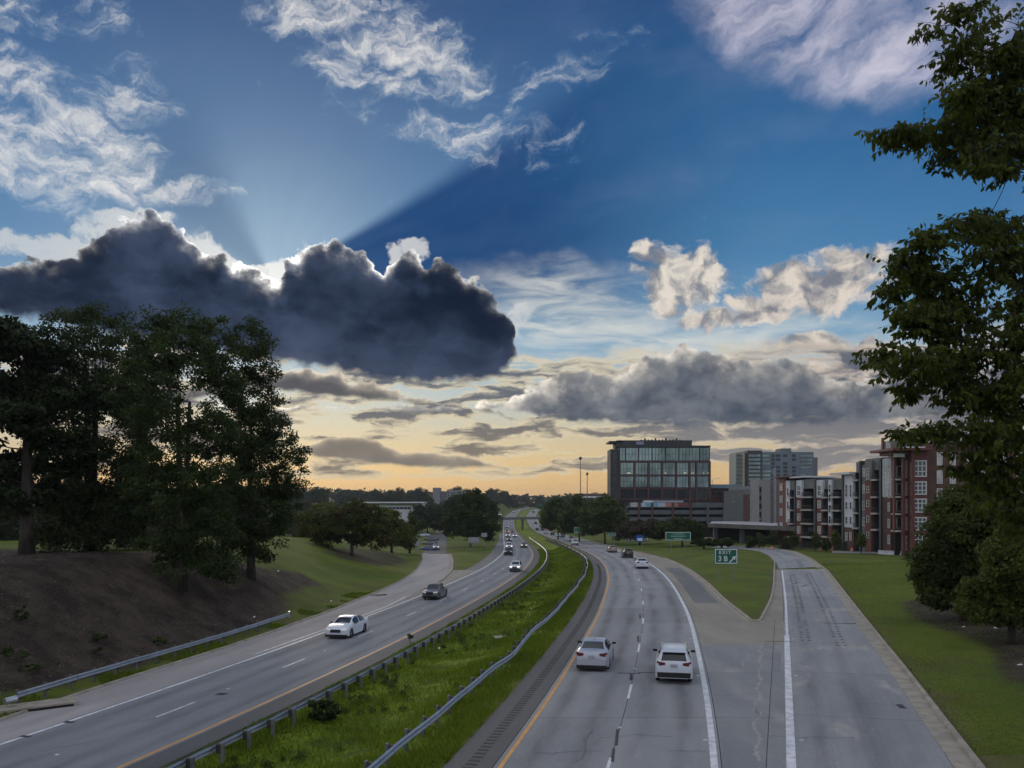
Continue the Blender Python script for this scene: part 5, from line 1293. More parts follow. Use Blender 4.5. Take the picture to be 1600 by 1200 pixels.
    for y0, y1, nn in ((719.5, 746, 1), (752.5, 774, 2), (780, 802, 2), (808, 829, 2), (838, 861, 2)):
        window(tw, ((X(1414, 1.7) + X(1424, 1.7)) / 2, Yt + 1.69, (Zt(y0) + Zt(y1)) / 2), X(1424) - X(1414), Zt(y0) - Zt(y1), 2, nn, (0, -1), M_frame_w, M_wglass, .1)
    for y0, y1 in ((719, 745), (752, 773), (779, 801), (808, 829), (836, 858)):
        window(tw, ((X(1429.5) + X(1449.5)) / 2, Yt + .49, (Zt(y0) + Zt(y1)) / 2), X(1458) - X(1429.5) - .9, Zt(y0) - Zt(y1), 3, 3, (0, -1), M_frame_w, mat('curtained_glass', (.14, .155, .18), .15, (.10, .11, .13), .4, metal=.3), .2)
    tpart('name_panel', M_white_p, ((X(1399) + X(1416.5)) / 2, Yt + .75, Zt(711)), (X(1416.5) - X(1399), .1, .65))
    # rooftop storey
    tpart('roof_storey', M_black, ((X(1403, 4) + X(1452)) / 2, Yt + 7, (Zt(684) + Zt(701.5)) / 2), (X(1452) - X(1403, 4), 6, Zt(684) - Zt(701.5)))
    tpart('roof_pier', M_redpan, (X(1398.6), Yt + 5, (Zt(681) + Zt(701.5)) / 2), (.4, .5, Zt(681) - Zt(701.5)))
    window(tw, ((X(1400) + X(1406.5)) / 2, Yt + 3.98, (Zt(686) + Zt(701)) / 2), .75, Zt(686) - Zt(701), 1, 2, (0, -1), M_frame_w, M_wglass, .08)
    tpart('roof_canopy', M_roofw, ((X(1419) + X(1450)) / 2, Yt + 3, Zt(698.5)), (X(1450) - X(1419), 4, .3))
    # brick wing to the right
    wg = tag(empty('brick_wing', (0, 0, 0)), 'plain brown brick apartment wing with pale sash windows, half hidden by the overhanging tree', 'apartment building')
    x0, x1 = X(1452) + .02, X(1680); MB().box(((x0 + x1) / 2, Yt + 6.5, (g + Zt(690)) / 2), (x1 - x0, 10, Zt(690) - g)).build('wall', M_brick2, wg)
    for py0, py1 in ((706, 726.5), (734.5, 755.5), (763, 784), (791, 812), (820, 841)):
        for px in (1474.5, 1495, 1522, 1545, 1575, 1600): window(wg, (X(px) , Yt + 1.49, (Zt(py0) + Zt(py1)) / 2), 1.05, Zt(py0) - Zt(py1), 2, 2, (0, -1), M_frame_w, M_wglass, .1)
    for py in (699, 815): MB().box(((x0 + x1) / 2, Yt + 1.42, Zt(py)), (x1 - x0, .14, .3)).build('string_course', M_redpan, wg)
apartments()

# --- raised roadway, footbridge
def raised_road():
    Y = 226.0; root = tag(empty('raised_roadway', (0, 0, 0)), 'raised concrete roadway with a pale deck in front of the parking deck', 'bridge')
    X = lambda px, Y=Y: px2(px, 0, Y)[0]; Z = lambda py, Y=Y: px2(0, py, Y)[1]
    P = [(X(1106), Y, Z(819.5)), (X(1208), Y - 30, Z(826, Y - 30)), (X(1212, Y + 22), Y + 22, Z(815, Y + 22)), (X(1112, Y + 22), Y + 22, Z(814.6, Y + 22))]
    m = MB(); m.add(P + [(a, b, c - .6) for a, b, c in P], [(0, 1, 2, 3), (4, 7, 6, 5), (0, 4, 5, 1), (1, 5, 6, 2), (2, 6, 7, 3), (3, 7, 4, 0)])
    m.build('deck', mat('pale_deck', (.36, .35, .38), .8, (.30, .29, .32), .3), root)
    pr = MB(); n = 14
    for i in range(n):
        t0, t1 = i / n, (i + .98) / n; a = np.array(P[0]) * (1 - t0) + np.array(P[1]) * t0; b = np.array(P[0]) * (1 - t1) + np.array(P[1]) * t1
        pr.add([(a[0], a[1] - .3, a[2] - .75), (b[0], b[1] - .3, b[2] - .75), (b[0], b[1] - .3, b[2] + .35), (a[0], a[1] - .3, a[2] + .35), (a[0], a[1] - .02, a[2] - .75), (b[0], b[1] - .02, b[2] - .75), (b[0], b[1] - .02, b[2] + .35), (a[0], a[1] - .02, a[2] + .35)],
               [(0, 1, 2, 3), (5, 4, 7, 6), (3, 2, 6, 7), (1, 0, 4, 5), (0, 3, 7, 4), (2, 1, 5, 6)])
    pr.build('parapet', mat('stained_parapet', (.15, .135, .115), .85, (.10, .09, .08), .6), root)
    for t in (.12, .4, .7):
        a = np.array(P[0]) * (1 - t) + np.array(P[1]) * t; MB().box((a[0], a[1] + 4, (a[2] - 5) / 2 - .5), (1.0, 1.2, a[2] + 4)).build('pier', M_garage, root)
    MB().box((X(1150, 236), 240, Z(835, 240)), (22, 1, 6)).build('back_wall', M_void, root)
raised_road()
def footbridge():
    Y = 500.0; root = tag(empty('footbridge', (0, 0, 0)), 'slender grey footbridge crossing both carriageways far away', 'bridge')
    X = lambda px: px2(px, 0, Y)[0]; Z = lambda py: px2(0, py, Y)[1]
    m = MB(); xs = np.linspace(X(768), X(868), 14); zt = lambda x: Z(809.5) + 1.6 * (1 - ((x - X(838)) / 40) ** 2) - .9
    for a, b in zip(xs[:-1], xs[1:]): m.add([(a, Y, zt(a) - 1.5), (b, Y, zt(b) - 1.5), (b, Y, zt(b)), (a, Y, zt(a)), (a, Y + 4, zt(a) - 1.5), (b, Y + 4, zt(b) - 1.5), (b, Y + 4, zt(b)), (a, Y + 4, zt(a))], [(0, 1, 2, 3), (5, 4, 7, 6), (3, 2, 6, 7), (1, 0, 4, 5)])
    m.build('deck', mat('bridge_concrete', (.13, .13, .135), .8), root)
    r = MB()
    for a, b in zip(xs[:-1], xs[1:]): r.tube([(a, Y + .1, zt(a) + 1.2), (b, Y + .1, zt(b) + 1.2)], .09, 4); r.box((a, Y + .1, zt(a) + .6), (.12, .1, 1.2))
    r.build('railing', M_steel, root)
    for px in (776, 816.5, 850): MB().box((X(px), Y + 2, (zt(X(px)) - 1.5 - 9) / 2), (1.5, 1.4, zt(X(px)) + 7.5)).build('pier', M_garage, root)
footbridge()

# --- left: long white building, distant block, red-roofed house; right: low pale building
def long_building():
    Y = 340.0; X = lambda px: px2(px, 0, Y)[0]; Z = lambda py: px2(0, py, Y)[1]; g = 0
    root = tag(empty('long_building', (0, 0, 0)), 'long low white building with a green stripe and a bright green square sign', 'building')
    MB().box(((X(545) + X(646)) / 2, Y + 9, (g + Z(786)) / 2), (X(646) - X(545), 16, Z(786) - g)).build('wall', M_white_p, root)
    MB().box(((X(646) + X(658)) / 2, Y + 7.5, (g + Z(785.5)) / 2), (X(658) - X(646) - .05, 16, Z(785.5) - g)).build('end_block', M_grey_p, root)
    MB().box(((X(658) + X(662)) / 2, Y + 7, (g + Z(785)) / 2), (X(662) - X(658) - .05, 17, Z(785) - g)).build('end_pier', M_roofw, root)
    MB().box(((X(545) + X(660)) / 2, Y + 8, Z(785) ), (X(660) - X(545), 18, .5)).build('roof', M_roofw, root)
    gm = mat('lime_green', (.18, .34, .06), .5); MB().box(((X(545) + X(646)) / 2, Y + .9, Z(788.6)), (X(646) - X(545), .12, .5)).build('stripe', mat('soft_green_stripe', (.22, .33, .15), .6), root)
    MB().box((X(651.5), Y - .6, Z(793.5)), (1.9, .15, 2.0)).build('square_sign', gm, root)
    MB().box((X(650.8), Y - .7, Z(794)), (.9, .08, .9)).build('sign_mark', M_roofw, root)
    for i in range(16): window(root, (X(549 + i * 6), Y + 1, Z(794)), 1.35, .85, 2, 1, (0, -1), M_grey_p, M_dglass, .08)
long_building()
def far_block():
    Y = 610.0; X = lambda px: px2(px, 0, Y)[0]; Z = lambda py: px2(0, py, Y)[1]
    root = tag(empty('far_apartment_block', (0, 0, 0)), 'distant grey gridded block rising over the left treeline', 'building')
    MB().box(((X(698) + X(726.5)) / 2, Y + 8, (Z(766) - 2) / 2), (X(726.5) - X(698), 14, Z(766) + 2)).build('wall', M_lgrey, root)
    MB().box(((X(676) + X(687)) / 2, Y + 8, (Z(762) - 2) / 2), (X(687) - X(676), 14, Z(762) + 2)).build('tower', M_lgrey, root)
    MB().box(((X(687) + X(698)) / 2, Y + 9, (Z(768.5) - 2) / 2), (X(698) - X(687), 12, Z(768.5) + 2)).build('link', M_grey_p, root)
    MB().box(((X(708) + X(718)) / 2, Y + 9, Z(764.8)), (X(718) - X(708), 8, 1.2)).build('roof_hut', M_black, root)
    for i in range(6):
        for j in range(4): window(root, (X(700.6 + i * 4.6), Y + 1, Z(770 + j * 4)), 1.2, 1.1, 1, 1, (0, -1), M_grey_p, M_dglass, .12)
    MB().box(((X(706) + X(725)) / 2, Y - 3, Z(785.6)), (X(725) - X(706), 6, .8)).build('canopy', M_roofw, root)
    MB().box(((X(708) + X(714)) / 2, Y - 1, Z(791)), (X(714) - X(708), 2, 4.0)).build('entrance', mat('sea_green_glass', (.12, .26, .24), .3), root)
far_block()
r, x0, x1, Z = block('red_roofed_house', 477, 494, 789.5, 300, 9, M_brick2, 'small house with a dull red roof just right of the dark tree group', g=0)
MB().add([(x0 - .5, 299, Z(789.6)), (x1 + .5, 299, Z(789.6)), (x1 + .5, 310, Z(789.6)), (x0 - .5, 310, Z(789.6)), (x0, 304.5, Z(786)), (x1, 304.5, Z(786))], [(0, 1, 5, 4), (2, 3, 4, 5), (1, 2, 5), (3, 0, 4), (0, 3, 2, 1)]).build('roof', mat('dull_red_tile', (.16, .055, .05), .8), r)
window(r, ((x0 + x1) / 2, 300, Z(795)), 1.2, 1.2, 2, 2, (0, -1), M_frame_w, M_dglass)
r, x0, x1, Z = block('low_pale_building', 900, 955, 774, 470, 16, M_brick2, 'low reddish building with a white wall band, just left of the glass office block', g=-4)
MB().box(((x0 + x1) / 2, 469.8, Z(776.5)), (x1 - x0, .3, 1.1)).build('wall_band', M_roofw, r)
MB().box(((x0 + x1) / 2, 478, Z(772.5)), (x1 - x0 + 1, 17, 1.0)).build('roof', mat('rose_roof', (.20, .12, .12), .8), r)
r, x0, x1, Z = block('white_house', 62, 92, 812, 200, 8, M_white_p, 'white house wall glimpsed between the trunks behind the bank', g=-2)
MB().box(((x0 + x1) / 2, 204, Z(809)), (x1 - x0 + 1, 9, .8)).build('roof', M_grey_p, r)
for px in (70, 84): window(r, (px2(px, 0, 200)[0], 200, Z(822)), 1.2, 1.4, 2, 2, (0, -1), M_grey_p, M_dglass)
r, x0, x1, Z = block('grey_house', 205, 238, 832, 170, 7, M_lgrey, 'grey house wall glimpsed below the many-stemmed tree', g=-2)
MB().box(((x0 + x1) / 2, 173, Z(829)), (x1 - x0 + .8, 8, .6)).build('roof', M_white_p, r)
window(r, ((x0 + x1) / 2, 170, Z(841)), 1.4, 1.2, 2, 1, (0, -1), M_frame_w, M_dglass)
# ------------------------------------------------------------------ guardrails
WSEC = [(-.155, .0), (-.14, .03), (-.105, .078), (-.065, .078), (-.03, .02), (0, .004), (.03, .02), (.065, .078), (.105, .078), (.14, .03), (.155, .0)]
def guardrail(P, side, label, h=.62, posts=True, wob=None, step=1.9, back=True, seglen=3.81, end=None):
    """P: ground line of the rail (x, y); side: +1 when the face looks to the right of travel"""
    P = np.array(P, float); s = np.concatenate([[0], np.cumsum(np.linalg.norm(np.diff(P, axis=0), axis=1))]); L = s[-1]
    root = tag(empty('guardrail', (0, 0, 0)), label, 'guardrail', 'guardrails along the motorway')
    def at_s(q):
        c = np.array([np.interp(q, s, P[:, 0]), np.interp(q, s, P[:, 1])]); d = np.array([np.interp(q + .3, s, P[:, 0]) - np.interp(q - .3, s, P[:, 0]), np.interp(q + .3, s, P[:, 1]) - np.interp(q - .3, s, P[:, 1])])
        d /= np.linalg.norm(d) + 1e-9; n = np.array([d[1], -d[0]]) * side; z = gz(c[0], c[1]); lat, dz = wob(q) if wob else (0, 0)
        return c + n * lat, d, n, z + dz
    n = int(L / seglen)
    for i in range(n):
        V = []; k = 4
        for j in range(k + 1):
            q = (i + j / k) * L / n + (.012 if j == 0 else -.012 if j == k else 0); c, d, nn, z = at_s(q)
            for a, b in WSEC: V.append((c[0] + nn[0] * (b + .02 + (.004 if i % 2 else 0)), c[1] + nn[1] * (b + .02 + (.004 if i % 2 else 0)), z + h + a))
        w = len(WSEC); V2 = [(x - 0, y, z) for x, y, z in V]
        F = [(j * w + a, j * w + a + 1, (j + 1) * w + a + 1, (j + 1) * w + a) for j in range(k) for a in range(w - 1)]
        link('rail', np_mesh('rail', V2, F, M_steel, smooth=True), root)
    q = .4; m = int((L - .4) / step)
    pm = MB().box((0, 0, 0), (.15, .10, 1.05)).mesh('post', M_post); bmesh_ = MB().box((0, 0, 0), (.15, .20, .36)).mesh('block', M_wood)
    for i in range(m):
        c, d, nn, z = at_s(q + i * step); r = math.atan2(d[1], d[0]) + math.pi / 2
        pc = c - nn * .27; o = link('post', pm, root, (pc[0], pc[1], z + h - .36), math.atan2(nn[1], nn[0]) + math.pi / 2)
        b = link('block', bmesh_, o, None); b.location = (0, -.16 if True else 0, .33)
        b.location = (0, -.155, .30)
    return root
ys = np.arange(-8, 330, 1.0)
guardrail(np.stack([left(3.15)(ys), ys], 1), -1, 'long guardrail left of the grass median, its dark posts and blocks facing us')
yr = np.arange(-8, 300, 1.0)
def dent(q):                                   # this rail has been hit in several places
    return (.05 * math.sin(q * .35) + .025 * math.sin(q * .9 + 1) + .13 * math.exp(-((q - 56) / 4.0) ** 2) - .08 * math.exp(-((q - 63) / 3.5) ** 2), .03 * math.sin(q * .5) - .07 * math.exp(-((q - 59) / 3.5) ** 2))
offr = lambda y: np.interp(y, [-10, 28, 50, 75, 101, 133, 170, 300], [-4.1, -3.9, -3.55, -3.3, -3.0, -2.7, -3.0, -3.6])
guardrail(np.stack([np.array([float(right(float(offr(y)))(y)) for y in yr]), yr], 1), 1, 'wavy dented guardrail right of the grass median, its bright face turned away from the posts', wob=dent)
P = [tuple(np.array((float(f_LO(y)) - .95, y))) for y in np.arange(41, 72, 1.0)]
g3 = guardrail(P, 1, 'short straight guardrail at the foot of the mulch bank on the far left', h=.66, seglen=3.81)
c = P[0]; MB().tube([(c[0], c[1], gz(*c) + .52), (c[0] - .25, c[1] - .55, gz(*c) + .50)], .16, 8).build('end_terminal', M_steel, g3)
c = P[-1]; MB().box((c[0] + .05, c[1] + .25, gz(*c) + .66), (.12, .5, .5), .2).build('end_terminal', M_steel, g3)

# ------------------------------------------------------------------ road signs
M_sgreen = mat('highway_green', (.003, .105, .070), 0.45)
M_swhite = mat('sign_white', (.62, .68, .70), 0.45)
M_sblue = mat('sign_blue', (.015, .08, .36), 0.45)
M_sgrey = mat('sign_back', (.30, .32, .37), 0.5, (.25, .27, .32), 1.0)
M_orange = mat('work_orange', (.80, .09, .015), 0.5)
M_syel = mat('sign_yellow', (.62, .42, .03), 0.5)
M_galv = mat('sign_post', (.16, .17, .17), 0.6)
def lettering(txt, size, loc, parent, m=None, name='lettering', bold=.02, sp=1.0):
    cu = bpy.data.curves.new(name, 'FONT'); cu.body = txt; cu.size = size; cu.align_x = 'CENTER'; cu.align_y = 'CENTER'; cu.extrude = .006; cu.offset = bold; cu.space_character = sp
    cu.materials.append(m or M_swhite); o = bpy.data.objects.new(name, cu); COL.objects.link(o); 
    me = bpy.data.meshes.new_from_object(o.evaluated_get(bpy.context.evaluated_depsgraph_get())); bpy.data.objects.remove(o)
    o = link(name, me, parent, loc); o.rotation_euler = (R(90), 0, 0); return o
def road_sign(name, px, py_top, py_bot, w_px, label, face=M_sgreen, Y=None, ground=None, border=True, posts=2, group=None, rz=0.0, cat='road sign'):
    if ground: b = site(*ground); Y = b[1]
    k = Y / FOC; X = (px - 800) * k; zg = gz(X, Y); z0, z1 = EYE + (HOR - py_bot) * k, EYE + (HOR - py_top) * k; w = w_px * k
    root = tag(empty(name, (X, Y, zg), rz), label, cat, group); h = z1 - z0; zc = (z0 + z1) / 2 - zg
    MB().box((0, 0, zc), (w, .05, h)).build('panel', face, root)
    if border:
        t = min(.12, h * .06); bb = MB()
        for s in (-1, 1):
            bb.box((s * (w / 2 - t), -.03, zc), (t, .014, h - t * 1.2)); bb.box((0, -.03, zc + s * (h / 2 - t)), (w - 3.2 * t, .014, t))
        bb.build('border', M_swhite, root)
    for i in range(posts):
        x = 0 if posts == 1 else (-w * .28 + i * w * .56 / (posts - 1)); MB().box((x, .09, (z1 - zg - .15) / 2 - .2), (.11, .11, z1 - zg + .25)).build('post', M_galv, root)
    return root, w, h, zc
s, w, h, zc = road_sign('exit_sign', 1134.5, 857, 881.5, 36.5, 'green EXIT 3B sign with a slanted white arrow, standing on the grass island', ground=(1134, 910))
lettering('EXIT', h * .30, (-.05 * w, -.034, zc + h * .24), s, bold=.012, sp=1.35)
lettering('3', h * .46, (-w * .27, -.034, zc - h * .16), s, bold=.02); lettering('B', h * .46, (-w * .02, -.034, zc - h * .16), s, bold=.02)
ar = MB(); a = h * .20; q = .70710678
def rot(x, y): return ((x - y) * q, (x + y) * q)
pts = [rot(x * a, y * a) for x, y in ((-1.45, -.2), (.15, -.2), (.15, -.72), (1.45, 0), (.15, .72), (.15, .2), (-1.45, .2))]
pts = [(x + w * .29, z + zc - h * .17) for x, z in pts]
n = len(pts); ar.add([(x, -.026, z) for x, z in pts] + [(x, -.036, z) for x, z in pts], [tuple(range(n)), tuple(range(n, 2 * n))[::-1]] + [(i, (i + 1) % n, n + (i + 1) % n, n + i) for i in range(n)])
ar.build('arrow', M_swhite, s)
def text_rows(s, w, h, zc, rows, seed):       # far panels: legend too small to read, kept as rows of letter-sized marks
    g = np.random.default_rng(seed); m = MB()
    for zf, wf, hf in rows:
        x = -w * wf / 2
        while x < w * wf / 2 - .05:
            l = g.uniform(.10, .20) * h / 1.5; m.box((x + l / 2, -.032, zc + h * zf), (l * .8, .012, h * hf * g.uniform(.7, 1))); x += l * (1.15 if g.random() > .18 else 1.9)
    tag(m.build('legend', mat('worn_legend', (.30, .44, .42), .5), s), kind='stuff')
s, w, h, zc = road_sign('guide_sign', 1059.5, 831, 844.5, 40, 'widest green guide sign, two dark legs, on the lawn before the flat-topped tree', ground=(1059, 862.5), border=True)
text_rows(s, w, h, zc, ((.26, .42, .13), (.0, .56, .15), (-.28, .34, .14)), 1)
s, w, h, zc = road_sign('guide_sign', 903, 823.5, 832.5, 12.2, 'nearly square green sign in front of the dark rounded tree on the right verge', Y=252)
text_rows(s, w, h, zc, ((.2, .6, .16), (-.2, .6, .16)), 2)
s, w, h, zc = road_sign('guide_sign', 956.5, 832.3, 837.5, 11.5, 'narrow strip-like green sign left of the blue sign', Y=200)
text_rows(s, w, h, zc, ((0, .6, .3),), 3)
s, w, h, zc = road_sign('guide_sign', 866.5, 818, 825, 9.5, 'small dim green sign farthest along the right verge before the footbridge', Y=330, border=False)
s, w, h, zc = road_sign('guide_sign', 845.5, 787.5, 792, 8, 'tiny green overhead sign beyond the footbridge', Y=720, border=False)
s, w, h, zc = road_sign('service_sign', 1000, 836.5, 846.5, 13, 'blue service sign with a pale square in it at the edge of the car park', M_sblue, Y=190, border=False)
MB().box((0, -.03, zc - h * .14), (w * .62, .014, h * .42)).build('logo_panel', M_swhite, s)
s, w, h, zc = road_sign('speed_sign', 878, 825.5, 830.5, 4.6, 'small white rectangular sign between the two green signs on the right verge', M_swhite, Y=300, border=False, posts=1)
s, w, h, zc = road_sign('sign_back', 741.5, 821.8, 836.8, 20, 'large grey back of a sign facing the oncoming lanes, above a smaller one', M_sgrey, ground=(744, 853), border=False)
for x in (-.27, .27): MB().box((x * w, -.06, zc), (.14, .06, h)).build('stiffener', M_galv, s)
s, w, h, zc = road_sign('sign_back', 740, 839.5, 848, 17, 'lower grey sign back below the large one at the sunken street', M_sgrey, Y=205, border=False)
s, w, h, zc = road_sign('sign_back', 756.5, 832.6, 839, 9, 'small pale sign back right of the large one', M_sgrey, Y=212, border=False, posts=1)
s, w, h, zc = road_sign('sign_back', 651, 843, 852.5, 8, 'pale square sign at the left side of the sunken street', M_sgrey, Y=225, border=False, posts=1)
# diamond works sign
b = site(1193, 857); k = b[1] / FOC; root = tag(empty('works_sign', tuple(b)), 'orange diamond road works sign on a low stand beside the top of the exit ramp', 'road sign')
dm_ = MB(); r_ = 5.4 * k; zc = 5.6 * k + .25; dm_.add([(0, -.02, zc - r_), (r_, -.02, zc), (0, -.02, zc + r_), (-r_, -.02, zc), (0, .02, zc - r_), (r_, .02, zc), (0, .02, zc + r_), (-r_, .02, zc)], [(0, 1, 2, 3), (7, 6, 5, 4), (0, 4, 5, 1), (1, 5, 6, 2), (2, 6, 7, 3), (3, 7, 4, 0)])
dm_.build('panel', M_orange, root); MB().box((0, .12, .5), (.08, .08, 1.1)).build('post', M_galv, root); MB().box((-.42, -.04, .25), (.5, .06, .5)).build('lower_panel', M_syel, root)
for s_ in (-1, 1): MB().tube([(0, .1, .35), (s_ * .5, .1 + s_ * .2, .02)], .03, 5).build('leg', M_galv, root)

# traffic drums and cones
def drum(px, py, label, hgt=1.0, Y=None):
    b = site(px, py); root = tag(empty('traffic_drum', tuple(b)), label, 'traffic drum', 'orange drums by the fence'); r = .29
    MB().tube([(0, 0, 0), (0, 0, .08)], .40, 12).build('base', M_black, root)
    m = MB(); m.tube([(0, 0, .08), (0, 0, hgt * .28)], [r, r * .97], 12, 0); m.tube([(0, 0, hgt * .28), (0, 0, hgt * .45)], [r * .96, r * .94], 12, 1); m.tube([(0, 0, hgt * .45), (0, 0, hgt * .62)], [r * .92, r * .9], 12, 0); m.tube([(0, 0, hgt * .62), (0, 0, hgt * .78)], [r * .89, r * .87], 12, 1); m.tube([(0, 0, hgt * .78), (0, 0, hgt)], [r * .86, r * .8], 12, 0)
    m.build('body', [M_orange, M_swhite], root); MB().box((0, 0, hgt + .05), (.22, .05, .1)).build('handle', M_orange, root)
drum(1281.5, 861.5, 'leftmost orange and white traffic drum at the foot of the dark fence'); drum(1300, 861.5, 'second drum from the left at the foot of the dark fence', 1.1)
drum(1331, 862, 'third drum, low against the thin part of the fence', .8); drum(1419.5, 866, 'traffic drum nearest the round trees, below the white windows of the corner tower', 1.5)
drum(1206, 858.5, 'small orange drum right of the orange diamond sign', .7)

# fence, barriers and pale kerb below the apartments
def fence():
    pts = [site(1216, 858.6), site(1262, 859.2), site(1318, 860.5), site(1372, 863), site(1446, 868)]
    P = np.array(pts)[:, :2]; s = np.concatenate([[0], np.cumsum(np.linalg.norm(np.diff(P, axis=0), axis=1))]); L = s[-1]
    root = tag(empty('fence', (0, 0, 0)), 'dark picket fence with thin posts along the foot of the apartment row', 'fence')
    step = 2.4; n = int(L / step); f = lambda q: np.array([np.interp(q, s, P[:, 0]), np.interp(q, s, P[:, 1])])
    cut = s[2]
    for i in range(n + 1):
        c = f(i * step); z = gz(*c); MB().box((c[0], c[1], z + .95), (.09, .09, 2.0)).build('post', M_rail, root)
        if i == n: break
        a, b = f(i * step + .06), f((i + 1) * step - .06); za, zb = gz(*a), gz(*b); m = MB()
        for hh in (.15, 1.75): m.tube([(a[0], a[1], za + hh), (b[0], b[1], zb + hh)], .03, 4)
        dens = 26 if i * step < cut else 13
        for j in range(dens):
            t = (j + .5) / dens; p = a + (b - a) * t; z = za + (zb - za) * t; m.box((p[0], p[1], z + .95), (.05 if i * step < cut else .02, .02, 1.6), math.atan2(b[1] - a[1], b[0] - a[0]))
        tag(m.build('pickets', M_rail, root), kind='stuff')
fence()
def barrier(pts, label, m, h=.8, n=6, name='barrier'):
    P = np.array([site(*p)[:2] for p in pts]); s = np.concatenate([[0], np.cumsum(np.linalg.norm(np.diff(P, axis=0), axis=1))]); L = s[-1]
    root = tag(empty(name, (0, 0, 0)), label, 'barrier'); f = lambda q: np.array([np.interp(q, s, P[:, 0]), np.interp(q, s, P[:, 1])])
    for i in range(n):
        a, b = f(i * L / n + .02), f((i + 1) * L / n - .02); d = b - a; d /= np.linalg.norm(d); nn = np.array([d[1], -d[0]]); V = []
        for c in (a, b):
            z = gz(*c)
            for o, zz in ((.30, -.05), (.28, .10), (.12, .28), (.09, h), (-.09, h), (-.12, .28), (-.28, .10), (-.30, -.05)): V.append((c[0] + nn[0] * o, c[1] + nn[1] * o, z + zz))
        MB().add(V, [(k, k + 1, 9 + k, 8 + k) for k in range(7)] + [tuple(range(8))[::-1], tuple(range(8, 16))]).build('section', m, root)
barrier(((1372, 866.2), (1405, 867.6), (1438, 869.5)), 'white concrete barrier below the red corner tower', mat('white_barrier', (.55, .56, .58), .7, (.45, .46, .48), 1), .75)
barrier(((1136, 856), (1163, 856), (1190, 857)), 'grey concrete barrier behind the EXIT 3B sign at the top of the ramp', M_lgrey, .8)
barrier(((1300, 863.5), (1336, 864.6), (1371, 866)), 'low grey kerb wall in front of the thin part of the fence', M_lgrey, .35)

# light masts and street lamps
def mast(px, ytop, Y, label, head, h0=None):
    k = Y / FOC; X = (px - 800) * k; zg = gz(X, Y); zt = EYE + (HOR - ytop) * k; root = tag(empty('light_mast', (X, Y, zg)), label, 'light mast')
    MB().tube([(0, 0, -.3), (0, 0, zt - zg)], [.32, .16], 8).build('pole', M_galv, root)
    m = MB(); m.tube([(0, 0, zt - zg - .5), (0, 0, zt - zg + .9)], [head, head * .8], 8); m.build('lamp_head', M_black, root)
mast(907, 716.5, 430, 'tallest thin light mast against the orange sky, left of the glass office', .75); mast(917.5, 741, 440, 'shorter light mast just right of the tallest one', .6)
def lamp(px, ytop, Y, label, arm=1.2):
    k = Y / FOC; X = (px - 800) * k; zg = gz(X, Y); zt = EYE + (HOR - ytop) * k; root = tag(empty('street_lamp', (X, Y, zg)), label, 'street lamp')
    MB().tube([(0, 0, -.3), (0, 0, zt - zg - .3), (arm * .4, 0, zt - zg)], [.12, .08, .06], 6).build('pole', M_galv, root); MB().box((arm * .8, 0, zt - zg), (arm, .35, .16)).build('lamp_head', M_swhite, root)
lamp(1143, 784, 300, 'street lamp with a white head in front of the speckled grey mid-rise', .9)
lamp(1113, 748, 385, 'lamp arm above the blue roof edge, right of the glass office', 3.0)
lamp(1371, 712.5, 175, 'small lamp arm above the roof of the tall apartment bays', .8)

# concrete inlets, rubbish, bare stones
def inlet(px, py, w, d, label, rz=0, h=.10):
    b = site(px, py); root = tag(empty('drain_inlet', tuple(b), rz), label, 'drain'); MB().box((0, 0, h / 2 - .02), (w, d, h)).build('slab', M_kerb, root); MB().box((w * .1, -d / 2 - .01, h * .1), (w * .7, .06, h * .8)).build('opening', M_void, root)
inlet(55, 1106, 3.6, 1.3, 'crumbling concrete drain inlet below the end of the bank guardrail', .62, .22)
inlet(790, 996, 1.7, 1.0, 'weathered flat concrete drain slab in the middle of the median', .2)
inlet(592, 930, 1.6, .7, 'dark drain opening in the kerb of the entrance ramp', .5, .16)
for i, (px, py, w, lab) in enumerate(((434, 893, .35, 'white scrap of litter at the right end of the mulch bank'), (517, 940, .25, 'pale scrap of litter on the lawn above the bank guardrail end'), (884, 890, .3, 'white scrap of litter in the far part of the median'), (608, 1068, .18, 'small white scrap in the median right of the bush'), (686, 1014, .16, 'tiny white scrap beside the left median guardrail'),
                                      (1506, 981, .3, 'pale stone at the edge of the mulch bed'), (1556, 982, .3, 'white stone on the mulch bed below the bushy tree'), (1594, 1041, .5, 'white litter at the right edge of the mulch bed'), (664, 866, .8, 'white board lying on the grass beside the crest of the entrance ramp'), (397, 965, .22, 'white scrap at the foot of the mulch bank'))):
    b = site(px, py); g = np.random.default_rng(i); m = MB(); m.add([(-w / 2, -.1, .03), (w / 2, -.14, .02), (w * .4, .12, .10), (-w * .45, .10, .05), (0, 0, .13)], [(0, 1, 4), (1, 2, 4), (2, 3, 4), (3, 0, 4), (3, 2, 1, 0)])
    tag(m.build('litter' if 'stone' not in lab else 'stone', M_swhite, None, tuple(b)), lab, 'litter' if 'stone' not in lab else 'stone')
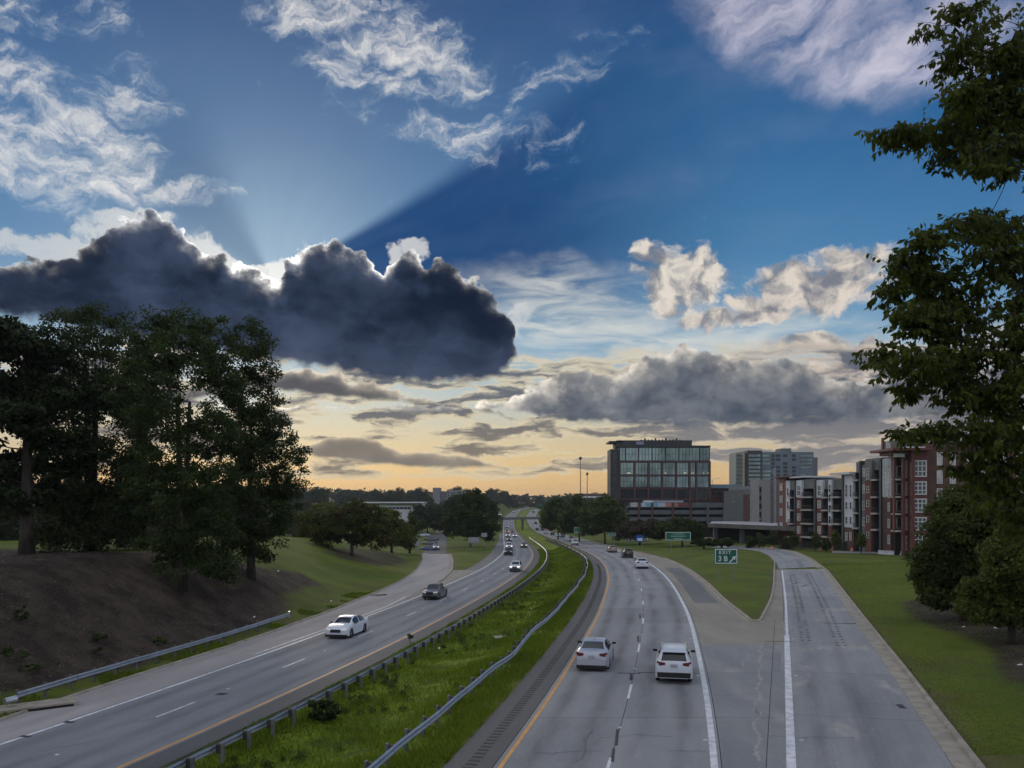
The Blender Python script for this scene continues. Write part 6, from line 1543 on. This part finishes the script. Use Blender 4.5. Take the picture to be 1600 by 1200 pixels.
# ------------------------------------------------------------------ vehicles
def paint(name, c, metal=0.0, rough=.35): return mat(name, c, rough, metal=metal, coat=.6, spec=.5)
P_white = paint('white_car_paint', (.60, .64, .72)); P_silver = paint('silver_car_paint', (.46, .49, .56), .35, .38); P_black = paint('black_car_paint', (.012, .013, .016)); P_grey = paint('grey_car_paint', (.12, .125, .14), .4)
P_blue = paint('blue_car_paint', (.03, .06, .16)); P_red = paint('red_car_paint', (.30, .015, .015)); P_tan = paint('tan_car_paint', (.30, .25, .20), .3); P_orange = paint('orange_truck_paint', (.5, .16, .03))
M_cglass = mat('car_glass', (.012, .016, .020), 0.06, spec=.6); M_trim = mat('black_trim', (.015, .015, .016), 0.5); M_tyre = mat('tyre_rubber', (.012, .012, .012), 0.85); M_rim = mat('alloy_rim', (.30, .31, .32), 0.35, metal=.8)
M_tail = mat('tail_lamp', (.13, .010, .014), 0.25, coat=.5); M_head = mat('head_lamp', (.75, .75, .72), 0.15, emit=(1.0, .86, .62), estr=2.2); M_headoff = mat('head_lamp_dim', (.62, .63, .62), 0.15, emit=(1, .95, .9), estr=.25)
M_plate = mat('number_plate', (.35, .37, .42), 0.5); M_under = mat('underbody', (.008, .008, .008), 0.9)

KINDS = {
 'sedan': dict(L=4.85, W=1.84, wb=2.78, wr=.335, top=[(-2.42, .70), (-2.40, .88), (-2.34, 1.06), (-2.15, 1.10), (-1.72, 1.12), (-1.30, 1.29), (-.95, 1.41), (-.45, 1.46), (.10, 1.455), (.42, 1.40), (.80, 1.24), (1.18, 1.06), (1.25, 1.02), (1.7, .97), (2.15, .88), (2.33, .78), (2.42, .62)],
   belt=.97, rear=(-1.70, -.98), wind=(.45, 1.17), side=(-1.38, .82), pil=(-.32, -.22), low=.30, wtop=[(-2.42, .60), (-2.2, .70), (-1.72, .73), (-1.0, .60), (.2, .60), (.5, .61), (1.2, .74), (2.0, .70), (2.42, .52)]),
 'suv': dict(L=4.62, W=1.86, wb=2.68, wr=.365, top=[(-2.31, .78), (-2.30, 1.02), (-2.26, 1.13), (-2.24, 1.17), (-2.10, 1.40), (-1.98, 1.57), (-1.90, 1.62), (-1.5, 1.67), (-.6, 1.70), (.1, 1.68), (.42, 1.62), (.80, 1.40), (1.12, 1.18), (1.22, 1.12), (1.7, 1.07), (2.12, .98), (2.26, .86), (2.31, .66)],
   belt=1.08, rear=(-2.24, -1.99), wind=(.44, 1.13), side=(-1.72, .82), pil=(-.38, -.26), low=.33, wtop=[(-2.31, .66), (-2.24, .74), (-1.98, .62), (-1.6, .62), (.2, .62), (.5, .63), (1.2, .78), (2.0, .74), (2.31, .56)]),
 'pickup': dict(L=5.7, W=1.95, wb=3.5, wr=.39, top=[(-2.85, .75), (-2.84, 1.06), (-2.80, 1.10), (-2.4, 1.10), (-1.06, 1.10), (-1.00, 1.14), (-.92, 1.45), (-.82, 1.70), (-.5, 1.78), (.3, 1.78), (.62, 1.70), (1.0, 1.45), (1.32, 1.20), (1.42, 1.16), (2.1, 1.12), (2.6, 1.04), (2.8, .92), (2.85, .68)],
   belt=1.12, rear=(-.99, -.85), wind=(.66, 1.33), side=(-.78, .98), pil=(.02, .12), low=.36, wtop=[(-2.85, .86), (-1.06, .88), (-.9, .72), (-.5, .68), (.5, .68), (.7, .69), (1.4, .82), (2.4, .80), (2.85, .64)]),
}
def car_meshes(kind):
    K = KINDS[kind]; hl = K['L'] / 2; W = K['W'] / 2; wb = K['wb'] / 2; wr = K['wr']; arch = wr + .055; shift = .06 if kind == 'sedan' else .02
    axles = (-wb + shift, wb + shift)
    ys = set(np.round(np.linspace(-hl + .01, hl - .01, 44), 3)) | set(round(t[0], 3) for t in K['top']) | set(round(v, 3) for k in ('rear', 'wind', 'side', 'pil') for v in K[k])
    for a in axles: ys |= set(np.round(a + arch * np.cos(np.linspace(0, math.pi, 13)), 3))
    ys = np.array(sorted(ys)); ys = ys[np.concatenate([[True], np.diff(ys) > .004])]
    T = np.array(K['top']); top = np.interp(ys, T[:, 0], T[:, 1]); Wt = np.array(K['wtop']); wt = np.interp(ys, Wt[:, 0], Wt[:, 1])
    plan = 1 - np.clip((np.abs(ys) - (hl - .55)) / .55, 0, 1) ** 2.2 * .17                     # corners rounded in plan
    wm = W * plan
    zb = np.full(len(ys), K['low'] * .60)
    zb = np.maximum(zb, np.interp(np.abs(ys), [hl - .5, hl], [K['low'] * .60, K['low'] - .02]))
    inarch = np.zeros(len(ys), bool)
    for a in axles:
        d = np.abs(ys - a); k = d < arch + 1e-6; zb[k] = np.maximum(zb[k], wr + np.sqrt(np.maximum(arch ** 2 - d[k] ** 2, 0)) * .98); inarch |= k
    rows = []
    for i, y in enumerate(ys):
        bz = min(K['belt'] + .02 * (y < 0), top[i] - .035); sh = max(bz - .10, zb[i] + .05); mid = max(.62, zb[i] + .03); sh = max(sh, mid + .02); bz = max(bz, sh + .01)
        w_ = wm[i]; wtop = min(wt[i], w_ * .95)
        tz = top[i]; crown = .03 if tz > K['belt'] + .2 else .045
        wbelt = w_ * .93 if tz > bz + .08 else max(w_ * .90, wtop)
        rows.append([(0, zb[i]), (w_ * .88, zb[i]), (w_ * .985, zb[i] + .015), (w_, mid), (w_ * .985, sh), (wbelt, bz), (wtop, max(tz - crown, bz + .005)), (wtop * .86, max(tz - .012, bz + .012)), (wtop * .45, tz), (0, tz + .004)])
    n = len(rows[0]); full = []
    for i, y in enumerate(ys):
        r = rows[i]; full.append([(x, y, z) for x, z in r] + [(-x, y, z) for x, z in r[-2:0:-1]])
    m = len(full[0]); V = [p for r in full for p in r]
    body, wind, rear, sl, sr, under = [], [], [], [], [], []
    for i in range(len(ys) - 1):
        yc = (ys[i] + ys[i + 1]) / 2
        for k in range(m):
            f = (i * m + k, i * m + (k + 1) % m, (i + 1) * m + (k + 1) % m, (i + 1) * m + k); kk = k if k < n - 1 else m - 1 - k
            tgt = body
            if kk in (0,): tgt = under
            elif kk == 5 and K['side'][0] < yc < K['side'][1] and not (K['pil'][0] < yc < K['pil'][1]): tgt = sr if k < n - 1 else sl
            elif kk >= 7 and K['wind'][0] < yc < K['wind'][1]: tgt = wind
            elif kk >= 7 and K['rear'][0] < yc < K['rear'][1]: tgt = rear
            tgt.append(f)
    body.append(tuple(range(m))); body.append(tuple((len(ys) - 1) * m + k for k in range(m))[::-1])
    def sub(name, F, mt, smooth=True, push=0):
        used = sorted({i for f in F for i in f}); mp = {a: b for b, a in enumerate(used)}
        me = bpy.data.meshes.new(name); me.from_pydata([V[i] for i in used], [], [tuple(mp[i] for i in f) for f in F]); me.materials.append(mt)
        me.polygons.foreach_set('use_smooth', [smooth and len(f) == 4 for f in F])
        bm = bmesh.new(); bm.from_mesh(me); bmesh.ops.recalc_face_normals(bm, faces=bm.faces)
        for e in bm.edges:
            if len(e.link_faces) == 2 and e.calc_face_angle(0) > .6: e.smooth = False
        bm.to_mesh(me); bm.free(); return me
    return dict(K=K, hl=hl, W=W, wr=wr, axles=axles, wm=wm, ys=ys, body=sub('body', body, P_white), windshield=sub('windshield', wind, M_cglass), rear_window=sub('rear_window', rear, M_cglass), side_l=sub('side_window', sl, M_cglass), side_r=sub('side_window', sr, M_cglass), under=sub('underbody', under, M_under))
def wheel_meshes(r, w=.22):
    t = MB(); n = 20; sec = [(-w / 2, r * .66), (-w / 2, r * .93), (-w / 2 + .03, r), (w / 2 - .03, r), (w / 2, r * .93), (w / 2, r * .66)]
    V = [(x, rr * math.cos(2 * math.pi * k / n), rr * math.sin(2 * math.pi * k / n)) for k in range(n) for x, rr in sec]
    q = len(sec); t.add(V, [(k * q + j, k * q + j + 1, ((k + 1) % n) * q + j + 1, ((k + 1) % n) * q + j) for k in range(n) for j in range(q - 1)])
    tm = t.mesh('tyre', M_tyre, True); rm = MB()
    for s in (-1, 1):
        rm.tube([(s * (w / 2 - .05), 0, 0), (s * (w / 2 - .02), 0, 0)], [r * .64, r * .22], 12, 0)
        for k in range(5):
            a = 2 * math.pi * k / 5; c, s2 = math.cos(a), math.sin(a); x = s * (w / 2 - .012)
            rm.add([(x, c * r * .1 - s2 * .035, s2 * r * .1 + c * .035), (x, c * r * .1 + s2 * .035, s2 * r * .1 - c * .035), (x, c * r * .66 + s2 * .028, s2 * r * .66 - c * .028), (x, c * r * .66 - s2 * .028, s2 * r * .66 + c * .028)], [(0, 1, 2, 3)], 0)
    return tm, rm.mesh('rim', M_rim)
def make_car(kind, name, full=True):
    D = car_meshes(kind); K = D['K']; root = empty(name, (0, -500, -40)); hl, W, wr = D['hl'], D['W'], D['wr']
    link('body', D['body'], root); link('windshield', D['windshield'], root); link('rear_window', D['rear_window'], root); link('side_window', D['side_l'], root); link('side_window', D['side_r'], root); link('underbody', D['under'], root)
    tm, rm = wheel_meshes(wr)
    for a in D['axles']:
        for s in (-1, 1):
            wv = empty('wheel', (s * (W - .13), a, wr)); wv.parent = root; link('tyre', tm, wv); link('rim', rm, wv)
    zt = {'sedan': .90, 'suv': 1.00, 'pickup': .92}[kind]; zh = {'sedan': .70, 'suv': .84, 'pickup': .90}[kind]
    wr_ = float(np.interp(-hl + .10, D['ys'], D['wm'])); wf = float(np.interp(hl - .16, D['ys'], D['wm']))
    for s in (-1, 1):
        t = MB()
        if kind == 'pickup': t.box((s * (wr_ - .09), -hl - .012, zt), (.16, .05, .34))
        else:                                                          # wraps round the corner
            t.add([(s * (wr_ * .52), -hl - .012, zt - .03), (s * (wr_ * .52), -hl - .012, zt + .08), (s * (wr_ - .10), -hl - .004, zt + .12), (s * (wr_ - .10), -hl - .004, zt - .08), (s * (wr_ + .018), -hl + .16, zt + .13), (s * (wr_ + .018), -hl + .16, zt - .05),
                   (s * (wr_ * .52), -hl + .06, zt - .03), (s * (wr_ * .52), -hl + .06, zt + .08), (s * (wr_ - .16), -hl + .2, zt + .12), (s * (wr_ - .16), -hl + .2, zt - .08)], [(0, 1, 2, 3), (3, 2, 4, 5), (1, 7, 8, 4, 2), (0, 3, 5, 9, 6), (0, 6, 7, 1), (4, 8, 9, 5)])
        t.build('tail_light', M_tail, root)
        h = MB(); h.add([(s * (wf * .50), hl + .0, zh - .05), (s * (wf * .50), hl - .02, zh + .06), (s * (wf - .06), hl - .10, zh + .10), (s * (wf - .06), hl - .10, zh - .04), (s * (wf + .02), hl - .34, zh + .12), (s * (wf + .02), hl - .34, zh + .03), (s * wf * .5, hl - .14, zh), (s * (wf - .2), hl - .36, zh)],
                        [(0, 1, 2, 3), (3, 2, 4, 5), (1, 6, 7, 4, 2), (0, 3, 5, 7, 6), (0, 6, 1), (4, 7, 5)]); h.build('headlight', M_headoff, root)
        mr = MB(); mr.add([(s * (W * .93), K['wind'][1] - .30, K['belt'] + .02), (s * (W + .17), K['wind'][1] - .38, K['belt'] + .02), (s * (W + .19), K['wind'][1] - .38, K['belt'] + .15), (s * (W * .96), K['wind'][1] - .36, K['belt'] + .13), (s * (W * .95), K['wind'][1] - .18, K['belt'] + .03), (s * (W + .12), K['wind'][1] - .24, K['belt'] + .03), (s * (W + .13), K['wind'][1] - .26, K['belt'] + .13), (s * (W * .95), K['wind'][1] - .22, K['belt'] + .11)],
                          [(0, 1, 2, 3), (4, 7, 6, 5), (0, 4, 5, 1), (1, 5, 6, 2), (2, 6, 7, 3), (3, 7, 4, 0)]); mr.build('mirror', M_trim, root)
    MB().box((0, -hl - .012, {'sedan': .80, 'suv': .93, 'pickup': .62}[kind]), (.34, .03, .16)).build('license_plate', M_plate, root)
    MB().box((0, hl - .02, zh - .10), (wf * .95, .08, .22 if kind != 'pickup' else .34)).build('grille', M_trim, root)
    bz = {'sedan': .33, 'suv': .50, 'pickup': .50}[kind]
    for s, yy in ((-1, -hl), (1, hl)):
        w_ = wr_ if s < 0 else wf; b = MB()
        b.add([(-w_ + .02, yy + s * .012, bz - .16), (w_ - .02, yy + s * .012, bz - .16), (w_ - .02, yy + s * .03, bz + (.10 if kind == 'suv' else .02)), (-w_ + .02, yy + s * .03, bz + (.10 if kind == 'suv' else .02)), (-w_ - .012, yy - s * .22, bz - .18), (w_ + .012, yy - s * .22, bz - .18), (w_ + .012, yy - s * .22, bz + (.10 if kind == 'suv' else .0)), (-w_ - .012, yy - s * .22, bz + (.10 if kind == 'suv' else .0))],
              [(0, 1, 2, 3), (1, 5, 6, 2), (0, 3, 7, 4), (3, 2, 6, 7), (0, 4, 5, 1)]); b.build('bumper', M_trim, root)
    if kind == 'suv':
        for s in (-1, 1): MB().tube([(s * .60, -1.55, 1.67), (s * .61, -1.4, 1.74), (s * .61, .1, 1.745), (s * .60, .25, 1.69)], .022, 6).build('roof_rail', M_rim, root)
        MB().add([(-.60, -2.14, 1.60), (.60, -2.14, 1.60), (.58, -1.92, 1.635), (-.58, -1.92, 1.635), (-.60, -2.14, 1.575), (.60, -2.14, 1.575), (.58, -1.92, 1.60), (-.58, -1.92, 1.60)], [(0, 1, 2, 3), (4, 7, 6, 5), (0, 4, 5, 1), (0, 3, 7, 4), (1, 5, 6, 2)]).build('spoiler', P_white, root)
    if kind == 'sedan': MB().add([(0, -.62, 1.462), (-.03, -.5, 1.465), (.03, -.5, 1.465), (0, -.60, 1.53)], [(0, 1, 3), (0, 3, 2), (1, 2, 3)]).build('aerial_fin', M_trim, root)
    if kind == 'pickup': MB().box((0, -1.95, 1.105), (1.60, 1.6, .03)).build('bed_cover', M_trim, root)
    # badge-free tailgate line
    return root
PROTO = {k: make_car(k, n) for k, n in (('sedan', 'sedan_car'), ('suv', 'suv_car'), ('pickup', 'pickup_truck'))}
USED = set()
def recolour(o, p, lights):
    for ch in o.children:
        b = ch.name.split('.')[0]
        if b in ('body', 'spoiler') and p: ch.material_slots[0].link = 'OBJECT'; ch.material_slots[0].material = p
        if b == 'headlight' and lights: ch.material_slots[0].link = 'OBJECT'; ch.material_slots[0].material = M_head
def car(kind, p, px, py, label, road='R', scale=1.0, lights=False, group='cars on the motorway', yaw=None, dy=0.0, cat=None, rear=True):
    """px, py: where the nearest end of the vehicle meets the road"""
    X, Y, Z = site(px, py)
    if kind in USED: o = copy_tree(PROTO[kind])
    else: o = PROTO[kind]; USED.add(kind)
    xa = XR if road == 'R' else XL; slope = float(np.interp(Y, YS, np.gradient(xa))); a = math.atan(slope)
    if yaw is not None: a = yaw
    half = KINDS[kind]['L'] / 2 * scale
    cx, cy = X + math.sin(a) * half, Y + math.cos(a) * half
    o.rotation_euler = (0, 0, -a + (0 if road == 'R' else math.pi)); o.location = (cx, cy, float(Hb(cx, cy)) + .005)
    e = 2.0; pitch = math.atan((float(Hb(cx + math.sin(a) * e, cy + math.cos(a) * e)) - float(Hb(cx - math.sin(a) * e, cy - math.cos(a) * e))) / (2 * e)); o.rotation_euler.x = pitch if road == 'R' else -pitch
    o.scale = (scale,) * 3
    tag(o, label, cat or {'sedan': 'car', 'suv': 'SUV', 'pickup': 'pickup'}[kind], group); recolour(o, p, lights); return o
# going away, right carriageway
car('sedan', P_silver, 924, 1050, 'nearest silver sedan seen from behind in the left lane by the yellow line')
car('suv', P_white, 1053, 1070, 'nearest white SUV seen from behind, with roof rails and black lower bumper')
car('sedan', P_white, 1004, 889, 'white sedan in the right lane just past the dark shoulder patch')
car('suv', P_black, 982, 872, 'dark SUV directly ahead of the white sedan beside the grass island')
car('sedan', P_tan, 958, 863.5, 'tan grey sedan ahead of the dark SUV')
car('suv', P_white, 899, 852.5, 'white SUV seen from behind where the right lanes bend away')
car('pickup', P_white, 893.5, 846.5, 'white pickup right ahead of the white SUV at the bend')
car('sedan', P_blue, 879.5, 840, 'blue and white sedan below the small white sign')
car('sedan', P_white, 872, 838.5, 'white car between the black and the blue cars in the far queue', scale=.95)
car('suv', P_black, 863.5, 836.5, 'black SUV in the middle of the far queue')
car('pickup', P_white, 853.5, 834, 'white van-like pickup beside the red car in the far queue')
car('sedan', P_red, 852, 829.8, 'only red car in the far queue on the right')
car('suv', P_blue, 847.5, 829, 'bluish SUV behind the red car in the far queue')
car('suv', P_black, 839.5, 829, 'black SUV at the left of the far queue next to the median')
car('sedan', P_black, 837, 819, 'dark car just before the footbridge on the right carriageway', scale=1.1)
car('sedan', P_black, 833.5, 801.5, 'tiny dark car on the right carriageway beyond the footbridge', scale=1.3)
car('sedan', P_white, 829.5, 799.5, 'tiny white car on the right carriageway beyond the footbridge', scale=1.2)
# coming towards us, left carriageway
car('sedan', P_white, 524, 999, 'nearest white sedan coming towards us on the left carriageway', 'L')
car('pickup', P_grey, 671, 938, 'grey pickup coming towards us at the nose of the entrance ramp gore', 'L', scale=.9)
car('suv', P_white, 804, 894, 'white car with lit headlights coming round the bend by the left guardrail', 'L', lights=True, scale=.95)
car('suv', P_black, 794, 868, 'black SUV leading the white one in the oncoming far queue', 'L')
car('suv', P_white, 795.5, 858.5, 'white SUV with headlights right behind the black one', 'L', lights=True)
car('sedan', P_grey, 819, 856, 'oncoming grey car with yellow headlights alone in the lane beside the guardrail', 'L', lights=True)
car('sedan', P_grey, 795.5, 845.5, 'oncoming grey car with warm headlights third in the left queue', 'L', lights=True)
car('pickup', P_white, 793.5, 839.5, 'white pickup in the oncoming queue behind the grey car', 'L', lights=True)
car('suv', P_white, 804.5, 840, 'white SUV in the oncoming inner lane near the end of the guardrail', 'L', lights=True)
car('sedan', P_red, 800.5, 832.5, 'dark red car in the oncoming inner lane below the footbridge', 'L')
car('pickup', P_orange, 792, 833, 'orange pickup in the oncoming queue below the footbridge', 'L', lights=True)
car('suv', P_white, 792.3, 825, 'white vehicle under the footbridge on the left carriageway', 'L')
car('suv', P_white, 781, 806.5, 'small white vehicle on the merging ramp beyond the footbridge', 'L', scale=1.3)
car('suv', P_white, 802.5, 801, 'small white vehicle at the top of the left carriageway beyond the footbridge', 'L', scale=1.3)
car('suv', P_orange, 813.5, 798.5, 'tiny orange vehicle at the vanishing end of the left carriageway', 'L', scale=1.2, lights=True)
car('sedan', P_silver, 681.5, 858.7, 'silver car with bright headlights cresting the entrance ramp from the street', 'L', lights=True, group='vehicles beside the motorway', yaw=-.14)
# parked
car('sedan', P_white, 978, 846, 'white parked car left of the blue sign', 'R', group='vehicles beside the motorway', yaw=1.2, scale=.9)
car('sedan', P_white, 993, 847, 'white parked car right in front of the blue sign post', 'R', group='vehicles beside the motorway', yaw=1.0, scale=.9)
car('sedan', P_white, 1082, 848, 'white parked car behind the right end of the wide green sign', 'R', group='vehicles beside the motorway', yaw=1.4)
car('suv', paint('yellow_machine_paint', (.5, .33, .02)), 1101, 849, 'yellow vehicle right of the white parked car behind the hedge', 'R', group='vehicles beside the motorway', yaw=1.4, scale=.9)
for i, (px, py, p, lab) in enumerate(((668, 847, P_blue, 'nearest parked car in the row left of the sunken street'), (671, 841, P_grey, 'second parked car in the row left of the sunken street'), (674, 836, P_grey, 'third parked car in the row left of the sunken street'), (663, 854, P_silver, 'silver car parked low at the street corner left of the ramp crest'))):
    X, Y = at(px, 235 + i * 22)[:2]; o = copy_tree(PROTO['sedan']); o.location = (X, Y, gz(X, Y)); o.rotation_euler = (0, 0, 1.2); tag(o, lab, 'car', 'vehicles beside the motorway'); recolour(o, p, False)

# ------------------------------------------------------------------ evening air: far things fade a little
def haze():
    m = bpy.data.materials.new('thin_haze'); m.use_nodes = True; nt = m.node_tree; nt.nodes.clear()
    out = nt.nodes.new('ShaderNodeOutputMaterial'); v = nt.nodes.new('ShaderNodeVolumePrincipled')
    v.inputs['Color'].default_value = (.80, .88, .95, 1); v.inputs['Density'].default_value = .00011; v.inputs['Anisotropy'].default_value = 0.2
    nt.links.new(v.outputs[0], out.inputs['Volume'])
    o = MB().box((0, 1980, 26), (5600, 4600, 90)).build('haze', m); tag(o, kind='stuff')
haze()
